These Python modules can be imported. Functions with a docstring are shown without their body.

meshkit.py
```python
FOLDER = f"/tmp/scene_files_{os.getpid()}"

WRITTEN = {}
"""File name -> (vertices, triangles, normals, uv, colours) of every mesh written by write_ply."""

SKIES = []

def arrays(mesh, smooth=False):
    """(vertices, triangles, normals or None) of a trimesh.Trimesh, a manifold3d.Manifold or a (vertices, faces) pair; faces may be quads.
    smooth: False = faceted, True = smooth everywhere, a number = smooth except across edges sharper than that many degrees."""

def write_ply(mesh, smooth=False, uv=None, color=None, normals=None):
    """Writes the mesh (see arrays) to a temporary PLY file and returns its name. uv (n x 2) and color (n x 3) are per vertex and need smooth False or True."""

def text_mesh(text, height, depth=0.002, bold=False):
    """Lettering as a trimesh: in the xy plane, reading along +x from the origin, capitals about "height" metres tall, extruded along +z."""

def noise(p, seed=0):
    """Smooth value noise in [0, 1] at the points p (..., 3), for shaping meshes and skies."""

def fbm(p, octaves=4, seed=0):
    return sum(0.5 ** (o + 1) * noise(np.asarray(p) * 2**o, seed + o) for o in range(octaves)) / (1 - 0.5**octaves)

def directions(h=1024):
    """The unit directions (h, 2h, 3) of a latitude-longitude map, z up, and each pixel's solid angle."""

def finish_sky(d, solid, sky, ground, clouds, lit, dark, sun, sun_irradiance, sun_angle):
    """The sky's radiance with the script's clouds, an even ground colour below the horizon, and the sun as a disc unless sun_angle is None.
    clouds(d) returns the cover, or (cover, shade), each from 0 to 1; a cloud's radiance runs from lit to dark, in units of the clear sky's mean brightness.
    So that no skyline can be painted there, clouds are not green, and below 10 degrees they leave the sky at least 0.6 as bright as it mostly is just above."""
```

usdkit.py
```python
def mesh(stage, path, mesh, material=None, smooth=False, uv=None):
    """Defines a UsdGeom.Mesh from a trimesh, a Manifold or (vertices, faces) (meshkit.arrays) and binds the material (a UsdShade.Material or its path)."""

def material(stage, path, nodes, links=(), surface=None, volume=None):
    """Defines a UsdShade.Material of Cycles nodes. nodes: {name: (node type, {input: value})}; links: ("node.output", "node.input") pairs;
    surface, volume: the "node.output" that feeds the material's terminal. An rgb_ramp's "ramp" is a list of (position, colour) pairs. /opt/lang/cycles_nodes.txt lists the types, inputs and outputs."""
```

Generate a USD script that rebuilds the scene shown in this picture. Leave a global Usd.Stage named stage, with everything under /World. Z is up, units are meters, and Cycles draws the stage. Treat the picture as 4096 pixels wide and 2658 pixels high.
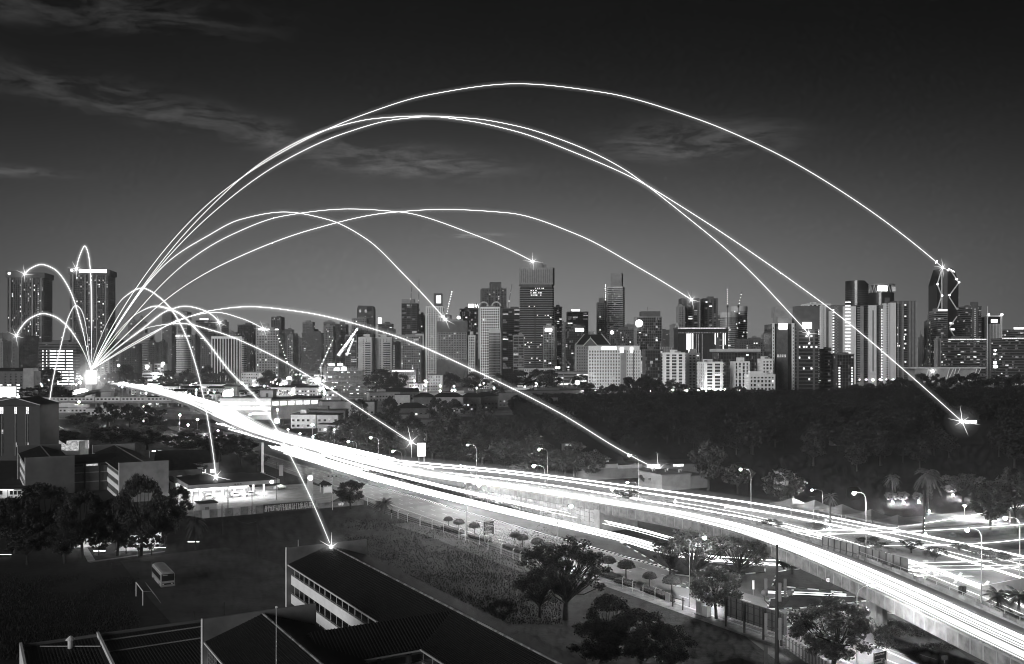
import math, random
import numpy as np, trimesh, usdkit, meshkit
from pxr import Usd, UsdGeom, UsdLux, UsdShade, Gf, Sdf, Vt

stage = Usd.Stage.CreateInMemory()
UsdGeom.SetStageUpAxis(stage, 'Z')
UsdGeom.SetStageMetersPerUnit(stage, 1)
UsdGeom.Xform.Define(stage, '/World')
# ---------------------------------------------------------------- camera, sky, added dim distant light, exposure
FPX, EYE, CX, HY = 3700.0, 43.0, 2048.0, 1430.0      # focal length in pixels of the 4096 wide photograph, eye height, horizon
cam = UsdGeom.Camera.Define(stage, '/World/camera')
cam.CreateFocalLengthAttr(FPX / 4096 * 36)
cam.CreateHorizontalApertureAttr(36)
cam.CreateVerticalApertureAttr(36 * 664 / 1024)
cam.CreateVerticalApertureOffsetAttr((HY - 1329) / 4096 * 36)
cam.CreateClippingRangeAttr(Gf.Vec2f(1, 20000))
cam.AddTranslateOp().Set((0, 0, EYE))
cam.AddRotateXOp().Set(90)
cam.CreateExposureAttr(0.0)
AZ, EL = math.radians(222), math.radians(10)         # direction towards the faint light behind the camera, to its left
# night sky: a weak single-scattering sky in grey, the glow of the city low over the skyline, and thin torn clouds
DRIFT = [(-1.35, 3.85, 1.9, .42, .93), (-1.25, 2.65, .8, .3, .3), (.85, 4.3, .75, .7, .2), (-.55, 4.75, .9, .6, .4), (-2.9, 4.9, .8, .3, .3), (-.3, 7.6, .5, .25, 0), (-4.2, 2.0, 1.6, .5, .6), (2.6, 1.4, 1.5, .5, .4), (-1.5, -3.5, 2.0, .6, .5), (2.5, -2.8, 1.8, .6, .9)]
usdkit.material(stage, '/World/Looks/night_sky', {
    "sky": ("sky_texture", {"sky_type": "single_scattering", "sun_disc": False, "sun_elevation": EL, "sun_rotation": AZ}),
    "bw": ("rgb_to_bw", {}), "k": ("math", {"math_type": "multiply", "value2": 0.0007}),
    "tc": ("texture_coordinate", {}), "xyz": ("separate_xyz", {}),
    "zm": ("math", {"math_type": "maximum", "value2": 0.0}),
    "z1": ("math", {"math_type": "divide", "value2": 0.148}), "z2": ("math", {"math_type": "power", "value2": 2}),
    "at": ("math", {"math_type": "arctan2"}), "a1": ("math", {"math_type": "divide", "value2": 0.54}), "a2": ("math", {"math_type": "multiply"}),
    "s": ("math", {"math_type": "add"}), "neg": ("math", {"math_type": "multiply", "value2": -1}), "e": ("math", {"math_type": "exponent"}),
    "g": ("math", {"math_type": "multiply", "value2": 3.0}), "sum": ("math", {"math_type": "add"}),
    # clouds: torn noise inside a few long drifts
    "zc": ("math", {"math_type": "maximum", "value2": 0.03}),
    "px": ("math", {"math_type": "divide"}), "py": ("math", {"math_type": "divide"}), "cv": ("combine_xyz", {}),
    "n2": ("noise_texture", {"scale": 3.1, "detail": 10, "roughness": 0.72, "distortion": 0.9}),
    "n3": ("noise_texture", {"scale": 9.0, "detail": 5, "roughness": 0.7}),
    "nm": ("math", {"math_type": "multiply_add", "value2": 0.35}),
    "r2": ("map_range", {"from_min": 0.58, "from_max": 0.95, "clamp": True}),
    **{f"e{i}": ("mapping", {"mapping_type": "texture", "location": (cx, cy, 0), "rotation": (0, 0, ro), "scale": (sa, sb, 1)}) for i, (cx, cy, sa, sb, ro) in enumerate(DRIFT)},
    **{f"q{i}": ("gradient_texture", {"gradient_type": "quadratic_sphere"}) for i in range(len(DRIFT))},
    **{f"w{i}": ("math", {"math_type": "add"}) for i in range(len(DRIFT) - 1)},
    "wm": ("math", {"math_type": "multiply_add", "value2": 2.6, "value3": 0.03}), "wc": ("math", {"math_type": "minimum", "value2": 1.2}), "cm": ("math", {"math_type": "multiply"}),
    "ck": ("math", {"math_type": "multiply"}), "cb": ("math", {"math_type": "multiply_add", "value2": 1.3, "value3": 0.5}),
    "tot": ("math", {"math_type": "add"}),
    "c": ("combine_color", {}), "bg": ("background_shader", {"strength": 0.1})},
    [("sky.color", "bw.color"), ("bw.val", "k.value1"), ("tc.generated", "xyz.vector"), ("xyz.z", "zm.value1"), ("zm.value", "z1.value1"), ("z1.value", "z2.value1"),
     ("xyz.x", "at.value1"), ("xyz.y", "at.value2"), ("at.value", "a1.value1"), ("a1.value", "a2.value1"), ("a1.value", "a2.value2"),
     ("z2.value", "s.value1"), ("a2.value", "s.value2"), ("s.value", "neg.value1"), ("neg.value", "e.value1"), ("e.value", "g.value1"),
     ("g.value", "sum.value1"), ("k.value", "sum.value2"),
     ("xyz.z", "zc.value1"), ("xyz.x", "px.value1"), ("zc.value", "px.value2"), ("xyz.y", "py.value1"), ("zc.value", "py.value2"),
     ("px.value", "cv.x"), ("py.value", "cv.y"), ("cv.vector", "n2.vector"), ("cv.vector", "n3.vector"), ("n3.fac", "nm.value1"), ("n2.fac", "nm.value3"), ("nm.value", "r2.value"),
     *[("cv.vector", f"e{i}.vector") for i in range(len(DRIFT))], *[(f"e{i}.vector", f"q{i}.vector") for i in range(len(DRIFT))],
     ("q0.fac", "w0.value1"), ("q1.fac", "w0.value2"), *[(f"w{i - 1}.value", f"w{i}.value1") for i in range(1, len(DRIFT) - 1)], *[(f"q{i + 1}.fac", f"w{i}.value2") for i in range(1, len(DRIFT) - 1)],
     (f"w{len(DRIFT) - 2}.value", "wm.value1"), ("wm.value", "wc.value1"), ("wc.value", "cm.value1"), ("r2.result", "cm.value2"),
     ("sum.value", "cb.value1"), ("cb.value", "ck.value1"), ("cm.value", "ck.value2"),
     ("sum.value", "tot.value1"), ("ck.value", "tot.value2"),
     ("tot.value", "c.r"), ("tot.value", "c.g"), ("tot.value", "c.b"), ("c.color", "bg.color")], surface="bg.background")
sky = UsdLux.DomeLight.Define(stage, '/World/sky')
UsdShade.MaterialBindingAPI.Apply(sky.GetPrim()).Bind(UsdShade.Material.Get(stage, '/World/Looks/night_sky'))
moon = UsdLux.DistantLight.Define(stage, '/World/moon')  # distant light added behind the camera to brighten the facades
moon.CreateIntensityAttr(0.50)
moon.CreateAngleAttr(24)
moon.CreateNormalizeAttr(True)
moon.AddTransformOp().Set(Gf.Matrix4d().SetRotate(Gf.Rotation(Gf.Vec3d(0, 0, 1), Gf.Vec3d(math.sin(AZ) * math.cos(EL), math.cos(AZ) * math.cos(EL), math.sin(EL)))))

# ---------------------------------------------------------------- helpers
def P(x, y, D):                                        # photograph pixel at depth D -> point
    return np.array([(x - CX) / FPX * D, D, EYE - (y - HY) / FPX * D])
def G(x, y, z=0.0):                                    # photograph pixel on the level z -> point
    return P(x, y, FPX * (EYE - z) / (y - HY))
def R(t, n, z=0.0):                                    # along / across the highway corridor
    return np.array([0.51 * t + 0.86 * n, 209 - 0.86 * t + 0.51 * n, z])
CORR = math.degrees(math.atan2(-0.86, 0.51))           # its direction

LOOKS = {}
def mat(name, col, rough=0.85, amp=0.25, scale=0.4, bump=0.0, spec=0.3, metal=0.0, detail=4):
    """grey surface with irregular wear; amp = how far the tone wanders"""
    if name in LOOKS: return LOOKS[name]
    n = {"g": ("geometry", {}), "n": ("noise_texture", {"scale": scale, "detail": detail, "roughness": 0.6}),
         "r": ("rgb_ramp", {"ramp": [(0.28, (col * (1 - amp),) * 3), (0.72, (col * (1 + amp),) * 3)]}),
         "p": ("principled_bsdf", {"roughness": rough, "specular_ior_level": spec, "metallic": metal})}
    l = [("g.position", "n.vector"), ("n.fac", "r.fac"), ("r.color", "p.base_color")]
    if bump:
        n["n2"] = ("noise_texture", {"scale": scale * 9, "detail": 5, "roughness": 0.65})
        n["b"] = ("bump", {"strength": bump, "distance": 0.3})
        l += [("g.position", "n2.vector"), ("n2.fac", "b.height"), ("b.normal", "p.normal")]
    LOOKS[name] = usdkit.material(stage, '/World/Looks/' + name, n, l, surface="p.BSDF")
    return LOOKS[name]
def emit(name, s):
    if name not in LOOKS:
        LOOKS[name] = usdkit.material(stage, '/World/Looks/' + name, {"e": ("emission", {"color": (1, 1, 1), "strength": s})}, surface="e.emission")
    return LOOKS[name]
def emit_varied(name, s, lo=0.35):                     # lit rooms: each object its own brightness
    if name not in LOOKS:
        LOOKS[name] = usdkit.material(stage, '/World/Looks/' + name, {
            "g": ("geometry", {}), "v": ("white_noise_texture" if False else "noise_texture", {"scale": 0.9, "detail": 3, "roughness": 0.7}),
            "m": ("map_range", {"from_min": 0.35, "from_max": 0.65, "to_min": lo * s, "to_max": 1.5 * s, "clamp": True}), "e": ("emission", {"color": (1, 1, 1)})},
            [("g.position", "v.vector"), ("v.fac", "m.value"), ("m.result", "e.strength")], surface="e.emission")
    return LOOKS[name]

_O = 'first second third fourth fifth sixth seventh eighth ninth tenth eleventh twelfth thirteenth fourteenth fifteenth sixteenth seventeenth eighteenth nineteenth'.split()
_T = {20: 'twentieth', 30: 'thirtieth'}
def nth(i):                                            # 0 -> first
    n = i + 1
    if n < 20: return _O[n - 1]
    return _T[n] if n in _T else {2: 'twenty', 3: 'thirty', 4: 'forty'}[n // 10] + ' ' + _O[n % 10 - 1]
USED = {}
def numbered(parent, name):
    k = (parent, name); i = USED.get(k, 0); USED[k] = i + 1
    return parent + '/' + (name if i == 0 else f'{name}_{i:03d}')
def put(prim, **kw):
    for k, v in kw.items():
        if v: prim.SetCustomDataByKey(k, v)
def thing(name, label, cat, loc=(0, 0, 0), rotz=0.0, group=None, scale=None, tilt=None):
    x = UsdGeom.Xform.Define(stage, numbered('/World', name))
    x.AddTranslateOp().Set(tuple(map(float, loc)))
    if rotz: x.AddRotateZOp().Set(float(rotz))
    if tilt: x.AddRotateYOp().Set(float(tilt))
    if scale is not None: x.AddScaleOp().Set(tuple(map(float, scale)))
    put(x.GetPrim(), label=label, category=cat, group=group)
    return str(x.GetPath())
def part(parent, name, mesh, m, smooth=False, kind=None, label=None, uv=None):
    if isinstance(mesh, MB): mesh = mesh.mesh()
    if isinstance(m, str): m = LOOKS[m]
    p = numbered(parent, name)
    g = usdkit.mesh(stage, p, mesh, m, smooth=smooth, uv=uv)
    put(g.GetPrim(), kind=kind, label=label)
    return p
def single(name, mesh, m, label, cat, group=None, kind=None, smooth=False):   # a thing that is one mesh
    p = part('/World', name, mesh, m, smooth)
    put(stage.GetPrimAtPath(p), label=label, category=cat, group=group, kind=kind)
    return p
def struct(name, mesh, m, label=None):
    p = part('/World', name, mesh, m)
    put(stage.GetPrimAtPath(p), kind='structure', label=label, category=None)
    return p
def copy(proto, name, label, cat, loc, rotz=0, group=None, scale=None):
    p = thing(name, label, cat, loc, rotz, group, scale)
    q = stage.GetPrimAtPath(p)
    q.GetReferences().AddInternalReference(proto)
    q.SetInstanceable(True)
    return p
def proto(name):
    p = '/World/' + name
    stage.CreateClassPrim(p)
    return p

_BF = np.array([[0, 2, 1], [0, 3, 2], [4, 5, 6], [4, 6, 7], [0, 1, 5], [0, 5, 4], [1, 2, 6], [1, 6, 5], [2, 3, 7], [2, 7, 6], [3, 0, 4], [3, 4, 7]])
class MB:                                              # collects pieces of one part
    def __init__(s): s.v, s.f, s.n = [], [], 0
    def add(s, v, f):
        v, f = np.asarray(v, float), np.asarray(f, int)
        s.v.append(v); s.f.append(f + s.n); s.n += len(v); return s
    def box(s, x0, x1, y0, y1, z0, z1):
        return s.add([[x0, y0, z0], [x1, y0, z0], [x1, y1, z0], [x0, y1, z0], [x0, y0, z1], [x1, y0, z1], [x1, y1, z1], [x0, y1, z1]], _BF)
    def hexa(s, p): return s.add(p, _BF)                # 8 corners, bottom ring then top ring
    def beam(s, a, b, w, h=None):                       # square bar from a to b
        a, b = np.asarray(a, float), np.asarray(b, float); h = h or w
        d = (b - a) / (np.linalg.norm(b - a) + 1e-9)
        u = np.cross(d, [0, 0, 1.0]); u = u / np.linalg.norm(u) if np.linalg.norm(u) > 1e-3 else np.array([1.0, 0, 0])
        k = np.cross(u, d)
        q = [(-1, -1), (1, -1), (1, 1), (-1, 1)]
        return s.add([a + u * i * w / 2 + k * j * h / 2 for i, j in q] + [b + u * i * w / 2 + k * j * h / 2 for i, j in q], _BF[:, ::-1])
    def tube(s, pts, r, n=6, cap=True):
        v, f = tube(pts, r, n)
        s.add(v, f)
        return s
    def mesh(s):
        if not s.v: s.box(0, .01, 0, .01, 0, .01)
        return (np.vstack(s.v), np.vstack(s.f))
def tube(pts, r, n=6):
    p = np.asarray(pts, float); r = np.broadcast_to(r, (len(p),)).astype(float)
    t = np.gradient(p, axis=0); t /= np.linalg.norm(t, axis=1, keepdims=True) + 1e-12
    ref = np.where(np.abs(t[:, 2:]).max() < 0.95, [[0, 0, 1.0]], [[1.0, 0, 0]])
    if np.abs(t[:, 2]).max() >= 0.95: ref = np.where(np.abs(t[:, 1:2]) < .9, [[0, 1.0, 0]], [[1.0, 0, 0]])
    a = np.cross(t, ref); a /= np.linalg.norm(a, axis=1, keepdims=True) + 1e-12
    b = np.cross(t, a); an = np.arange(n) * 2 * np.pi / n
    v = p[:, None] + r[:, None, None] * (np.cos(an)[None, :, None] * a[:, None] + np.sin(an)[None, :, None] * b[:, None])
    i, j = np.meshgrid(np.arange(len(p) - 1), np.arange(n), indexing='ij')
    q = np.stack([i * n + j, i * n + (j + 1) % n, (i + 1) * n + (j + 1) % n, (i + 1) * n + j], -1).reshape(-1, 4)
    f = np.vstack([q[:, [0, 1, 2]], q[:, [0, 2, 3]]])
    v = np.vstack([v.reshape(-1, 3), p[0], p[-1]]); m = len(p) * n
    k = np.arange(n)
    f = np.vstack([f, np.stack([(k + 1) % n, k, np.full(n, m)], 1), np.stack([m - n + k, m - n + (k + 1) % n, np.full(n, m + 1)], 1)])
    return v, f
def smooth_path(pts, step=None, n=None):               # Catmull-Rom through the points (any number of columns)
    p = np.asarray(pts, float)
    d = np.r_[0, np.cumsum(np.sqrt(np.linalg.norm(np.diff(p, axis=0), axis=1)) + 1e-6)]
    from scipy.interpolate import PchipInterpolator
    f = PchipInterpolator(d, p)
    if n is None: n = max(3, int(np.linalg.norm(np.diff(p, axis=0), axis=1).sum() / step))
    return f(np.linspace(0, d[-1], n))
def ribbon(left, right, z0=None):                      # sheet between two polylines
    l, r = np.asarray(left, float), np.asarray(right, float); n = len(l)
    v = np.vstack([l, r]); i = np.arange(n - 1)
    f = np.vstack([np.stack([i, n + i, n + i + 1], 1), np.stack([i, n + i + 1, i + 1], 1)])
    return v, f
def poly(pts, z=0.0, t=0.0):                           # flat polygon (or plate t thick) from xy points
    from shapely.geometry import Polygon
    q = Polygon([(p[0], p[1]) for p in pts]).buffer(0)
    if q.geom_type != 'Polygon': q = max(q.geoms, key=lambda g: g.area)
    if t:
        m = trimesh.creation.extrude_polygon(q, t, engine='earcut'); m.apply_translation([0, 0, z]); return np.array(m.vertices), np.array(m.faces)
    v, f = trimesh.creation.triangulate_polygon(q, engine='earcut')
    v, f = np.c_[v, np.full(len(v), z)], np.asarray(f)
    a, b, c = v[f[:, 0]], v[f[:, 1]], v[f[:, 2]]
    fl = np.cross(b - a, c - a)[:, 2] < 0
    f[fl] = f[fl][:, ::-1]
    return v, f
def ball(c, r, k=1):
    m = trimesh.creation.icosphere(k, r); return np.array(m.vertices) + c, np.array(m.faces)
def lathe(prof, n=16, c=(0, 0, 0)):                    # profile of (radius, z)
    pr = np.asarray(prof, float); a = np.arange(n) * 2 * np.pi / n
    v = np.stack([pr[:, 0, None] * np.cos(a), pr[:, 0, None] * np.sin(a), np.repeat(pr[:, 1, None], n, 1)], -1).reshape(-1, 3) + c
    i, j = np.meshgrid(np.arange(len(pr) - 1), np.arange(n), indexing='ij')
    q = np.stack([i * n + j, i * n + (j + 1) % n, (i + 1) * n + (j + 1) % n, (i + 1) * n + j], -1).reshape(-1, 4)
    return v, np.vstack([q[:, [0, 1, 2]], q[:, [0, 2, 3]]])

# ---------------------------------------------------------------- surfaces
mat('asphalt', .09, .8, .22, .25, .25)
mat('worn_asphalt', .16, .8, .25, .15, .2)
mat('concrete', .24, .85, .3, .35, .2)
mat('stained_concrete', .15, .9, .5, .55, .2)
mat('pale_plaster', .58, .85, .12, .25)
mat('grey_plaster', .3, .85, .18, .2)
mat('dark_plaster', .13, .85, .2, .2)
mat('white_paint', .8, .6, .1, .5)
mat('road_paint', .5, .7, .25, 1.5)
mat('black_paint', .03, .6, .2, .8)
mat('grass', .015, .95, .65, .07, .6)
mat('soil', .036, .95, .65, .12, .5)
mat('dirt_path', .055, .95, .3, .2, .4)
mat('roof_tile', .016, .8, .3, .6, .2, spec=.15)
mat('roof_metal', .028, .7, .3, .4)
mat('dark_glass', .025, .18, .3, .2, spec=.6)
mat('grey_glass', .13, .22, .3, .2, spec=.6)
mat('steel', .3, .45, .2, .7, metal=.6)
mat('dark_steel', .06, .5, .2, .7, metal=.4)
mat('galvanised', .38, .5, .15, .7, metal=.5)
mat('bark', .035, .95, .4, 3.0, .5)
mat('hedge', .05, .9, .4, 2.0)
mat('paving', .2, .9, .45, .06, .2)
mat('dim_plaster', .17, .9, .3, .25)
mat('sign_board', .07, .5, .1, .5)
mat('sign_black', .012, .5, .1, .5)
mat('car_paint_white', .6, .25, .05, .5, spec=.6)
mat('car_paint_grey', .18, .25, .05, .5, spec=.6)
mat('car_paint_dark', .05, .25, .05, .5, spec=.6)
mat('rubber', .02, .8, .2, 2)
emit_varied('lit_room', .5)
emit_varied('dim_room', .11, .2)
mat('bus_paint', .3, .4, .25, .6, spec=.5)
mat('rib_tile', .022, .38, .4, 1.5, spec=.6)
emit_varied('lit_room_bright', 1.5, .45)
emit('lit_sign', 3.0)
emit('lamp_glow', 420)
emit('far_lamp', 130)
emit('flood', 90)
emit('canopy_lamp', 60)
emit('arc_core', 2.6)
emit('trail_white', 2.0)
emit('trail_soft', 1.0)
emit('trail_hot', 4.5)
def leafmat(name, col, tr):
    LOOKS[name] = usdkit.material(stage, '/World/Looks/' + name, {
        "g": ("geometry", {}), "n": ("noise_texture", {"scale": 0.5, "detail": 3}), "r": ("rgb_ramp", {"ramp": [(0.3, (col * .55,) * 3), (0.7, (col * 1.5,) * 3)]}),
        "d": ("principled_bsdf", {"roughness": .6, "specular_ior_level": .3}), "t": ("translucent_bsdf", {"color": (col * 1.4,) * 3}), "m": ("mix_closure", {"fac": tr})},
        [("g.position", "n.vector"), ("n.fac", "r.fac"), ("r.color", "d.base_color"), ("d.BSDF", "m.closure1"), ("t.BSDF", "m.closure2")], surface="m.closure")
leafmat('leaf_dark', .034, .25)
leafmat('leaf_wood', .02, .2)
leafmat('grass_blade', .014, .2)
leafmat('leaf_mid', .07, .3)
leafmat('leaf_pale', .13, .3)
def glowvol(name, e):                                  # emissive volume imitating the bloom around a light
    LOOKS[name] = usdkit.material(stage, '/World/Looks/' + name, {"p": ("principled_volume", {"density": 0.0, "emission_strength": e, "emission_color": (1, 1, 1)})}, volume="p.volume")
# ================================================================ ground, roads, flyover
rng = random.Random(7)
def sstruct(name):
    x = UsdGeom.Xform.Define(stage, numbered('/World', name)); put(x.GetPrim(), kind='structure'); return str(x.GetPath())
gx, gy = np.meshgrid(np.linspace(-3700, 3700, 61), np.linspace(-60, 4200, 61), indexing='ij')
gv = np.stack([gx, gy, np.zeros_like(gx)], -1).reshape(-1, 3)
gi, gj = np.meshgrid(np.arange(60), np.arange(60), indexing='ij')
gq = np.stack([gi * 61 + gj, (gi + 1) * 61 + gj, (gi + 1) * 61 + gj + 1, gi * 61 + gj + 1], -1).reshape(-1, 4)
struct('ground', (gv, gq), 'grass')
def road_sheet(path, left, right, m='asphalt', name='surface'):
    part(path, name, ribbon(left, right), m)

# ---- the main road on the level, left of the flyover
def kerb_n(t): return float(np.interp(t, [-420, -185, -84, -24, 30, 60], [7.5, 8.3, 12.4, 13.9, 16.2, 16.2]))
ts = np.linspace(-420, 140, 60)
mr = sstruct('main_road')
road_sheet(mr, [R(t, 0, .03) for t in ts], [R(t, kerb_n(t) - .15, .03) for t in ts], 'worn_asphalt')
ts2 = np.linspace(-360, 62, 50)
road_sheet(mr, [R(t, kerb_n(t) + .5, .035) for t in ts2], [R(t, 26.3, .035) for t in ts2], 'asphalt', 'far_carriageway')
def strip(a, b, w, z):
    a, b = np.asarray(a, float), np.asarray(b, float); d = (b - a)[:2]; d /= np.linalg.norm(d); k = np.r_[-d[1], d[0], 0] * w / 2
    v = np.array([a - k, b - k, b + k, a + k]); v[:, 2] = z
    return v, np.array([[0, 1, 2], [0, 2, 3]])
for fr in (.27, .52, .76):                              # broken lane lines
    t = -150.0
    while t < 118:
        if rng.random() < .96: part(mr, 'lane_mark', strip(R(t, kerb_n(t) * fr), R(t + 2.7, kerb_n(t + 2.7) * fr), .14, .05), 'road_paint')
        t += 7.2
far = MB()
for fr in (.27, .52, .76):
    for t in np.arange(-420, -151, 7.2): far.add(*strip(R(t, kerb_n(t) * fr), R(t + 2.7, kerb_n(t + 2.7) * fr), .14, .05))
part(mr, 'far_lane_marks', far, 'road_paint', kind='stuff')
tl = np.linspace(-300, 118, 60)
part(mr, 'edge_line', ribbon([R(t, .45, .05) for t in tl], [R(t, .6, .05) for t in tl]), 'road_paint')
tl = np.linspace(-300, 40, 60)
part(mr, 'edge_line', ribbon([R(t, kerb_n(t) - .75, .05) for t in tl], [R(t, kerb_n(t) - .6, .05) for t in tl]), 'road_paint')
def arrow(t, n, z=.055):                                # painted arrow pointing away from the viewer
    pts = [(-2.4, -.08), (0.6, -.08), (.6, -.45), (2.4, 0), (.6, .45), (.6, .08), (-2.4, .08)]
    q = [R(t - a, n + b)[:2] for a, b in pts]
    return poly(q, z)
for t, fr in ((-30, .64), (-30, .88), (-8, .14), (-40, .4), (78, .4), (92, .64), (104, .88), (-170, .6)):
    part(mr, 'painted_arrow', arrow(t, kerb_n(t) * fr), 'road_paint')
# striped median kerb, stone by stone
t, k = -104.0, 0
kc = sstruct('median_kerb')
while t < 38:
    n0 = kerb_n(t); b = MB()
    c = [R(t, n0 - .15), R(t + .66, n0 - .15), R(t + .66, n0 + .5), R(t, n0 + .5)]
    b.hexa([q for q in c] + [q + [0, 0, .17] for q in [R(t + .04, n0 - .1), R(t + .62, n0 - .1), R(t + .62, n0 + .45), R(t + .04, n0 + .45)]])
    part(kc, 'kerb_stone', b, ('white_paint', 'black_paint')[k % 2]); t += .67; k += 1
far = MB()
for t in np.arange(-420, -104, 1.34):
    n0 = kerb_n(t); c = [R(t, n0 - .15), R(t + .66, n0 - .15), R(t + .66, n0 + .5), R(t, n0 + .5)]
    far.hexa(c + [q + [0, 0, .17] for q in c])
part(kc, 'far_kerb_stones', far, 'grey_plaster', kind='stuff')
# left pavement with its kerb
pv = sstruct('pavement')
tl = np.linspace(-300, 118, 60)
part(pv, 'surface', ribbon([R(t, -3.2, .12) for t in tl], [R(t, -.3, .12) for t in tl]), 'stained_concrete')
t = -150.0
while t < 110:
    b = MB(); c = [R(t, -.3), R(t + 1.9, -.3), R(t + 1.9, -.02), R(t, -.02)]
    b.hexa(c + [q + [0, 0, .16] for q in c]); part(pv, 'kerb_stone', b, 'concrete'); t += 1.92

# ---- junction on the right, its islands and crossing roads
# paved, lamp lit quarter below the skyline
struct('city_paving', poly([(-560, 760), (-330, 640), (-90, 640), (60, 720), (160, 1000), (120, 1320), (-420, 1340), (-640, 1200)], .03), 'paving')
def gpoly(px, z, t=0): return poly([G(x, y)[:2] for x, y in px], z, t)
jn = sstruct('junction_road')
part(jn, 'surface', gpoly([(2420, 2128), (2760, 2190), (3100, 2225), (3500, 2235), (4200, 2190), (4400, 2300), (4300, 2500), (3900, 2560), (3420, 2700), (3180, 2700), (2660, 2300)], .022), 'asphalt')
for px in ([(3560, 2320), (3590, 2270), (3640, 2270), (3625, 2320)], [(3680, 2330), (3720, 2270), (3770, 2270), (3740, 2330)], [(3810, 2335), (3850, 2275), (3900, 2275), (3880, 2335)], [(3935, 2340), (3985, 2280), (4035, 2280), (4020, 2340)]):
    a, b_, c, d = px
    part(jn, 'hatch_mark', gpoly([a, b_, (b_[0] + 14, b_[1]), (a[0] + 16, a[1])], .045), 'road_paint')
part(jn, 'stop_line', gpoly([(3620, 2302), (4090, 2306), (4090, 2310), (3620, 2307)], .046), 'road_paint')
part(jn, 'edge_line', gpoly([(3640, 2282), (4096, 2278), (4096, 2281), (3640, 2286)], .046), 'road_paint')
for px in ([(3440, 2440), (3480, 2440), (3480, 2442.5), (3440, 2442.5)], [(3435, 2450), (3465, 2449), (3465, 2452), (3435, 2453)], [(3545, 2451), (3580, 2456), (3578, 2459), (3545, 2454)], [(3150, 2310), (3226, 2306), (3226, 2308), (3150, 2313)], [(3120, 2515), (3175, 2500), (3176, 2503), (3122, 2518)], [(3155, 2515), (3210, 2535), (3207, 2538), (3152, 2518)], [(3500, 2610), (3525, 2618), (3523, 2621), (3498, 2613)], [(3550, 2640), (3600, 2660), (3597, 2663), (3547, 2643)]):
    part(jn, 'lane_mark', gpoly(px, .045), 'road_paint')
for px in ([(3480, 2574), (3700, 2670), (3694, 2674), (3474, 2577)], [(3130, 2290), (3400, 2325), (3400, 2328), (3130, 2293)]):
    part(jn, 'edge_line', gpoly(px, .046), 'road_paint')
def island(name, px, m, kerb=True, step=1.0, stripe=False):
    s = sstruct(name)
    part(s, 'surface', gpoly(px, .03, .11), m)
    if kerb:
        q = [G(x, y) for x, y in px] + [G(*px[0])]; k = 0
        for a, b_ in zip(q[:-1], q[1:]):
            L = np.linalg.norm(b_ - a); n = max(1, int(L / step)); d = (b_ - a) / L; nn = np.array([-d[1], d[0], 0]) * .14
            for i in range(n):
                c0, c1 = a + d * (L * i / n + .02), a + d * (L * (i + 1) / n - .02)
                b = MB().hexa([c0 - nn, c1 - nn, c1 + nn, c0 + nn] + [x + [0, 0, .17] for x in (c0 - nn, c1 - nn, c1 + nn, c0 + nn)])
                part(s, 'kerb_stone', b, 'black_paint' if (stripe and k % 2) else 'white_paint'); k += 1
island('grass_island', [(3110, 2290), (3210, 2278), (3330, 2318), (3400, 2366), (3370, 2372), (3230, 2358), (3090, 2345)], 'grass', True, 1.6, True)
island('grass_island', [(3080, 2400), (3200, 2380), (3420, 2392), (3500, 2402), (3330, 2424), (3200, 2435), (3070, 2440)], 'grass', True, 1.4, True)
island('kerbed_island', [(3600, 2303), (3680, 2296), (3810, 2296), (3800, 2300), (3620, 2306)], 'stained_concrete', True, 1.1, True)
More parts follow.
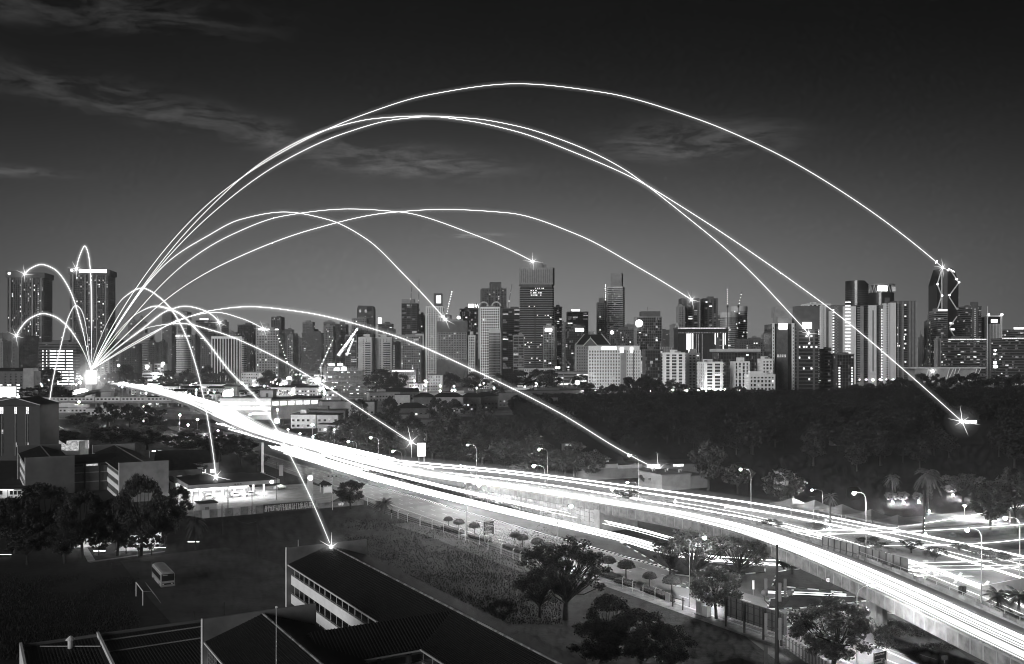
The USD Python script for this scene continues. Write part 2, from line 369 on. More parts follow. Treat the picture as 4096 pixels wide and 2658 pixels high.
island('grass_island', [(3560, 2256), (3900, 2250), (4200, 2243), (4200, 2262), (3800, 2266), (3560, 2268)], 'grass', True, 2.5)
island('road_tip_island', [(2690, 2330), (2730, 2336), (2770, 2352), (2764, 2356), (2706, 2346)], 'stained_concrete', True, .9, True)
island('verge_island', [(2480, 2170), (2640, 2205), (2760, 2240), (2900, 2262), (3060, 2268), (3060, 2290), (2820, 2315), (2700, 2300), (2600, 2240)], 'grass', True, 2.2, True)
# bare sandy ground beside the flyover pier, in front of it
struct('bare_ground', gpoly([(3480, 2530), (3560, 2500), (3660, 2520), (3830, 2600), (3960, 2700), (3760, 2700), (3640, 2640)], .03), 'dirt_path')
part(numbered('/World', 'grass_verge') if False else '/World', 'rough_verge', gpoly([(3500, 2492), (3600, 2485), (3760, 2530), (4000, 2660), (3960, 2700), (3830, 2602), (3660, 2520), (3560, 2500)], .026), 'grass', kind='structure')
# field: dirt path along the fence, concrete lot round the bus
struct('dirt_path', gpoly([(1560, 2098), (1640, 2090), (1800, 2130), (2060, 2205), (2200, 2270), (2330, 2330), (2240, 2345), (2060, 2278), (1850, 2200), (1700, 2140)], .03), 'dirt_path')
struct('concrete_lot', gpoly([(480, 2245), (690, 2215), (900, 2190), (1120, 2260), (1170, 2330), (1170, 2440), (850, 2500), (690, 2500), (600, 2400)], .03), 'soil')
struct('footpath', gpoly([(318, 2184), (348, 2190), (382, 2243), (352, 2250)], .03), 'concrete')
struct('footpath', gpoly([(350, 2248), (660, 2205), (660, 2209), (360, 2252)], .034), 'stained_concrete')

# ---- slip road and cross road right of the flyover
sp = smooth_path([G(*q) for q in ((1180, 1762), (1500, 1850), (2048, 1905), (2600, 1985), (3072, 2060), (3600, 2185), (4250, 2375))], n=60)
d = np.gradient(sp, axis=0); d /= np.linalg.norm(d, axis=1, keepdims=True); nn = np.c_[-d[:, 1], d[:, 0], np.zeros(len(d))]
sr = sstruct('slip_road'); road_sheet(sr, sp - nn * 6.5 + [0, 0, .05], sp + nn * 6.5 + [0, 0, .05], 'asphalt')
cp_ = smooth_path([G(*q) for q in ((2900, 2118), (3300, 2108), (3700, 2088), (4100, 2045), (4500, 1990))], n=30)
d = np.gradient(cp_, axis=0); d /= np.linalg.norm(d, axis=1, keepdims=True); nn = np.c_[-d[:, 1], d[:, 0], np.zeros(len(d))]
cr = sstruct('cross_road'); road_sheet(cr, cp_ - nn * 7 + [0, 0, .06], cp_ + nn * 7 + [0, 0, .06], 'asphalt')

tm_ = np.linspace(-440, -125, 24)
mg = sstruct('merging_road'); road_sheet(mg, [R(t, 26.5, .04) for t in tm_], [R(t, float(np.interp(t, [-440, -300, -125], [54, 50, 44])), .04) for t in tm_], 'asphalt')
# ---- the flyover
LEFT = [R(-1150, 50, 10), R(-750, 44, 9.5), R(-550, 37, 7.5), R(-420, 31, 4), R(-330, 28.5, 1.2), R(-250, 28, .4), R(-150, 28, .5), R(-100, 28, 1.9), R(-50, 28, 4.2),
        (21.5, 227, 6.1), (35.6, 207, 6.5), (44.5, 190, 6.5), (49.7, 173, 6.5), (53, 159, 6.4), (55.6, 143.7, 6.3), (58.5, 121, 6.2), (60.3, 106, 6.2), (61.5, 85, 6.2)]
FL = smooth_path(LEFT, n=420)
d = np.gradient(FL, axis=0); d[:, 2] = 0; d /= np.linalg.norm(d, axis=1, keepdims=True)
FN = np.c_[-d[:, 1], d[:, 0], np.zeros(len(d))]        # to the right of travel towards the viewer = away from the left edge
arc_s = np.r_[0, np.cumsum(np.linalg.norm(np.diff(FL, axis=0), axis=1))]
WID = 11.6
S_MERGE = arc_s[np.argmin(np.linalg.norm(FL[:, :2] - R(-330, 28.5)[:2], axis=1))]
def deck(s, off, z=0.0):                                # the far stretch is twice as wide
    if off > .5: off = off * (1 + float(np.interp(s, [S_MERGE - 160, S_MERGE + 40], [1.0, 0.0])))
    p = np.array([np.interp(s, arc_s, FL[:, k]) for k in range(3)]); q = np.array([np.interp(s, arc_s, FN[:, k]) for k in range(3)])
    return p + q * off + [0, 0, z]
tcor = arc_s * 0
S_SPAN = arc_s[np.argmin(np.abs(FL[:, 1] - 228) + np.abs(FL[:, 0] - 21))]      # where the span leaves the retaining wall
S_WALL = arc_s[np.argmin(np.linalg.norm(FL[:, :2] - R(-140, 28)[:2], axis=1))]
S_FAR0, S_FAR1 = 0.0, arc_s[np.argmin(np.linalg.norm(FL[:, :2] - R(-360, 29)[:2], axis=1))]
S_END = arc_s[-1]
fo = thing('flyover', 'concrete flyover carrying the brightest bundle of light trails to the lower right corner', 'flyover')
sa = np.linspace(0, S_END, 420)
part(fo, 'road_surface', ribbon([deck(s, .3, .03) for s in sa], [deck(s, WID - .3, .03) for s in sa]), 'asphalt')
def sweep(ss, sec):                                     # closed section of (offset, height) carried along the deck
    k = len(sec); v = np.array([deck(s, o, z) for s in ss for o, z in sec]); m = len(ss)
    i, j = np.meshgrid(np.arange(m - 1), np.arange(k), indexing='ij')
    q = np.stack([i * k + j, i * k + (j + 1) % k, (i + 1) * k + (j + 1) % k, (i + 1) * k + j], -1).reshape(-1, 4)
    f = np.vstack([q[:, [0, 1, 2]], q[:, [0, 2, 3]]])
    cap = np.array([[0, a + 1, a] for a in range(1, k - 1)])
    return v, np.vstack([f, cap, cap[:, ::-1] + (m - 1) * k])
ss = np.linspace(S_SPAN - 4, S_END, 70)
part(fo, 'girder', sweep(ss, [(1.2, -1.9), (WID - 1.2, -1.9), (WID - .2, -.5), (WID - .1, 0), (.1, 0), (.2, -.5)]), 'stained_concrete')
ss = np.linspace(S_FAR0, S_FAR1, 90)
part(fo, 'girder', sweep(ss, [(1.6, -1.7), (WID - 1.6, -1.7), (WID - .2, -.5), (WID - .1, 0), (.1, 0), (.2, -.5)]), 'concrete')
ss = np.linspace(S_WALL, S_SPAN - 1, 60)
# near parapet: one panel after another, ribs between, rail on top
s, pl = S_SPAN - 70, 2.6
while s < S_END - pl:
    bottom = -1.15 if s > S_SPAN - 2 else -.75
    part(fo, 'parapet_panel', sweep(np.linspace(s + .09, s + pl - .09, 3), [(-.16, bottom), (.12, bottom), (.12, .78), (-.16, .78)]), 'stained_concrete')
    part(fo, 'parapet_coping', sweep(np.linspace(s + .09, s + pl - .09, 3), [(-.24, .78), (.16, .78), (.16, 1.06), (-.24, 1.06)]), 'concrete')
    part(fo, 'parapet_rib', sweep([s - .09, s + .09], [(-.2, bottom), (.1, bottom), (.1, .98), (-.2, .98)]), 'concrete')
    s += pl
part(fo, 'far_parapet', sweep(np.linspace(0, S_SPAN - 72, 200), [(-.16, -.5), (.12, -.5), (.12, .9), (-.16, .9)]), 'concrete')
part(fo, 'right_parapet', sweep(np.linspace(0, S_SPAN - 90, 200), [(WID - .12, -.5), (WID + .16, -.5), (WID + .16, .9), (WID - .12, .9)]), 'concrete')
s, pl = S_SPAN - 88, 1.45                               # far side parapet of rough stone blocks in two courses
while s < S_END - pl:
    for c in (0, 1):
        o = .7 * c
        part(fo, 'parapet_stone', sweep([s + o + .03, s + o + pl - .03], [(WID - .15, -.2 + .52 * c), (WID + .15, -.2 + .52 * c), (WID + .15 + rng.uniform(0, .04), .3 + .52 * c), (WID - .15 - rng.uniform(0, .05), .3 + .52 * c)]), rng.choice(['concrete', 'concrete', 'grey_plaster', 'stained_concrete']))
    s += pl
rl = MB(); s = S_SPAN - 88
rl.tube([deck(x, WID, 1.35) for x in np.linspace(s, S_END, 160)], .05, 5)
part(fo, 'railing', rl, 'galvanised')
while s < S_END:
    part(fo, 'railing_post', MB().beam(deck(s, WID, .8), deck(s, WID, 1.36), .1), 'galvanised'); s += 3.2
# retaining wall of irregular stone slabs, and the slab courses
ss = np.linspace(S_WALL, S_SPAN - .5, 80)
v = [deck(s, .25) for s in ss]
core = MB()
for a, b_ in zip(ss[:-1], ss[1:]):
    p, q, p2, q2 = deck(a, .15), deck(b_, .15), deck(a, 3), deck(b_, 3)
    core.hexa([np.r_[p[:2], -.2], np.r_[q[:2], -.2], np.r_[q2[:2], -.2], np.r_[p2[:2], -.2], p - [0, 0, .06], q - [0, 0, .06], q2 - [0, 0, .06], p2 - [0, 0, .06]])
part(fo, 'retaining_wall', core, 'stained_concrete')
s = S_WALL + 8
while s < S_SPAN - 3.0:
    top = deck(s + .7, 0)[2] - .8; z = .0
    while z < top - .3:
        h = min(rng.uniform(.8, 1.3), top - z); pr = rng.uniform(.02, .08)
        a, b_ = s + rng.uniform(.02, .1), s + 1.9 - rng.uniform(.02, .1)
        A, B, C, D = deck(a, -pr), deck(b_, -pr), deck(b_, .2), deck(a, .2)
        z0, z1 = z + .02, z + h - .03
        part(fo, 'wall_stone', MB().hexa([np.r_[q[:2], z0] for q in (A, B, C, D)] + [np.r_[q[:2], z1 + rng.uniform(-.08, .02)] for q in (A, B, C, D)]), rng.choice(['concrete', 'grey_plaster', 'concrete']))
        z += h
    s += 1.95
# abutment, haunch and piers
ab = MB()
a = S_SPAN - 1.5
ab.hexa([np.r_[deck(x, o)[:2], -.2] for x, o in ((a, -.3), (a + 2.2, -.3), (a + 2.2, WID + .3), (a, WID + .3))] + [np.r_[deck(x, o)[:2], deck(x, o)[2] - .55] for x, o in ((a, -.3), (a + 2.2, -.3), (a + 2.2, WID + .3), (a, WID + .3))])
part(fo, 'abutment', ab, 'concrete')
def fluted_pier(c, r, z1):
    n = 40; an = np.arange(n) * 2 * np.pi / n; rr = r * (1 + .06 * ((np.arange(n) // 2) % 2) - .03)
    b = np.stack([c[0] + rr * np.cos(an) * .75, c[1] + rr * np.sin(an), np.zeros(n)], -1); t_ = b.copy(); b[:, 2] = -.2; t_[:, 2] = z1
    k = np.arange(n)
    return np.vstack([b, t_]), np.vstack([np.stack([k, (k + 1) % n, n + (k + 1) % n], 1), np.stack([k, n + (k + 1) % n, n + k], 1)])
for yy in (196, 148.5, 104):
    s = arc_s[np.argmin(np.abs(FL[:, 1] - yy))]; c = deck(s, WID / 2)
    if yy < 150: c = deck(s, 4.2)
    part(fo, 'pier', fluted_pier(c, 2.0, c[2] - 1.8), 'concrete', label='fluted concrete pier' if 140 < yy < 150 else None)
hb = MB()                                               # pale plate of the lower carriageway seen under the girder
A = [G(3420, 2340, 4.2), G(3510, 2376, 4.2), G(3508, 2400, 2.9), G(3418, 2396, 2.7)]
for fs in np.linspace(80, S_FAR1 - 60, 9):
    c = deck(fs, WID / 2)
    part(fo, 'pier', MB().box(c[0] - 1.6, c[0] + 1.6, c[1] - 1.2, c[1] + 1.2, -.2, c[2] - 1.6), 'concrete')
struct('planted_verge', ribbon([R(t, 25.0, .06) for t in np.linspace(-150, 12, 20)], [R(t, 27.9, .09) for t in np.linspace(-150, 12, 20)]), 'grass')
# ================================================================ the skyline
rs = random.Random(11)
STY = {  # slab share of storey, slab proud, bay, pier width, pier proud
    'grid': (.42, .25, 4.0, 1.5, .35), 'fine': (.36, .2, 3.0, 1.0, .3), 'band': (.42, .4, 0, 0, 0), 'line': (.22, .25, 9, .5, .1), 'fins': (.2, .0, 4.2, 1.7, .8),
    'balc': (.28, 1.1, 8, 2.6, .5), 'glass': (.1, .06, 3.2, .16, .08), 'solid': (.5, .1, 5, 3.6, .12)}
def tower(label, x0, x1, yt, D, d=24, yaw=0, style='grid', wall='grey_plaster', glass='dark_glass', fh=3.7, lit=.05, name='tower', cat='tower', roof=True, zb=0, maxlit=34, sides=True, rows=(), seed=None, bay=None, litmat=None):
    r = random.Random(int(x0 * 7 + x1 * 13 + yt))
    ya = math.radians(yaw); mid = (x0 + x1) / 2; bear = math.atan2(mid - CX, FPX); psi = bear + ya   # allow for the side wall seen in perspective
    W = (x1 - x0) / FPX * D * math.cos(bear)
    d = min(d, .5 * W / max(.05, abs(math.sin(psi)))); w = max(5, (W - d * abs(math.sin(psi))) / max(.3, math.cos(psi)))
    h = EYE - (yt - HY) / FPX * D - zb
    c = P(mid, HY, D + d / 2); ro = np.array([[math.cos(ya), -math.sin(ya)], [math.sin(ya), math.cos(ya)]]) @ np.array([0, d / 2])
    t = thing(name, label, cat, (c[0] - ro[0], c[1] - ro[1], zb), yaw)
    sl, sp_, bw, pw, pp = STY[style]; bw = bay or bw
    nf = max(1, round(h / fh)); fh = h / nf
    part(t, 'wall', MB().box(-w / 2 + .5, w / 2 - .5, .5, d - .5, 0, h - .05), glass)
    b = MB()
    for k in range(nf + 1):
        z = k * fh
        z0, z1 = max(0, z - sl * fh * .55), min(h, z + sl * fh * .45)
        if k == nf: z0, z1 = h - sl * fh, h
        b.box(-w / 2 - sp_, w / 2 + sp_, -sp_, d + sp_, z0, z1)
    part(t, 'floor_bands', b, wall, kind='stuff')
    nb = nd = 0
    if bw:
        b = MB(); nb = max(1, round(w / bw)); nd = max(1, round(d / bw))
        for k in range(nb + 1):
            x = -w / 2 + w * k / nb; q = pw / 2
            x = min(max(x, -w / 2 + q - .05), w / 2 - q + .05)
            b.box(x - q, x + q, -pp, .6, 0, h - .1)
        for k in range(nd + 1):
            y = d * k / nd; q = pw / 2; y = min(max(y, q + .1), d - q - .1)
            b.box(w / 2 - .6, w / 2 + pp, y - q, y + q, 0, h - .1); b.box(-w / 2 - pp, -w / 2 + .6, y - q, y + q, 0, h - .1)
        part(t, 'piers', b, wall, kind='stuff')
    nb = nb or max(1, round(w / 4.5)); nd = nd or max(1, round(d / 4.5))
    cells = [('f', i, k) for i in range(nb) for k in range(nf)]
    if sides: cells += [('r' if c[0] < 0 else 'l', i, k) for i in range(nd) for k in range(nf)]
    pick = [q for q in cells if r.random() < lit]
    r.shuffle(pick); pick = pick[:maxlit]
    for k, f0, f1 in rows:                               # whole storeys alight
        pick += [('f', i, k) for i in range(int(f0 * nb), max(int(f0 * nb) + 1, int(f1 * nb)))]
    dim = MB()
    for sd, i, k in (q for q in cells if q[0] == 'f' and r.random() < .16 + lit):
        a = -w / 2 + w * i / nb + pw / 2 + .25; e = -w / 2 + w * (i + 1) / nb - pw / 2 - .25; f0 = r.uniform(0, .4); e = a + (e - a) * r.uniform(.4, 1)
        if e - a > .3: dim.box(a, e, .42, .49, k * fh + sl * fh * .45 + .1, (k + 1) * fh - sl * fh * .55 - .1)
    if dim.v: part(t, 'dim_windows', dim, 'dim_room', kind='stuff')
    for sd, i, k in pick:
        z0, z1 = k * fh + sl * fh * .45 + .05, (k + 1) * fh - sl * fh * .55 - .05
        if sl < .3 or pw < .5: z1 = z0 + (z1 - z0) * r.choice([.45, .6, .8])
        m = litmat or ('lit_room_bright' if r.random() < .3 else 'lit_room')
        if sd == 'f':
            a = -w / 2 + w * i / nb + pw / 2 + .1; e = -w / 2 + w * (i + 1) / nb - pw / 2 - .1
            if e - a < .3: continue
            part(t, 'lit_window', MB().box(a, e, .38, .52, z0, z1), m)
        else:
            a = d * i / nd + pw / 2 + .1; e = d * (i + 1) / nd - pw / 2 - .1; x = w / 2 if sd == 'r' else -w / 2; g = -.5 if sd == 'r' else .36
            part(t, 'lit_window', MB().box(x + g, x + g + .14, a, e, z0, z1), m)
    if roof:
        part(t, 'roof_parapet', MB().box(-w / 2 - .3, w / 2 + .3, -.3, .1, h, h + 1.1).box(-w / 2 - .3, -w / 2 + .1, .1, d + .3, h, h + 1.1).box(w / 2 - .1, w / 2 + .3, .1, d + .3, h, h + 1.1), wall)
        q = r.uniform(.3, .5) * w; o = r.uniform(-.2, .2) * w
        ph = r.uniform(3, 6); pr_ = part(t, 'plant_room', MB().box(o - q / 2, o + q / 2, d * .3, d * .75, h, h + ph), wall)
        for g_ in range(r.randint(1, 3)): x_ = r.uniform(-.42, .42) * w; q_ = r.uniform(1, 2.5); part(t, 'roof_unit', MB().box(x_ - q_, x_ + q_, d * .1, d * .1 + 2 * q_, h, h + r.uniform(1.4, 3)), 'grey_plaster')
        if r.random() < .45: x_ = o + r.uniform(-.3, .3) * q; part(pr_, 'aerial', MB().box(x_ - .18, x_ + .18, d * .5, d * .5 + .36, h + ph, h + ph + r.uniform(5, 13)), 'dark_steel')
    return t, w, d, h
def sign(t, x0, x1, y, z0, z1, m='lit_sign', name='lit_sign', frame=True):
    if frame: part(t, 'sign_frame', MB().box(x0 - .4, x1 + .4, y + .05, y + .5, z0 - .4, z1 + .4), 'dark_steel')
    part(t, name, MB().box(x0, x1, y - .25, y, z0, z1), m)

# --- left edge: the two matching towers and the hall below them
for i, (a, b, yt, lab) in enumerate(((30, 212, 1112, 'dark twin residential tower at the far left under a sloping crown without lit panels'), (280, 464, 1100, 'dark twin residential tower with three glowing panels along its crown'))):
    t, w, d, h = tower(lab, a, b, yt, 1500, 46, 10, 'fine', 'dark_plaster', 'dark_glass', 3.5, .085, roof=False, maxlit=150)
    for f in (-.42, -.1, .2, .44): part(t, 'facade_fin', MB().box(w * f - .9, w * f + .9, -1.3, .2, 0, h), 'grey_plaster')
    b_ = MB().hexa([(-w / 2 - 2, -2, h), (w / 2 + 2.5, -2, h), (w / 2 + 2.5, d + 1, h), (-w / 2 - 2, d + 1, h), (-w / 2 - 2, -2, h + 11), (w / 2 + 2.5, -2, h + 8.5), (w / 2 + 2.5, d + 1, h + 8.5), (-w / 2 - 2, d + 1, h + 11)])
    part(t, 'crown', b_, 'dark_plaster')
    part(t, 'crown_lamp', ball((-w / 2 + 3.5, -2.4, h + 6.5), 2.2), 'lit_sign')
    for f in (-.36, -.33, .3, .33)[:2 + 2 * i]:
        for k in range(8, 38): pass
    if i == 0:
        for k in range(5, int(h / 3.5) - 2):
            if rs.random() < .75: part(t, 'lit_window', MB().box(-w * .13, -w * .13 + 1.3, -.1, .3, k * 3.5, k * 3.5 + 1.5), 'lit_room_bright')
            if rs.random() < .65: part(t, 'lit_window', MB().box(w * .34, w * .34 + 1.5, -.1, .3, k * 3.5, k * 3.5 + 1.5), 'lit_room_bright')
    else:
        for f0, f1 in ((-.25, .02), (.035, .21), (.225, .47)): part(t, 'crown_light_panel', MB().box(w * f0, w * f1, -2.3, -1.9, h + 3.2, h + 9), 'lit_sign')
t, w, d, h = tower('wide grey mall hall below the twin towers with a grid of bright floors', 155, 325, 1372, 1350, 20, 6, 'band', 'dark_plaster', 'dark_glass', 4.4, 0, 'mall_building', 'building')
for k in range(1, 13):
    for f0, f1 in (((-.4, -.37), (-.3, -.27), (-.2, -.02), (0, .2), (.24, .42)) if k > 5 else ((.0, .1), (.12, .3), (.33, .44)))[0 if k > 5 else 0:]:
        if f1 - f0 > .05 or k > 5: part(t, 'lit_window', MB().box(w * f0, w * f1, -.55, -.42, k * 4.4 - 1.9, k * 4.4 + .6), 'lit_room_bright')
t, w, d, h = tower('broad dark hall with a stepped flat roof at the foot of the left twin tower', -60, 160, 1345, 1420, 60, 0, 'solid', 'dark_plaster', 'dark_glass', 5, .0, 'hall', 'building')
for z, a, b in ((28, -.05, .1), (28, .2, .26), (36, .0, .06), (36, .22, .3), (20, .15, .35)): part(t, 'lit_window', MB().box(w * a, w * b, -.55, -.42, z, z + 2.2), 'lit_room')
tower('plain pale grey slab block with tall slots at the left edge of the picture', -20, 44, 1368, 1250, 20, 0, 'fins', 'grey_plaster', 'dark_glass', 3.6, .0)
tower('blank grey block directly behind the glowing hub', 318, 360, 1398, 1400, 20, 0, 'solid', 'grey_plaster', 'dark_glass', 3.6, .01)
t, w, d, h = tower('four storey walk-up flats with lit balconies at the left edge', -10, 164, 1490, 960, 14, 3, 'solid', 'dark_plaster', 'dark_glass', 3.2, 0, 'apartment_block', 'apartment block')
for k in range(1, 6):
    for f0, f1 in ((-.46, -.36), (-.24, -.1), (.02, .12)):
        part(t, 'balcony_opening', MB().box(w * f0 - .3, w * f1 + .3, -.3, -.2, k * 3.2 - 2.6, k * 3.2 - .6), 'dark_glass')
        part(t, 'lit_window', MB().box(w * f0, w * f1 - rs.uniform(0, 1.5), -.4, -.31, k * 3.2 - 2.4, k * 3.2 - .8), 'lit_room_bright')
part(t, 'pitched_roof', MB().hexa([(-w / 2, -.6, h + 1), (w * .18, -.6, h + 1), (w * .18, 14, h + 1), (-w / 2, 14, h + 1), (-w / 2, 5, h + 4.5), (w * .18, 5, h + 4.5), (w * .18, 9, h + 4.5), (-w / 2, 9, h + 4.5)]), 'roof_tile')
part(t, 'stair_tower', MB().box(w * .2, w * .48, -.5, 10, 0, h + 4.2), 'grey_plaster')
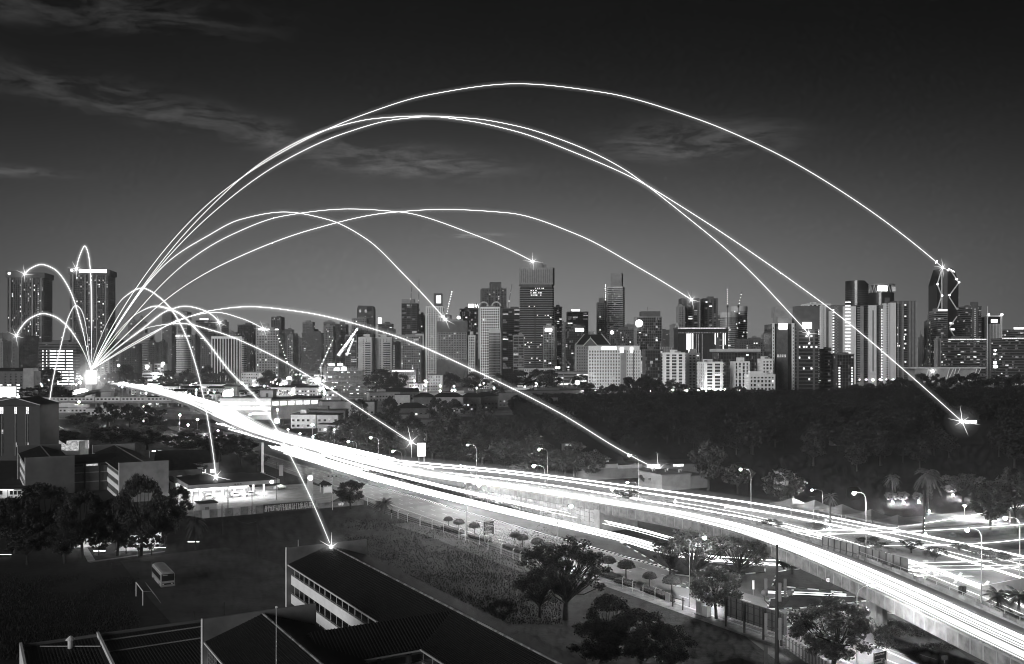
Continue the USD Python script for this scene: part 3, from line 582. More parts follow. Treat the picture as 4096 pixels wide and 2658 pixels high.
# --- behind the arcs, left of centre
L = [
 ('grey flats with stacked balconies just right of the glowing hub', 400, 463, 1413, 1500, 18, -8, 'balc', 'grey_plaster', 3.2, .06),
 ('dark slab block with scattered lights between hub and striped block', 484, 568, 1378, 1700, 26, 8, 'fine', 'dark_plaster', 3.5, .04),
 ('hazy pair of slim flats with small gabled tops, far left of centre', 512, 590, 1288, 2300, 30, 10, 'fine', 'grey_plaster', 3.5, .03),
 ('low block of flats with white ribbed end wall beside dark slab', 560, 614, 1345, 1900, 22, 0, 'band', 'grey_plaster', 3.5, .05),
 ('tall hazy tower with banded floors behind the round hotel', 648, 706, 1248, 2100, 30, 0, 'band', 'dark_plaster', 3.7, .05),
 ('broad hazy tower with flat lit roof behind the round hotel', 712, 766, 1250, 2200, 30, 0, 'line', 'grey_plaster', 3.7, .04),
 ('dark office slab with lit name board along its roof', 783, 862, 1284, 1900, 28, 6, 'line', 'dark_plaster', 3.7, .03),
 ('short dark tower with flat top next to the slab with lit roof board', 886, 916, 1290, 1950, 24, 0, 'band', 'dark_plaster', 3.7, .02),
 ('tall dark glass tower with corner light left of the striped block', 950, 1024, 1302, 1800, 30, -6, 'glass', 'dark_plaster', 3.7, .06),
 ('pale flats behind the right shoulder of the striped block', 962, 986, 1358, 1500, 20, 0, 'band', 'pale_plaster', 3.5, .02),
 ('hazy grey flats with stepped top between hub and cylindrical hotel', 592, 640, 1372, 1650, 22, 5, 'grid', 'grey_plaster', 3.5, .06),
 ('office block with bright roof edge and grid front at left of centre', 1024, 1138, 1322, 1350, 34, 0, 'grid', 'grey_plaster', 3.7, .12),
 ('square dark tower with lit crown behind the bright roof edge', 1086, 1138, 1270, 2000, 30, 0, 'fins', 'dark_plaster', 3.7, .03),
 ('hazy slab with plain face right of the lit crown tower', 1140, 1177, 1320, 2000, 24, 4, 'band', 'dark_plaster', 3.6, .03),
 ('hazy stepped tower with small lantern top left of the lit cranes', 1210, 1260, 1290, 2400, 30, 0, 'line', 'grey_plaster', 3.8, .02),
 ('broad hazy block on which the lantern topped tower stands', 1207, 1298, 1334, 2200, 36, 0, 'band', 'dark_plaster', 3.8, .03),
 ('pale flats with fine windows behind the lit cranes', 1297, 1342, 1308, 1800, 24, 0, 'fine', 'grey_plaster', 3.5, .10),
 ('dark flats with bright stair windows behind the lit cranes', 1340, 1394, 1299, 1850, 24, 0, 'fine', 'dark_plaster', 3.5, .12),
 ('grey flats in front of the curved top tower', 1407, 1474, 1276, 1900, 26, 0, 'grid', 'grey_plaster', 3.6, .06),
 ('left one of two plain apartment slabs with balcony columns', 1433, 1502, 1352, 1350, 22, -6, 'solid', 'pale_plaster', 3.3, .02),
 ('right one of two plain apartment slabs with balcony columns', 1502, 1568, 1352, 1360, 22, 6, 'solid', 'pale_plaster', 3.3, .02),
 ('office block with a glowing square sign at its left shoulder', 1512, 1575, 1298, 1800, 28, 0, 'band', 'dark_plaster', 3.7, .08),
 ('narrow dark block with a ladder of lit stair windows', 1570, 1603, 1372, 1400, 18, 0, 'solid', 'dark_plaster', 3.6, .05),
 ('tower under construction with stacked dark floors and two crane masts', 1606, 1676, 1216, 1700, 32, 0, 'line', 'dark_plaster', 3.8, .04),
 ('lower dark wing attached right of the tower with two crane masts', 1672, 1700, 1262, 1750, 28, 0, 'fine', 'dark_plaster', 3.8, .08),
 ('floodlit base block under the tower with two crane masts', 1604, 1690, 1345, 1500, 30, 0, 'fine', 'grey_plaster', 3.8, .16),
 ('tall pale hotel with arched top windows under a dark sign block', 1704, 1778, 1228, 1500, 30, 0, 'grid', 'white_paint', 3.6, .08),
 ('wide hotel with deep balcony grid and blank dark base', 1751, 1872, 1292, 1350, 30, 0, 'grid', 'grey_plaster', 3.4, .03),
 ('dark glass tower carrying a lit roof board with the letter W', 1838, 1913, 1238, 1550, 30, 4, 'glass', 'dark_plaster', 3.7, .14),
 ('narrow white infill flats with regular windows before the dark glass tower', 1874, 1902, 1345, 1200, 16, 0, 'fine', 'pale_plaster', 3.5, .10),
 ('dark tower with open frame top rising behind the art deco block', 1921, 2026, 1157, 1650, 36, 6, 'grid', 'dark_plaster', 3.8, .06),
 ('dark slab tower with scattered lights left of the tall banded tower', 2010, 2080, 1236, 1650, 30, 0, 'line', 'dark_plaster', 3.7, .05),
 ('pale art deco tower with barrel arches and a grid of slot windows', 1921, 2006, 1232, 1250, 26, -4, 'fine', 'white_paint', 3.6, .03),
 ('stepped dark slab right behind the tall banded tower', 2214, 2248, 1230, 1700, 28, 0, 'band', 'dark_plaster', 3.8, .03),
 ('white grid block with lit name panel at the foot of the banded tower', 2173, 2227, 1310, 1350, 20, -12, 'grid', 'white_paint', 3.6, .06),
 ('dark round cornered tower with glowing roof slot', 2265, 2353, 1250, 1750, 32, 0, 'line', 'dark_plaster', 3.7, .07),
 ('dark glass block with a lit name panel right of its centre', 2257, 2341, 1308, 1500, 28, 0, 'glass', 'dark_plaster', 3.7, .12),
 ('slim concrete tower under construction with a lit crane beside it', 2386, 2429, 1212, 1800, 24, 0, 'fine', 'grey_plaster', 3.6, .08),
 ('tall pale banded glass tower with a bright right edge', 2429, 2500, 1150, 1800, 34, -14, 'band', 'white_paint', 3.7, .05),
 ('long low block of fine windows with two globe lamps on its roof', 2435, 2547, 1318, 1450, 26, 0, 'fine', 'dark_plaster', 3.6, .08),
 ('dark glass office with floodlit middle floors and round globe light', 2534, 2648, 1270, 1350, 32, 0, 'glass', 'grey_plaster', 3.9, .08),
 ('left one of two dark residential towers joined under an arc end', 2715, 2796, 1196, 1500, 26, 0, 'balc', 'dark_plaster', 3.4, .05),
 ('right one of two dark residential towers joined under an arc end', 2802, 2870, 1196, 1520, 26, 0, 'balc', 'dark_plaster', 3.4, .08),
 ('residential wing with white side fins left of the joined towers', 2704, 2740, 1228, 1480, 20, 0, 'fine', 'grey_plaster', 3.4, .05),
 ('dark glass block above the white stepped podium right of the grid block', 2568, 2652, 1402, 1080, 24, 0, 'glass', 'dark_plaster', 3.8, .03),
 ('apartments with stacked curved balconies, white, right of dark glass block', 2650, 2738, 1415, 1020, 22, -6, 'balc', 'white_paint', 3.3, .07),
 ('grey apartments with arched windows between balcony blocks', 2738, 2800, 1416, 1060, 22, 0, 'grid', 'grey_plaster', 3.3, .05),
 ('rounded white apartments with long balconies above the row of floodlights', 2790, 2890, 1452, 980, 24, 6, 'balc', 'white_paint', 3.3, .06),
 ('dark office below a broad flat roof slab behind the white window block', 2846, 3029, 1412, 1080, 30, 0, 'glass', 'dark_plaster', 3.8, .05),
 ('white framed office front with vertical window strips', 2922, 2998, 1450, 1000, 16, 0, 'fins', 'white_paint', 3.6, .06),
 ('low dark block behind the flat roof slab with two lit corner windows', 2938, 3080, 1360, 1500, 28, 0, 'grid', 'dark_plaster', 3.8, .05),
 ('white low building with square window grid left of the mirror tower', 2977, 3100, 1502, 960, 20, 0, 'grid', 'white_paint', 3.8, .06),
 ('white grid stair block directly left of the mirror fronted tower', 3030, 3092, 1440, 1000, 18, 0, 'grid', 'white_paint', 3.6, .10),
 ('residential tower with white vertical end fins behind the mirror tower', 3205, 3322, 1218, 1450, 26, 6, 'balc', 'white_paint', 3.4, .08),
 ('dark low annex with two ladders of lit windows right of the mirror tower', 3320, 3416, 1420, 1050, 22, 0, 'glass', 'dark_plaster', 3.8, .02),
 ('dark flat annex block touching the mirror fronted tower', 3276, 3324, 1400, 1060, 20, 0, 'band', 'dark_plaster', 3.8, .03),
 ('balconied round tower with a row of lamps on its roof rim', 3717, 3789, 1246, 1500, 30, 0, 'band', 'grey_plaster', 3.4, .08),
 ('narrow white banded annex left of the balconied round tower', 3696, 3722, 1288, 1480, 20, 0, 'fine', 'pale_plaster', 3.4, .10),
 ('dark residential tower with ladder of lit stair windows, right of braced tower', 3827, 3926, 1228, 1550, 30, 0, 'band', 'dark_plaster', 3.5, .07),
 ('long low glass office with brightly lit top edge at right', 3752, 3945, 1360, 1350, 30, 0, 'band', 'dark_plaster', 3.9, .12),
 ('long low glass office at the right edge of the picture', 3962, 4180, 1356, 1300, 30, 0, 'band', 'dark_plaster', 3.9, .12),
 ('grey blank link block between the two long low offices', 3737, 3762, 1362, 1300, 20, 0, 'solid', 'grey_plaster', 4.5, 0),
 ('low flats with lit roof board at far right behind the long office', 4006, 4130, 1320, 1700, 30, 0, 'band', 'grey_plaster', 3.6, .06),
 ('plain flats with fine rows in the gap left of the long low office', 3672, 3698, 1352, 1600, 18, 0, 'fine', 'grey_plaster', 3.5, .08),
 ('hazy grey slab between joined towers and mirror tower', 3046, 3086, 1340, 2300, 26, 0, 'grid', 'grey_plaster', 3.8, .03),
 ('hazy dark slab on the horizon behind the round lit towers', 2862, 2900, 1268, 2300, 30, 0, 'band', 'dark_plaster', 3.8, .06),
 ('distant flats with tall slots left of the cylindrical hotel', 636, 668, 1372, 1600, 20, 0, 'fins', 'grey_plaster', 3.6, .04),
 ('low dark slab with dotted windows right of the cylindrical hotel', 752, 800, 1352, 1550, 22, 0, 'fine', 'dark_plaster', 3.5, .08),
 ('grey slab with dotted windows under the lit roof board', 800, 860, 1362, 1600, 22, 0, 'fine', 'dark_plaster', 3.5, .05),
 ('tall grey flats at the right shoulder of the office with bright roof edge', 1150, 1182, 1345, 1700, 20, 0, 'fine', 'grey_plaster', 3.5, .08),
 ('stacked flats behind the construction cranes with rows of lights', 1380, 1436, 1345, 1600, 22, 0, 'line', 'grey_plaster', 3.4, .08),
 ('dark building site block wrapped in netting left of the art deco tower', 2052, 2096, 1345, 1250, 20, 0, 'line', 'grey_plaster', 3.8, .05),
]
rh_ = random.Random(77)
hz = [(470, 1362), (528, 1338), (600, 1330), (668, 1312), (745, 1300), (806, 1316), (845, 1300), (868, 1330), (930, 1330), (1004, 1322), (1052, 1296), (1164, 1336), (1196, 1352), (1250, 1318), (1318, 1290), (1372, 1312), (1404, 1330), (1556, 1318), (1590, 1340), (1790, 1262), (1858, 1280), (2052, 1290), (2236, 1290), (2262, 1318), (2356, 1330), (2520, 1300), (2610, 1312), (2660, 1322), (2700, 1300), (2880, 1330), (2960, 1340), (3020, 1352), (3080, 1360), (3690, 1392), (440, 1392), (420, 1350)]
for i, (px, yt) in enumerate(hz):
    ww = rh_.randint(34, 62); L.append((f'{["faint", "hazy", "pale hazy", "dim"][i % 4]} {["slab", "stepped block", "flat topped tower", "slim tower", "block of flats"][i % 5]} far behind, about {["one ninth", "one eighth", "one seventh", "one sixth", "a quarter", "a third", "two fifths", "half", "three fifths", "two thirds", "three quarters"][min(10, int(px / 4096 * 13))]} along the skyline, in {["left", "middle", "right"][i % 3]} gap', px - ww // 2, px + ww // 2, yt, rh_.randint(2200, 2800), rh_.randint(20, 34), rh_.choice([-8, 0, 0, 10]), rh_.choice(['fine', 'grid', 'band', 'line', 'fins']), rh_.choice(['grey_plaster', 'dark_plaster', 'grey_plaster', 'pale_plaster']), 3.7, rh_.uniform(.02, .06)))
T = {}
for row in L:
    lab, a, b, yt, D, dd, yaw, st, wl, fh, lit = row
    big = (b - a) > 70
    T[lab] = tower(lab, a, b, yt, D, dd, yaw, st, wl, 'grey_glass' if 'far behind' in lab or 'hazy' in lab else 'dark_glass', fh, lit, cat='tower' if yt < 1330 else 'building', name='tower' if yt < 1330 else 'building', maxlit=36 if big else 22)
def find(s): return next(v for k, v in T.items() if s in k)
def roofline(key, f0, f1, z0, z1, m='lit_sign', name='roof_light'):
    t, w, d, h = find(key); part(t, name, MB().box(w * f0, w * f1, -.6, -.32, h + z0, h + z1), m)
roofline('bright roof edge and grid', -.4, .1, .3, 2.0); roofline('bright roof edge and grid', .35, .5, .3, 2.0)
roofline('lit name board along its roof', -.25, .25, 1.5, 5.5)
roofline('square dark tower with lit crown', -.4, -.1, -6, -4.6, 'lit_room'); roofline('square dark tower with lit crown', .1, .4, -6, -4.6, 'lit_room')
roofline('glowing square sign', -.5, -.25, 1, 13); roofline('glowing roof slot', -.3, .1, 2, 6)
roofline('lit name panel right of its centre', -.0, .42, -8, -2); roofline('foot of the banded tower', -.35, .3, -6, -2)
roofline('round lit', -.3, .3, 0, 1) if False else None
roofline('brightly lit top edge', -.5, .5, .2, 1.2, 'lit_room_bright'); roofline('flats with lit roof board', -.35, .1, 1, 5)
roofline('long low glass office at the right', -.5, .2, .2, 1.2, 'lit_room_bright')
t, w, d, h = find('letter W')
part(t, 'sign_board', MB().box(-w * .08, w * .48, .3, .7, h + 1.5, h + 10), 'dark_steel')
part(t, 'lit_sign', MB().box(-w * .06, w * .28, .0, .28, h + 3, h + 9), 'lit_sign')
lw = meshkit.text_mesh('W', 6.5, .3); lw.apply_transform(trimesh.transformations.rotation_matrix(math.pi / 2, [1, 0, 0])); lw.apply_translation([w * .31, .3, h + 2.6])
part(t, 'letter', lw, 'lit_sign')
t, w, d, h = find('arched top windows')
part(t, 'sign_block', MB().box(-w * .05, w * .42, 2, 20, h + 1, h + 22), 'dark_plaster'); part(t, 'lit_sign', MB().box(w * .1, w * .38, 1.6, 1.9, h + 6, h + 18), 'lit_sign')
t, w, d, h = find('scattered lights left of the tall')
t, w, d, h = find('open frame top')
part(t, 'top_block', MB().box(-w * .15, w * .3, 6, 26, h, h + 13), 'dark_plaster')
fr = MB()
for k in range(9): fr.beam((-w / 2 + w * k / 8, -.6, h - 30), (-w / 2 + w * k / 8, -.6, h + (4 if k % 3 else 9)), .5)
part(t, 'open_frame', fr, 'grey_plaster', kind='stuff')
t, w, d, h = find('two crane masts')
part(t, 'stair_core', MB().box(-w * .5, w * .3, 3, 20, h, h + 9), 'grey_plaster'); part(t, 'site_screen', MB().box(w * .35, w * .95, -1.2, -.7, h - 85, h - 55), 'pale_plaster')
t, w, d, h = find('deep balcony grid')
part(t, 'blank_base', MB().box(-w / 2 - 1.2, w / 2 + 1.2, -1.4, 10, 0, h * .42), 'dark_plaster'); part(t, 'blank_head', MB().box(-w / 2 - 1.2, w / 2 + 1.2, -1.4, 10, h - 14, h + 2), 'dark_plaster')
t, w, d, h = find('barrel arches')
for sx in (-1, 1): part(t, 'barrel_arch', lathe([(6.2, 0), (6.2, 8), (4.6, 8), (4.6, 0)], 20), 'pale_plaster') if False else None
ar = lambda x, r: [(x + r * math.cos(a), h + 2 + r * math.sin(a)) for a in np.linspace(0, math.pi, 14)]
for sx in (-.32, .32):
    b_ = MB(); q = ar(w * sx, 6.5); q2 = ar(w * sx, 5.0)
    for k in range(13): b_.hexa([(q2[k][0], -1, q2[k][1]), (q[k][0], -1, q[k][1]), (q[k][0], 12, q[k][1]), (q2[k][0], 12, q2[k][1]), (q2[k + 1][0], -1, q2[k + 1][1]), (q[k + 1][0], -1, q[k + 1][1]), (q[k + 1][0], 12, q[k + 1][1]), (q2[k + 1][0], 12, q2[k + 1][1])])
    part(t, 'barrel_arch', b_, 'pale_plaster')
part(t, 'front_block', MB().box(-w * .05, w * .56, -5, -.8, 0, h * .74), 'pale_plaster')
b_ = MB()
for i in range(9):
    for k in range(5, 22): b_.box(-w * .02 + i * w * .062, -w * .02 + i * w * .062 + 1.1, -5.08, -4.9, k * 3.6 - 2.6, k * 3.6)
part(t, 'windows', b_, 'dark_glass', kind='stuff')
t, w, d, h = find('slim concrete tower under')
part(t, 'upper_core', MB().box(-w * .3, w * .5, 4, 18, h, h + 10), 'grey_plaster')
t, w, d, h = find('bright right edge')
part(t, 'top_box', MB().box(-w * .3, w * .42, 4, 24, h, h + 28), 'grey_plaster'); part(t, 'edge_light', MB().box(w / 2 + .45, w / 2 + .8, -.6, 6, 4, 40), 'lit_room_bright')
t, w, d, h = find('floodlit middle floors')
part(t, 'lit_storey', MB().box(-w * .1, w * .3, -.12, .3, 31, 36), 'lit_room_bright'); part(t, 'lit_storey', MB().box(-w * .45, -w * .22, -.12, .3, 20, 38), 'lit_room')
part(t, 'top_storey', MB().box(-w * .3, w * .45, 3, 26, h, h + 9), 'dark_plaster')
for key in ('balcony columns',):
    pass
for nm in ('left one of two plain', 'right one of two plain'):
    t, w, d, h = find(nm); b_ = MB()
    for k in range(2, int(h / 3.3) - 1): b_.box(w * .02, w * .42, -.55, -.2, k * 3.3, k * 3.3 + 1.5)
    part(t, 'balcony_openings', b_, 'dark_glass', kind='stuff')
    part(t, 'entrance_light', MB().box(-w * .2, w * .4, -.6, -.4, 6, 8), 'lit_room_bright')
t, w, d, h = find('two ladders of lit')
for k in range(5, 14):
    for f in (-.36, .38): part(t, 'lit_window', MB().box(w * f - 1.0, w * f + 1.0, -.45, -.3, k * 3.1 - 10, k * 3.1 - 8.4), 'lit_room_bright')
for nm, f in (('right of braced tower', .05), ('ladder of lit stair windows', -.25)):
    t, w, d, h = find(nm)
    if nm == 'right of braced tower': part(t, 'stair_core', MB().box(-w * .1, w * .25, -2.2, 6, 0, h + 8), 'dark_plaster')
    for k in range(3, int(h / 3.5)): part(t, 'lit_window', MB().box(w * f - 1, w * f + 1, -2.5, -2.25, k * 3.5, k * 3.5 + 1.6), 'lit_room')
t, w, d, h = find('row of lamps on its roof rim')
for k in range(7): part(t, 'roof_lamp', ball((-w * .42 + w * .14 * k, -1, h + 2.0), 1.1), 'lit_sign')
t, w, d, h = find('two globe lamps')
for sx in (-.46, .5): part(t, 'globe_lamp', ball((w * sx, -2, h - 5), 3.0, 2), 'lit_sign')
t, w, d, h = find('round globe light'); part(t, 'globe_lamp', ball((-w * .42, -3, h - 9), 5.5, 2), 'lit_sign')
t, w, d, h = find('broad flat roof slab'); part(t, 'roof_slab', MB().box(-w / 2 - 3, w / 2 + 3, -4, 30, h + 1.2, h + 4.5), 'pale_plaster')
t, w, d, h = find('right edge of the picture')
t, w, d, h = find('small gabled tops')
for sx in (-.3, .25): part(t, 'gable_top', MB().hexa([(w * sx - 8, 0, h), (w * sx + 8, 0, h), (w * sx + 8, 14, h), (w * sx - 8, 14, h), (w * sx - .5, 0, h + 16), (w * sx + .5, 0, h + 16), (w * sx + .5, 14, h + 16), (w * sx - .5, 14, h + 16)]), 'grey_plaster')
t, w, d, h = find('white vertical end fins behind the mirror')
for f, ww in ((.02, 5), (.2, 4.2), (.36, 4)): part(t, 'end_fin', MB().box(w * f, w * f + ww, -2.4, 3, 0, h - 2), 'white_paint')
part(t, 'lantern', MB().box(-w * .05, w * .15, 4, 12, h, h + 9), 'grey_plaster')
for k in range(8): part(t, 'lit_window', MB().box(w * .0 - 4, w * .0 - 1, -1.5, -1.2, h - 48 + k * 4, h - 45.5 + k * 4), 'lit_room_bright')

# --- the tall banded tower with the overhanging crown
t = thing('tower', 'tallest banded tower with an overhanging slotted crown in the middle of the skyline', 'tower', P(2148, HY, 1600) * [1, 1, 0])
sec = [(-29, 0), (-30, 6), (-30, 40), (-27, 46), (27, 46), (30, 40), (30, 6), (27, 0)]
def prism(sec, z0, z1):
    n = len(sec); k = np.arange(n); v = np.array([(x, y, z) for z in (z0, z1) for x, y in sec])
    caps = np.array([[0, a, a + 1] for a in range(1, n - 1)])
    f = np.vstack([np.stack([k, (k + 1) % n, n + (k + 1) % n], 1), np.stack([k, n + (k + 1) % n, n + k], 1), caps[:, ::-1], caps + n])
    v0 = np.array(sec); area = np.sum(v0[:, 0] * np.roll(v0[:, 1], -1) - v0[:, 1] * np.roll(v0[:, 0], -1))
    if area < 0: f = f[:, ::-1]
    return v, f
def scale_sec(sec, k): return [(x * k, 23 + (y - 23) * k) for x, y in sec]
part(t, 'wall', prism(scale_sec(sec, .985), 0, 164), 'dark_glass')
b_ = MB()
for k in range(42): b_.add(*prism(sec, k * 3.9, k * 3.9 + 1.25))
part(t, 'floor_bands', b_, 'grey_plaster', kind='stuff')
part(t, 'shadow_gap', prism(scale_sec(sec, .95), 164, 169), 'dark_plaster')
part(t, 'crown', prism(scale_sec(sec, 1.02), 169, 198), 'grey_plaster')
for k in range(15): part(t, 'crown_slot', MB().box(-27.5 + k * 3.8, -26.9 + k * 3.8, -.55, .3, 172, 195), 'black_paint')
part(t, 'plant_room', MB().box(-12, 10, 10, 34, 198, 210).box(10, 17, 12, 30, 198, 205), 'grey_plaster')
part(t, 'vertical_joint', MB().box(-4.2, -2.6, -.25, .4, 0, 130), 'black_paint')
for q in range(46):
    x, k = rs.choice([(rs.uniform(-12, 10), rs.randint(38, 41)), (rs.uniform(-26, 24), rs.randint(8, 40))])
    part(t, 'lit_window', MB().box(x, x + rs.uniform(1, 2.4), -.15, .2, k * 3.9 + 1.5, k * 3.9 + 3.2), 'lit_room_bright')
part(t, 'podium', MB().box(-34, 36, -8, -1, 0, 16), 'pale_plaster')

# --- round topped tower
t = thing('tower', 'slate grey tower with rounded shoulders behind the floodlit cranes', 'tower', P(1461, HY, 2000) * [1, 1, 0])
hw = 18; prof = [(-hw, 0), (hw, 0), (hw, 142)] + [(hw - 3 + 3 * math.cos(a), 142 + 12 * math.sin(a)) for a in np.linspace(0.2, math.pi / 2, 5)] + [(-hw + 4 - 4 * math.sin(a), 142 + 13 * math.cos(a)) for a in np.linspace(0, math.pi / 2 - .1, 6)] + [(-hw, 142)]
from shapely.geometry import Polygon
m_ = trimesh.creation.extrude_polygon(Polygon(prof), 30, engine='earcut'); v = np.array(m_.vertices); v = np.c_[v[:, 0], v[:, 2], v[:, 1]]
part(t, 'wall', (v, np.array(m_.faces)[:, ::-1]), 'dark_plaster')
b_ = MB()
for k in range(4, 38):
    for i in range(6): b_.box(-1 + i * 3, .6 + i * 3, -.15, .3, k * 3.6, k * 3.6 + 1.9)
part(t, 'windows', b_, 'dark_glass', kind='stuff')
for q in range(18):
    k, i = rs.randint(5, 37), rs.randint(0, 5); part(t, 'lit_window', MB().box(-1 + i * 3, .6 + i * 3, -.25, -.16, k * 3.6, k * 3.6 + 1.9), 'lit_room')
for x in (-13, -1): part(t, 'lit_window', MB().box(x, x + 4, -.2, .2, 140, 146), 'lit_room')
part(t, 'roof_notch', MB().box(4, 14, -.2, .3, 143, 152), 'black_paint')

# --- striped block with white fins, lit from below
t = thing('striped_block', 'white office block of tall vertical fins lit from below, left of centre', 'building', P(905, HY, 1150) * [1, 1, 0], 16)
part(t, 'wall', MB().box(-17, 17, .3, 22, 0, 66), 'dark_glass')
for k in range(11): part(t, 'fin', MB().box(-17 + k * 3.3 - .5, -17 + k * 3.3 + .5, -1.3, .3, 5, 68), 'white_paint')
for k in range(8): part(t, 'fin', MB().box(17, 18.3, 1 + k * 2.9 - .5, 1 + k * 2.9 + .5, 5, 68), 'white_paint')
part(t, 'roof_band', MB().box(-17.6, 18.4, -1.4, 22.5, 66, 69), 'white_paint')
for k in range(10): part(t, 'uplight', MB().box(-16 + k * 3.3, -15 + k * 3.3, -2.2, -1.6, 4.2, 4.8), 'flood')
part(t, 'podium', MB().box(-20, 24, -3, 24, 0, 4), 'pale_plaster')

# --- cylindrical hotel
t = thing('round_hotel', 'pale cylindrical hotel with rows of small windows, left of centre', 'hotel', P(724, HY, 1450) * [1, 1, 0])
part(t, 'wall', lathe([(0, 0), (11.4, 0), (11.4, 78), (10, 80), (0, 80)], 40, (0, 12, 0)), 'pale_plaster')
b_ = MB()
for k in range(3, 21):
    for i in range(24):
        a = math.pi + math.pi * i / 23; x, y = 11.4 * math.cos(a), 12 + 11.4 * math.sin(a); u_ = np.array([-math.sin(a), math.cos(a), 0]); o = np.array([math.cos(a), math.sin(a), 0])
        c = np.array([x, y, k * 3.5]); q = [c - u_ * .45 - o * .2, c + u_ * .45 - o * .2, c + u_ * .45 + o * .06, c - u_ * .45 + o * .06]; b_.hexa(q + [p + [0, 0, 1.8] for p in q])
part(t, 'windows', b_, 'dark_glass', kind='stuff')
for i in range(13):
    a = math.pi * 1.12 + math.pi * .76 * i / 12; c = np.array([11.9 * math.cos(a), 12 + 11.9 * math.sin(a), 75.2]); part(t, 'sign_letter', MB().box(c[0] - .45, c[0] + .45, c[1] - .15, c[1] + .15, c[2], c[2] + rs.uniform(2.2, 2.8)), 'lit_room_bright')

# --- white grid block (each pier and band its own piece)
t = thing('white_grid_block', 'bright white office block with a regular grid of small dark windows and glowing roof signs', 'building', P(2430, HY, 1130) * [1, 1, 0], -4)
w, h, d = 46, 52, 24; fh = h / 13
part(t, 'wall', MB().box(-w / 2 + .6, w / 2 + 16, .6, d, 0, h), 'dark_glass')
for k in range(14): part(t, 'floor_band', MB().box(-w / 2, w / 2 + 16, 0, d, k * fh - .9, k * fh + .9 if k < 13 else k * fh + 5), 'white_paint')
for k in range(13): part(t, 'pier', MB().box(-w / 2 + k * w * .84 / 12 - .85, -w / 2 + k * w * .84 / 12 + .85, -.3, .7, 0, h - .05), 'white_paint')
part(t, 'stair_shaft', MB().box(w * .34, w * .5, -.5, 6, 0, h + .1), 'grey_plaster')
for k in range(7): part(t, 'pier', MB().box(w / 2 + k * 2.75 - .9, w / 2 + k * 2.75 + .9, -.3, .7, 0, h - .05), 'white_paint')
part(t, 'dark_strip', MB().box(w / 2 + 8, w / 2 + 9.2, -.5, -.3, 0, h), 'dark_plaster')
sign(t, -w * .16, w * .24, -.6, h + .3, h + 3.9, 'lit_sign'); part(t, 'lit_sign', MB().box(w * .33, w * .42, -.9, -.55, h - 3.5, h + 2.5), 'lit_sign'); part(t, 'lit_sign', MB().box(w / 2 + 4.5, w / 2 + 8, -.9, -.55, h - 3, h + 3), 'lit_sign')
for q in range(10):
    i, k = rs.randint(0, 10), rs.randint(2, 5); x = -w / 2 + (i + .5) * w * .84 / 12; part(t, 'lit_window', MB().box(x - .7, x + .7, .3, .58, k * fh + 1, k * fh + 2.9), 'lit_room')

# --- gabled hall with ornate roof
t = thing('gabled_hall', 'pitched roof hall with a pointed white trimmed gable between towers', 'building', P(2370, HY, 1250) * [1, 1, 0])
part(t, 'wall', MB().box(-22, 23, .3, 30, 0, 60), 'grey_plaster')
b_ = MB()
for k in range(16): b_.box(-4, 23.3, -.1, .3, k * 3.6, k * 3.6 + 1.2)
part(t, 'floor_bands', b_, 'pale_plaster', kind='stuff')
b_ = MB()
for k in range(2, 15):
    for i in range(5): b_.box(-21 + i * 3.2, -19.6 + i * 3.2, .2, .34, k * 3.9, k * 3.9 + 1.8)
part(t, 'windows', b_, 'dark_glass', kind='stuff')
part(t, 'roof', MB().hexa([(-23, -1, 60), (24, -1, 60), (24, 31, 60), (-23, 31, 60), (-10, 14, 74), (14, 14, 74), (14, 17, 74), (-10, 17, 74)]), 'roof_tile')
part(t, 'gable', MB().hexa([(-12, -2, 58), (6, -2, 58), (6, 8, 58), (-12, 8, 58), (-3.4, -2, 68), (-2.6, -2, 68), (-2.6, 10, 68), (-3.4, 10, 68)]), 'dark_plaster')
part(t, 'gable_trim', MB().beam((-13, -2.4, 58), (-3, -2.4, 69), 1.1).beam((7, -2.4, 58), (-3, -2.4, 69), 1.1).beam((-3, -2.4, 69), (-3, -2.4, 71), .8), 'pale_plaster')
part(t, 'roof_trim', MB().beam((24, -1.3, 60), (14, 14, 74.5), .9).beam((-23, -1.3, 60), (-10, 14, 74.5), .9), 'pale_plaster')

# --- fins and pointed portal beside the dark box with light strips
t = thing('portal_block', 'narrow pale block of tall fins with a pointed portal roof, left of the dark box', 'building', P(2684, HY, 1250) * [1, 1, 0])
part(t, 'wall', MB().box(-15, 12, .5, 20, 0, 56), 'dark_glass')
for k in range(7): part(t, 'fin', MB().box(-15 + k * 2.6, -14 + k * 2.6, -.6, .5, 0, 57), 'pale_plaster')
part(t, 'portal', MB().beam((4, -1, 0), (4, -1, 78), 1.4).beam((11.5, -1, 0), (11.5, -1, 78), 1.4).beam((4, -1, 78), (8, -1, 90), 1.2).beam((11.5, -1, 78), (8, -1, 90), 1.2), 'pale_plaster')
part(t, 'clock_lamp', ball((8.6, -1.8, 66), 2.2, 2), 'lit_sign')
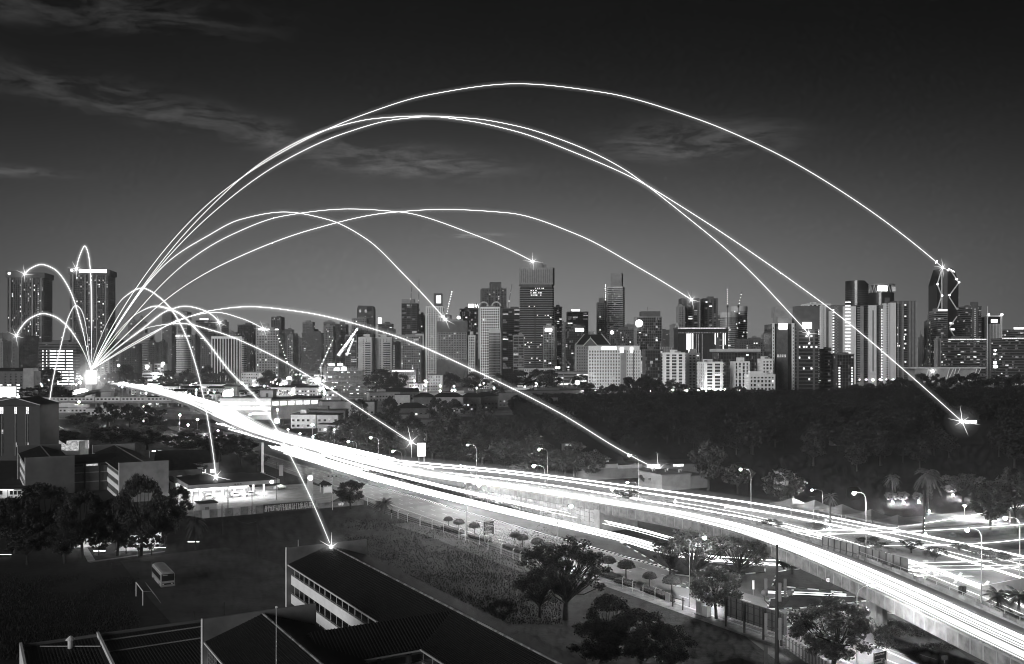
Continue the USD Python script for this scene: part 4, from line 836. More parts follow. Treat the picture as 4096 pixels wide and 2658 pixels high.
# --- dark box with hanging light strips
t = thing('dark_box_block', 'windowless dark box building with hanging strips of white light', 'building', P(2811, HY, 1150) * [1, 1, 0])
w, h = 62, 79
part(t, 'wall', MB().box(-w / 2, w / 2, 0, 30, 0, h - .5), 'black_paint')
part(t, 'roof_slab', MB().box(-w / 2 - .8, w / 2 + .8, -1, 31, h - .5, h + 1.4), 'dark_plaster')
part(t, 'roof_light', MB().box(-w / 2, w / 2 - 3, -1.3, -1.05, h - .2, h + .5), 'lit_room_bright')
for k in range(30): part(t, 'soffit_lamp', MB().box(-w / 2 + 1 + k * 1.98, -w / 2 + 1.8 + k * 1.98, -.4, -.1, h - 6, h - 5.3), 'lit_room')
for x, z0 in ((-20, 52), (-17.6, 43), (-15.4, 43), (-13, 50), (15, 59), (18, 51), (46 / 2 + 2, 50), (27.5, 59)): part(t, 'light_strip', MB().box(x, x + .9, -.4, -.1, z0, h - 6.5), 'lit_sign')
for x in (-12, -8, -5.6, -1): part(t, 'edge_strip', MB().box(x, x + .35, -.3, -.05, 8, h - 7), 'lit_room')
part(t, 'grey_panel', MB().box(16, 22, -.5, -.1, 20, 68), 'dark_plaster')
for k in range(5): part(t, 'slot', MB().box(20.6, 27, -.7, -.2, 36 + k * 7, 36.9 + k * 7), 'pale_plaster')
# --- two round lit towers
for i, (a, b, yt, lab, lb) in enumerate(((2889, 2962, 1250, 'lower left round tower being finished, with lit parapet hoardings', 16), (2931, 2997, 1228, 'taller right round tower with bright banded floors', 14))):
    D = 1750 + 40 * i; r_ = (b - a) / 2 / FPX * D; h = EYE - (yt - HY) / FPX * D
    t = thing('round_tower', lab, 'tower', P((a + b) / 2, HY, D) * [1, 1, 0])
    part(t, 'wall', lathe([(0, 0), (r_ - .5, 0), (r_ - .5, h), (0, h)], 28, (0, r_, 0)), 'grey_glass')
    b_ = MB()
    for k in range(int(h / 3.7) + 1): b_.add(*lathe([(r_ - .6, k * 3.7), (r_, k * 3.7), (r_, k * 3.7 + 1.3), (r_ - .6, k * 3.7 + 1.3)], 28, (0, r_, 0)))
    part(t, 'floor_bands', b_, 'pale_plaster', kind='stuff')
    part(t, 'hoarding', lathe([(r_ + .3, h - 9), (r_ + .3, h)], 28, (0, r_, 0)), 'pale_plaster')
    for q in range(20):
        an = math.pi * (1.15 + .7 * rs.random()); z = rs.randint(6, int(h / 3.7) - 3) * 3.7 + 1.5; c = (r_ * math.cos(an), r_ + r_ * math.sin(an)); part(t, 'lit_window', MB().box(c[0] - 1, c[0] + 1, c[1] - .3, c[1] + .3, z, z + 1.8), 'lit_room_bright')
# --- mirror fronted tower
t = thing('mirror_tower', 'tower with a pale mirror glass strip between white columns and two glowing roof signs', 'tower', P(3180, HY, 1030) * [1, 1, 0])
w, h = 52, 80
part(t, 'wall', MB().box(-26, 26, .5, 30, 0, h), 'dark_glass')
part(t, 'glass_strip', MB().box(-20.5, -8, -.3, .5, 0, h - 3), 'grey_glass', label='pale reflecting glass strip')
for x in (-25.5, -3.6): part(t, 'column', MB().box(x, x + 2.6, -1.2, .5, 0, h + 1), 'white_paint')
for k in range(20):
    for x in (-25.1, -3.2): part(t, 'column_slot', MB().box(x + .5, x + 1.2, -1.35, -1.2, 4 + k * 3.7, 6 + k * 3.7), 'dark_glass')
for k in range(20): part(t, 'floor_band', MB().box(0, 26, -.2, .5, k * 4, k * 4 + 1.3), 'dark_plaster')
for x in (2, 20): part(t, 'pier', MB().box(x, x + 2.2, -.5, .5, 0, h), 'dark_plaster')
part(t, 'upper_block', MB().box(-18, -2, 4, 24, h, h + 8).box(-18, 20, 12, 30, h + 8, h + 20), 'grey_plaster')
part(t, 'right_head', MB().box(1, 27, -1, 30, h - 6, h + 20), 'dark_plaster')
part(t, 'lit_sign', MB().box(-18.5, -9, -1.6, -1.3, h - 6, h + 1), 'lit_sign'); part(t, 'lit_sign', MB().box(8, 18, -1.9, -1.2, h - 5, h + 2), 'lit_sign')
for q in range(16):
    k = rs.choice([13, 13, 14, 7, 7, 4, 10, 16]); x = rs.choice([4, 6, 9, 12, 15, 17.5, 23]); part(t, 'lit_window', MB().box(x, x + 1.8, -.1, .45, k * 4 + 1.5, k * 4 + 3.6), 'lit_room_bright')
for k in range(4): part(t, 'lit_window', MB().box(-20 + k * 2.6, -18 + k * 2.6, -.45, -.31, 43, 46), 'lit_room')
# --- the big residential complex of tall fins
t = thing('residential_complex', 'tallest right hand residential complex of pale end walls between dark window stacks', 'apartment block', P(3500, HY, 1380) * [1, 1, 0])
def cxx(px): return (px - 3500) / FPX * 1380
H0 = EYE - (1210 - HY) / FPX * 1380
part(t, 'wall', MB().box(cxx(3332), cxx(3600), 4, 30, 0, H0 - 4), 'dark_plaster')
for x0, x1, yt, m in ((3375, 3424, 1226, 'white_paint'), (3430, 3455, 1226, 'grey_plaster'), (3474, 3506, 1222, 'white_paint'), (3537, 3558, 1214, 'white_paint'), (3562, 3584, 1212, 'white_paint'), (3322, 3330, 1245, 'white_paint')):
    part(t, 'end_wall', MB().box(cxx(x0), cxx(x1), 0, 8, 0, EYE - (yt - HY) / FPX * 1380), m)
part(t, 'wing', MB().box(cxx(3585), cxx(3668), 2, 34, 0, EYE - (1204 - HY) / FPX * 1380), 'dark_plaster')
for x in (3592, 3612, 3640, 3652, 3664): part(t, 'wing_rib', MB().box(cxx(x), cxx(x) + 1.4, .8, 2.2, 0, EYE - (1206 - HY) / FPX * 1380), 'grey_plaster')
for k in range(34):
    for x0, x1 in ((3585, 3604), (3612, 3632)):
        part(t, 'window', MB().box(cxx(x0), cxx(x1), 1.6, 1.95, 8 + k * 3.4, 10 + k * 3.4), 'dark_glass')
for k in range(17): part(t, 'corridor_light', MB().box(cxx(3381), cxx(3402), -.5, -.2, 44 + k * 5.0, 46 + k * 5.0), 'lit_room_bright')
b_ = MB()
for k in range(34):
    for x0, x1 in ((3430, 3440), (3458, 3472), (3508, 3514), (3546, 3552)): b_.box(cxx(x0), cxx(x1), -.4, 4.2, 6 + k * 3.5, 7.8 + k * 3.5)
part(t, 'window_boxes', b_, 'dark_glass', kind='stuff')
for k in range(30):
    for x in (3334, 3528): part(t, 'lit_window', MB().box(cxx(x), cxx(x) + 2.2, 3.2, 3.8, 8 + k * 4.2, 10 + k * 4.2), 'lit_room_bright') if 8 + k * 4.2 < H0 - 8 else None
b_ = MB()
for k in range(56):
    for j, x in enumerate((3340, 3346, 3352, 3513, 3519, 3525)):
        if (k + j) % 2 == 0: b_.box(cxx(x), cxx(x) + 1.9, 3.4, 4.1, 4 + k * 2.1, 6.1 + k * 2.1)
part(t, 'chequer_panels', b_, 'grey_plaster', kind='stuff')
part(t, 'dark_slot', MB().box(cxx(3490), cxx(3494), -.3, .1, 22, H0 - 12), 'black_paint')
for q in range(14): x = rs.choice([3590, 3594, 3615, 3620]); k = rs.randint(3, 33); part(t, 'lit_window', MB().box(cxx(x), cxx(x) + 2.4, 1.3, 1.58, 8 + k * 3.4, 10 + k * 3.4), 'lit_room_bright')
# --- slanted dark drum and the lit crown drum behind it
t = thing('drum_tower', 'dark drum tower with a slanting top and one ring of light', 'tower', P(3449, HY, 1750) * [1, 1, 0])
r_ = 23; zt = EYE - (1122 - HY) / FPX * 1750
n = 32; an = np.arange(n) * 2 * np.pi / n; bot = np.stack([r_ * np.cos(an), 23 + r_ * np.sin(an), 0 * an], -1); top = bot.copy(); top[:, 2] = zt - np.maximum(0, (top[:, 0] - 4)) * .75
k = np.arange(n); caps = np.array([[0, a, a + 1] for a in range(1, n - 1)]) + n
part(t, 'wall', (np.vstack([bot, top]), np.vstack([np.stack([k, (k + 1) % n, n + (k + 1) % n], 1), np.stack([k, n + (k + 1) % n, n + k], 1), caps])), 'dark_glass')
part(t, 'light_ring', lathe([(r_ + .1, zt - 74), (r_ + .3, zt - 74), (r_ + .3, zt - 71), (r_ + .1, zt - 71)], 32, (0, 23, 0)), 'lit_room_bright')
b_ = MB()
for q in range(18): b_.add(*lathe([(r_, zt - 70 + q * 3.6), (r_ + .15, zt - 70 + q * 3.6), (r_ + .15, zt - 69.4 + q * 3.6), (r_, zt - 69.4 + q * 3.6)], 32, (0, 23, 0))) if zt - 69 + q * 3.6 < zt - 16 else None
part(t, 'floor_bands', b_, 'dark_plaster', kind='stuff')
t = thing('crowned_drum_tower', 'round tower with a glowing sign inside its open braced crown', 'tower', P(3545, HY, 1700) * [1, 1, 0])
zt = EYE - (1135 - HY) / FPX * 1700; r_ = 22
part(t, 'wall', lathe([(0, 0), (r_, 0), (r_, zt - 16), (0, zt - 16)], 32, (0, 22, 0)), 'dark_glass')
part(t, 'crown_core', lathe([(r_ - 4, zt - 16), (r_ - 4, zt - 2)], 32, (0, 22, 0)), 'dark_plaster')
part(t, 'crown_ring', lathe([(r_ - .4, zt - 2), (r_ + .8, zt - 2), (r_ + .8, zt), (r_ - .4, zt)], 32, (0, 22, 0)), 'grey_plaster')
br = MB()
for q in range(16):
    a0, a1 = 2 * math.pi * q / 16, 2 * math.pi * (q + .5) / 16
    br.beam((r_ * math.cos(a0), 22 + r_ * math.sin(a0), zt - 16), (r_ * math.cos(a1), 22 + r_ * math.sin(a1), zt - 2), .7).beam((r_ * math.cos(a0 + .39), 22 + r_ * math.sin(a0 + .39), zt - 16), (r_ * math.cos(a1), 22 + r_ * math.sin(a1), zt - 2), .7)
part(t, 'crown_brace', br, 'pale_plaster', kind='stuff')
part(t, 'lit_sign', MB().box(-16, 2, -.6, -.1, zt - 14, zt - 4), 'lit_sign'); part(t, 'lit_sign', MB().box(12, 18, 2, 2.5, zt - 14, zt - 6), 'lit_room')
part(t, 'lower_screen', MB().box(-3, 6, -.8, -.3, zt - 44, zt - 26), 'dark_plaster')
for q in range(8): part(t, 'lit_window', MB().box(rs.uniform(-3, 18), 0, 0, 0, 0, 0), 'lit_room') if False else None
# --- the braced tower
t = thing('braced_tower', 'slender dark tower with white crossing braces and lamps at their joints', 'tower', P(3790, HY, 1650) * [1, 1, 0])
w = 40; zt = EYE - (1078 - HY) / FPX * 1650
def bx(px, py): return ((px - 3790) / FPX * 1650, EYE - (py - HY) / FPX * 1650)
pr = [bx(3748, 1460), bx(3834, 1460), bx(3834, 1128), bx(3818, 1084), bx(3806, 1074), bx(3768, 1074), bx(3748, 1140)]
m_ = trimesh.creation.extrude_polygon(Polygon(pr), 34, engine='earcut'); v = np.array(m_.vertices); v = np.c_[v[:, 0], v[:, 2], v[:, 1]]
part(t, 'wall', (v, np.array(m_.faces)[:, ::-1]), 'dark_glass')
for (a, b) in (((3765, 1080), (3748, 1138)), ((3766, 1080), (3767, 1460)), ((3748, 1138), (3766, 1184)), ((3766, 1184), (3750, 1235)), ((3800, 1080), (3834, 1132)), ((3834, 1132), (3796, 1184)), ((3796, 1190), (3828, 1240)), ((3828, 1265), (3797, 1310)), ((3797, 1315), (3818, 1348))):
    (x0, z0), (x1, z1) = bx(*a), bx(*b); part(t, 'brace', MB().beam((x0, -1, z0), (x1, -1, z1), 1.5), 'white_paint')
part(t, 'recess', MB().box(bx(3773, 0)[0], bx(3790, 0)[0], -.3, .1, 10, zt - 4), 'dark_plaster')
for q in ((3748, 1138), (3834, 1130), (3766, 1184), (3796, 1182), (3824, 1118), (3790, 1082)): x, z = bx(*q); part(t, 'joint_lamp', ball((x, -2.2, z), 1.9), 'lit_sign')
x, z = bx(3806, 1080); part(t, 'crown_light', MB().beam((x - 6, -1, z + 2), (x + 5, -1, z - 4), 1.6), 'lit_sign')
for q in ((3806, 1294), (3810, 1318)): x, z = bx(*q); part(t, 'lit_window', MB().box(x - 4, x + 3, -1.4, -1, z - 2, z + 2), 'lit_room_bright')
# --- white fin block at the right
t = thing('white_fin_block', 'floodlit white block of slim vertical fins with corner lamps, near the right edge', 'tower', P(3976, HY, 1600) * [1, 1, 0])
w, h = 26, EYE - (1264 - HY) / FPX * 1600
part(t, 'wall', MB().box(-13, 13, .4, 22, 0, h), 'dark_glass')
for k in range(8): part(t, 'fin', MB().box(-9 + k * 2.5, -8 + k * 2.5, -1.1, .4, 0, h - 14), 'white_paint')
for x in (-13.4, 11): part(t, 'corner_pier', MB().box(x, x + 2.4, -1.5, 6, 0, h), 'white_paint')
part(t, 'crown', MB().box(-13.5, 13.5, -1.4, 20, h - 2, h + 1), 'white_paint')
part(t, 'lit_sign', MB().box(-5, 5, -1.8, -1.2, h - 12, h - 6), 'lit_sign')
for x in (-11, 12): part(t, 'corner_lamp', ball((x, -3, h + 2), 2.4), 'lit_sign')
t = thing('mast', 'tall thin pale mast standing left of the white fin block', 'mast', P(3950, HY, 1500) * [1, 1, 0]); zt = EYE - (1226 - HY) / FPX * 1500
part(t, 'shaft', lathe([(1.2, 0), (.9, zt * .7), (.4, zt)], 8), 'white_paint'); part(t, 'base', lathe([(3, 0), (2.4, 3), (1.2, 3.6)], 8), 'concrete')
# --- pavilion in front of the long offices
t = thing('pavilion', 'flat roofed glazed pavilion with slanted white columns before the long office', 'pavilion', P(3790, HY, 1150) * [1, 1, 0])
part(t, 'roof', MB().box(-48, 46, -4, 22, 29, 30.6), 'pale_plaster'); part(t, 'wall', MB().box(-40, 36, 0, 20, 8, 28.8), 'grey_plaster')
for x in (-30, -4, 4, 30): part(t, 'column', MB().beam((x, -3, 10), (x + 5, -3, 29), .8).beam((x + 10, -3, 29), (x + 5, -3, 18), .6), 'white_paint')
for x in (-20, -8, 12, 24, 33): part(t, 'lit_window', MB().box(x, x + 6, -.4, -.1, 12, 16), 'lit_room')
part(t, 'terrace', MB().box(-60, 80, -8, -4.2, 0, 9), 'stained_concrete')
# ================================================================ light: lamps, floodlights, traffic trails, arcs, haze
rl_ = random.Random(5)
emit('street_light', 6500); emit('small_light', 3500)
for nm, e in (('near', 1),): pass
PL = proto('street_lamp_model')
part(PL, 'pole', lathe([(.16, 0), (.16, .4), (.11, .5), (.07, 11.2), (.06, 11.25)], 8), 'galvanised')
part(PL, 'arm', MB().tube([(0, 0, 11.2), (.08, 0, 12.4), (.5, 0, 13.2), (1.3, 0, 13.6), (2.6, 0, 13.78)], .055, 6), 'galvanised')
HEAD_ = part(PL, 'lamp_head', MB().hexa([(2.5, -.16, 13.7), (3.6, -.13, 13.74), (3.6, .13, 13.74), (2.5, .16, 13.7), (2.55, -.1, 13.92), (3.5, -.08, 13.9), (3.5, .08, 13.9), (2.55, .1, 13.92)]), 'galvanised')
part(HEAD_, 'lamp', ball((3.15, 0, 13.52), .27, 2), 'street_light')
PS = proto('small_lamp_model')
part(PS, 'pole', lathe([(.1, 0), (.06, 8.0)], 6), 'galvanised')
HEAD_ = part(PS, 'lamp_head', MB().box(-.5, .5, -.2, .2, 8.0, 8.15), 'galvanised')
part(HEAD_, 'lamp', ball((0, 0, 7.8), .26, 1), 'small_light')
NEARL = [  # pole x, base y, lamp y, arm heading, where
 (2191, 1961, 1797, 205, 'behind the slip road trails near the dark park, left of the arc end'), (2180, 2095, 1863, 200, 'at the foot of the retaining wall below the tall lamp'),
 (2554, 2000, 1821, 200, 'crossed by the arc that lands on the flat roofed block'), (3004, 2088, 1877, 200, 'above the slip road trails right of the vent pipes'),
 (3464, 2237, 1971, 200, 'in front of the tents, right of the small palm'), (2231, 2257, 2030, 25, 'on the left pavement rising out of the big spreading tree'),
 (2758, 2430, 2158, 25, 'on the left pavement beside the leafy street tree'), (3926, 2439, 2116, 200, 'between flyover and crossing near the traffic lights'),
 (3427, 2672, 2353, 28, 'with a short curved arm against the flyover parapet, lower right'), (4079, 2330, 2071, 190, 'at the right edge beside the hatched crossing'),
 (1905, 1923, 1780, 200, 'right of the lit billboard by the trees'), (1884, 2013, 1863, 200, 'beside the start of the retaining wall'),
 (1515, 1875, 1751, 200, 'one of a close pair left of the lit billboard, the taller'), (1426, 1875, 1766, 200, 'left of the close pair above the white road band'),
 (1608, 1938, 1805, 200, 'right under the lit billboard'), (1867, 2140, 1945, 25, 'on the left pavement left of the green direction sign'),
 (2547, 2004, 1929, 200, 'short, over the bush beside the slip road'), (1950, 2036, 1912, 200, 'hidden in the trail glare before the wall'),
 (3290, 2050, 1960, 190, 'small one seen past the tents'), (4040, 2090, 2040, 180, 'unlit looking one high at the right edge')]
for px, by, ly, rot, where in NEARL:
    D = FPX * EYE / (by - HY); hgt = (by - ly) * D / FPX
    copy(PL, 'street_lamp', 'street lamp ' + where, 'street lamp', G(px, by), rot, 'street lamps along the roads', (1, 1, hgt / 13.55))
for px, by, ly, where in ((437, 1703, 1664, 'before the dark tree clump, left of the elevated highway'), (573, 1720, 1685, 'among the floodlit bushes left of the elevated highway'), (719, 1742, 1662, 'tall, at the foot of the elevated highway'), (752, 1742, 1701, 'short, beside the tall one below the elevated highway'),
   (317, 1650, 1609, 'beside the railway at left'), (574, 1650, 1628, 'below the highway ramp'), (790, 1738, 1679, 'unlit pole close to the white highway edge'), (873, 1745, 1722, 'lowest of the row beside the white highway edge'),
   (1250, 1763, 1700, 'tall, before the low white shop block'), (1337, 1776, 1718, 'tall, before the palm left of the billboard'), (1153, 1742, 1723, 'short, before the low white shop block'), (1200, 1760, 1748, 'half hidden in the glare of the highway, left'), (1252, 1775, 1748, 'half hidden in the glare of the highway, right'), (1395, 1750, 1730, 'in the dark garden left of the close pair'),
   (1000, 1690, 1660, 'before the office with bright window bands'), (1110, 1700, 1640, 'by the shop front right of the bright office'), (2448, 2000, 1990, 'low one below the overpass trails'), (3858, 2070, 2063, 'low lamp in the palm garden')):
    D = FPX * EYE / (by - HY); hgt = (by - ly) * D / FPX
    copy(PS, 'street_lamp', 'small street lamp ' + where, 'street lamp', G(px, by), 0, 'smaller street lamps beyond the highway', (1.3, 1.3, max(.4, hgt / 7.8)))
emit('far_light', 340)
PF = proto('far_lamp_model')
part(PF, 'pole', lathe([(.18, 0), (.12, 12.0)], 5), 'galvanised'); HEAD_ = part(PF, 'lamp_head', MB().box(-1, 1, -.3, .3, 12, 12.3), 'galvanised'); part(HEAD_, 'lamp', ball((0, 0, 11.5), .55, 1), 'far_light')
for i in range(180):
    if i < 66: px, y = rl_.uniform(150, 640), 1494 + abs(rl_.gauss(0, 30)) + 14
    elif i < 156: px, y = rl_.uniform(560, 1330), rl_.uniform(1492, 1610)
    else: px, y = rl_.uniform(1500, 2150), rl_.uniform(1530, 1590)
    D = FPX * EYE / (y + 25 - HY)
    copy(PF, 'street_lamp', 'distant street lamp, one of the many bright points around the foot of the skyline', 'street lamp', (((px - CX) / FPX * D), D, 0), rl_.uniform(0, 90), 'distant street lamps at the foot of the skyline')
for i, (px, D) in enumerate([(2340 + 44 * k, rl_.uniform(850, 900)) for k in range(17)] + [(3330 + 27 * k, 1290 + 12 * (k % 3)) for k in range(11)] + [(3720 + 80 * k, 1080) for k in range(5)]):  # lamps added behind the trees to brighten the building fronts
    copy(PF, 'street_lamp', 'added street lamp behind the wood, put in to light the fronts of the right hand blocks', 'street lamp', ((px - CX) / FPX * D, D, 0), rl_.uniform(0, 90), 'added lamps behind the wood')
# floodlights: pole, frame and lamps
def floodlight(px, py, D, r, label, pole=True):
    c = P(px, py, D); t = thing('floodlight', label, 'floodlight', (c[0], c[1], 0))
    if pole: part(t, 'pole', lathe([(.35, 0), (.2, c[2])], 6), 'dark_steel')
    part(t, 'frame', MB().box(-r * 1.1, r * 1.1, .25, .6, c[2] - r, c[2] + r), 'dark_steel')
    part(t, 'lamp', ball((0, -r * .5, c[2]), r * .8, 2), 'flood')
for q in ((912, 1579, 760, 4.2, 'huge round floodlight glare over the roof of the office with bright window bands'), (708, 1555, 1050, 3.2, 'wide floodlight behind the elevated highway, left of the bright office'), (1157, 1516, 1150, 3.2, 'star like floodlight left of the building site'),
          (1114, 1546, 1080, 5.5, 'broad floodlight low on the left of the building site'), (1347, 1481, 1020, 3.0, 'left one of two floodlights on top of the building site'), (1376, 1478, 1020, 3.0, 'right one of two floodlights on top of the building site'),
          (1270, 1524, 1000, 3.6, 'floodlight in the left corner of the building site'), (1710, 1538, 1150, 2.8, 'floodlight right of the building site near the white flats'), (1835, 1272, 1520, 2.8, 'floodlight on the roof beside the W board'),
          (2149, 1531, 1150, 2.6, 'floodlight among the trees under the banded tower'), (2310, 1531, 1120, 2.8, 'floodlight by the leaning boom left of the white grid block'), (1149, 1548, 1060, 1.6, 'small floodlight below the star like one'),
          (3980, 1402, 1200, 1.3, 'upper of the lamp chain before the office at right'), (3980, 1452, 1180, 2.0, 'second lowest of the lamp chain before the office at right'), (3982, 1467, 1170, 2.2, 'lowest of the lamp chain before the office at right'), (3978, 1418, 1190, 1.2, 'second of the lamp chain before the office at right'),
          (189, 1686, 560, 2.4, 'fierce floodlight right of the dark gabled block at left'), (73, 1588, 620, 1.0, 'floodlight beside the lit hoarding at the left edge'), (625, 1496, 1250, 2.4, 'round white lamp above the car park roofs'), (475, 1463, 1400, 1.8, 'round lamp left of the car park roofs'),
          (3730, 1486, 1150, 1.2, 'lamp at the pavilion terrace'), (2226, 1472, 1300, 1.6, 'left of twin lamps on masts before the dark wood'), (2236, 1472, 1300, 1.6, 'right of twin lamps on masts before the dark wood'), (1108, 1684, 520, 1.5, 'star like lamp behind the highway near the shops')): floodlight(*q)
t = thing('lamp_row', 'row of blazing lamps under the white apartments at the edge of the wood', 'lamp row', P(2822, HY, 960) * [1, 1, 0])
part(t, 'rail', MB().box(-21, 21, 0, .4, 10, 10.6), 'dark_steel')
for k in range(11): part(t, 'lamp', ball((-19 + k * 3.8 + rl_.uniform(-.6, .6), -.6, 9.4 + rl_.uniform(-.5, .5)), 1.2, 1), 'flood')
for k in range(4): part(t, 'post', MB().box(-20 + k * 13, -19.7 + k * 13, .1, .3, 0, 10), 'dark_steel')

# ---- traffic trails
glowvol('trail_glow_inner', .07); glowvol('trail_glow_outer', .013)
def trail(pts, r, m, label, group, sides=6):                # lights far away spill wider
    pts = np.asarray(pts); r = r * (1 + np.maximum(0, pts[:, 1] - 130) / 120)
    t = thing('light_trail', label, 'light trail', (0, 0, 0), 0, group); part(t, 'strand', tube(pts, r, sides), m)
    return t
def sheath(t, q):                                       # added emissive tubes standing in for bloom round a bright trail
    f = 1 + np.maximum(0, q[:, 1] - 130) / 260
    part(t, 'glow', tube(q, .45 * f, 8), 'trail_glow_inner', kind='stuff'); part(t, 'glow', tube(q, 1.15 * f, 10), 'trail_glow_outer', kind='stuff')
for i in range(24):
    off = .9 + i * .27 + rl_.uniform(-.15, .15); z = rl_.choice([.45, .6, .75, .9, 1.1])
    s0, s1 = rl_.choice([0, 0, 0, 120]), S_END - 1
    ss_ = np.linspace(s0 + 2, s1, 300); wob = rl_.uniform(0, 6.28)
    r = rl_.uniform(.04, .075)
    q_ = np.array([deck(s, max(.7, off + .18 * math.sin(s / 55 + wob)) * (1 + .55 * float(np.interp(s, [S_MERGE - 160, S_MERGE + 120], [1, 0]))), z) for s in ss_]); t_ = trail(q_, r, rl_.choice(['trail_white', 'trail_hot', 'trail_white', 'trail_soft', 'trail_soft']), nth(i) + ' light trail counted from the near parapet of the flyover deck', 'light trails on the flyover')
    if i % 5 == 2: sheath(t_, q_[150:])
cv = [R(-262, 29), R(-240, 26), R(-215, 22), R(-185, 18.5), R(-85, 19), G(2048, 2060), G(2478, 2162), G(2758, 2236), G(3072, 2262), G(3420, 2282), G(3700, 2312)]
cp2 = smooth_path(cv, n=260); d = np.gradient(cp2, axis=0); d /= np.linalg.norm(d, axis=1, keepdims=True); cn = np.c_[-d[:, 1], d[:, 0], np.zeros(len(d))]
for i in range(13):
    off = -3.4 + i * .62 + rl_.uniform(-.15, .15); z = rl_.choice([.4, .6, .8, 1.0])
    n1 = 260 if i in (2, 4, 7) else rl_.randint(150, 225)
    sq = np.linspace(1, .45, 260)[:, None]
    trail((cp2 + cn * off * sq + [0, 0, z])[:n1], rl_.uniform(.04, .085), rl_.choice(['trail_white', 'trail_hot', 'trail_white', 'trail_soft']), nth(i) + ' light trail from the near side on the level carriageway below the retaining wall', 'light trails on the level carriageway')
for k, (px, zz) in enumerate(([(1100, 1727), (1300, 1787), (1500, 1832), (2048, 1886), (2600, 1957), (3072, 2024), (3500, 2105), (4250, 2262)], [(1150, 1748), (1320, 1800), (1500, 1844), (2048, 1897), (2600, 1985), (3072, 2066), (3500, 2160), (3960, 2290)], [(1150, 1762), (1320, 1816), (1500, 1862), (2048, 1921), (2600, 2011), (3040, 2102), (3400, 2200), (3800, 2330), (4250, 2500)], [(1300, 1790), (2048, 1946), (2460, 1997), (2900, 2075), (3072, 2115), (3300, 2168), (3640, 2262), (4250, 2470)]) and
   [([(1100, 1727), (1300, 1787), (1500, 1832), (2048, 1886), (2600, 1957), (3072, 2024), (3500, 2105), (4250, 2262)], .9), ([(1150, 1748), (1320, 1800), (1500, 1844), (2048, 1897), (2600, 1976), (3072, 2052), (3500, 2142), (4250, 2370)], 1.0), ([(1150, 1762), (1320, 1816), (1500, 1862), (2048, 1921), (2600, 2006), (3072, 2092), (3400, 2180), (3800, 2300), (4250, 2500)], 1.0)]):
    q = smooth_path([G(x, y, zz) for x, y in px], n=140)
    sheath(trail(q, .075, 'trail_hot', ('upper', 'middle', 'lowest')[k] + ' of the light trails sweeping along the slip road beyond the flyover', 'light trails on the slip road'), q)
    trail(q + [.5, .5, .12], .03, 'trail_white', 'thin companion of the ' + ('upper', 'middle', 'lowest')[k] + ' slip road light trail', 'light trails on the slip road')
for k, px in enumerate(([(3120, 2126), (3560, 2112), (3720, 2090), (4096, 2022), (4300, 1975)], [(3170, 2140), (3600, 2128), (3900, 2112), (4096, 2098), (4300, 2080)], [(3420, 2184), (3700, 2182), (3950, 2172), (4096, 2158), (4300, 2138)], [(3620, 2252), (3850, 2248), (4096, 2234), (4300, 2218)], [(3640, 2280), (3900, 2278), (4080, 2268)])):
    q = smooth_path([G(x, y, .8) for x, y in px], n=60)
    sheath(trail(q, .06, 'trail_white', ('topmost', 'second', 'third', 'fourth', 'lowest')[k] + ' of the light trails crossing from the right edge', 'light trails on the cross road'), q)
for i in range(4):                                      # high lamps of buses and lorries against the wall
    pts = (cp2 + cn * (4.6 - .5 * i) * 1.0 + [0, 0, 2.2 + .35 * (i % 3)])[30 + i * 14:215 + i * 8]
    trail(pts, .05, 'trail_white', ('highest', 'second', 'third', 'lowest')[i] + ' of the raised light trails drawn across the face of the retaining wall', 'raised light trails before the retaining wall')
for k, px in enumerate(([(2700, 2008), (3072, 2078), (3440, 2180), (3900, 2330), (4250, 2460)], [(2900, 2030), (3300, 2092), (3720, 2188), (4250, 2330)], [(3100, 2112), (3420, 2196), (3760, 2318), (4250, 2530)], [(3560, 2230), (3800, 2310), (4020, 2395), (4250, 2490)], [(3300, 2080), (3640, 2150), (4250, 2300)])):
    q = smooth_path([G(x, y, .9) for x, y in px], n=80); sheath(trail(q, .045, 'trail_white', ('first, starting highest', 'second, highest at the edge', 'third, nearest the parapet', 'fourth, shortest', 'fifth, fanning out')[k] + ', of the finer light trails fanning out to the right edge', 'fine light trails fanning to the right edge'), q)
for k, px in enumerate(([(3072, 2366), (3200, 2370), (3385, 2378)], [(3072, 2372), (3180, 2377), (3385, 2385)])):
    trail([G(x, y, .7) for x, y in px], .06, 'trail_white', ('upper', 'lower')[k] + ' of two short light trails under the flyover at right', 'light trails under the flyover')
for k, px in enumerate(([(280, 1575), (318, 1566), (345, 1560)], [(284, 1571), (325, 1561), (362, 1556)], [(290, 1577), (330, 1568), (350, 1563)])):
    trail([G(x, y, 7) for x, y in px], .2, 'trail_hot', ('left', 'upper', 'right')[k] + ' streak of the bright blob on the ramp left of the elevated highway', 'light streaks on the ramp')
# right edge stripe where the glare of the far highway thickens
for i in range(34):
    n0 = 15 + i * 1.0; n1 = n0 + (34 - n0) * .25; ta, tb = rl_.uniform(-430, -340), rl_.uniform(-200, -95) if n0 > 29 or n0 < 27 else -150
    if n0 < 27: ta = rl_.uniform(-262, -225)
    trail([R(t, n0 + (n1 - n0) * max(0, (-200 - t) / 230) + .3 * math.sin(t / 40 + i), rl_.choice([.5, .8]) if False else .5 + (i % 3) * .25) for t in np.linspace(ta, tb, 60)], rl_.uniform(.05, .085), rl_.choice(['trail_white', 'trail_hot', 'trail_white']), nth(i) + ' light trail from the near side on the merging lanes before the wall', 'light trails on the merging lanes')

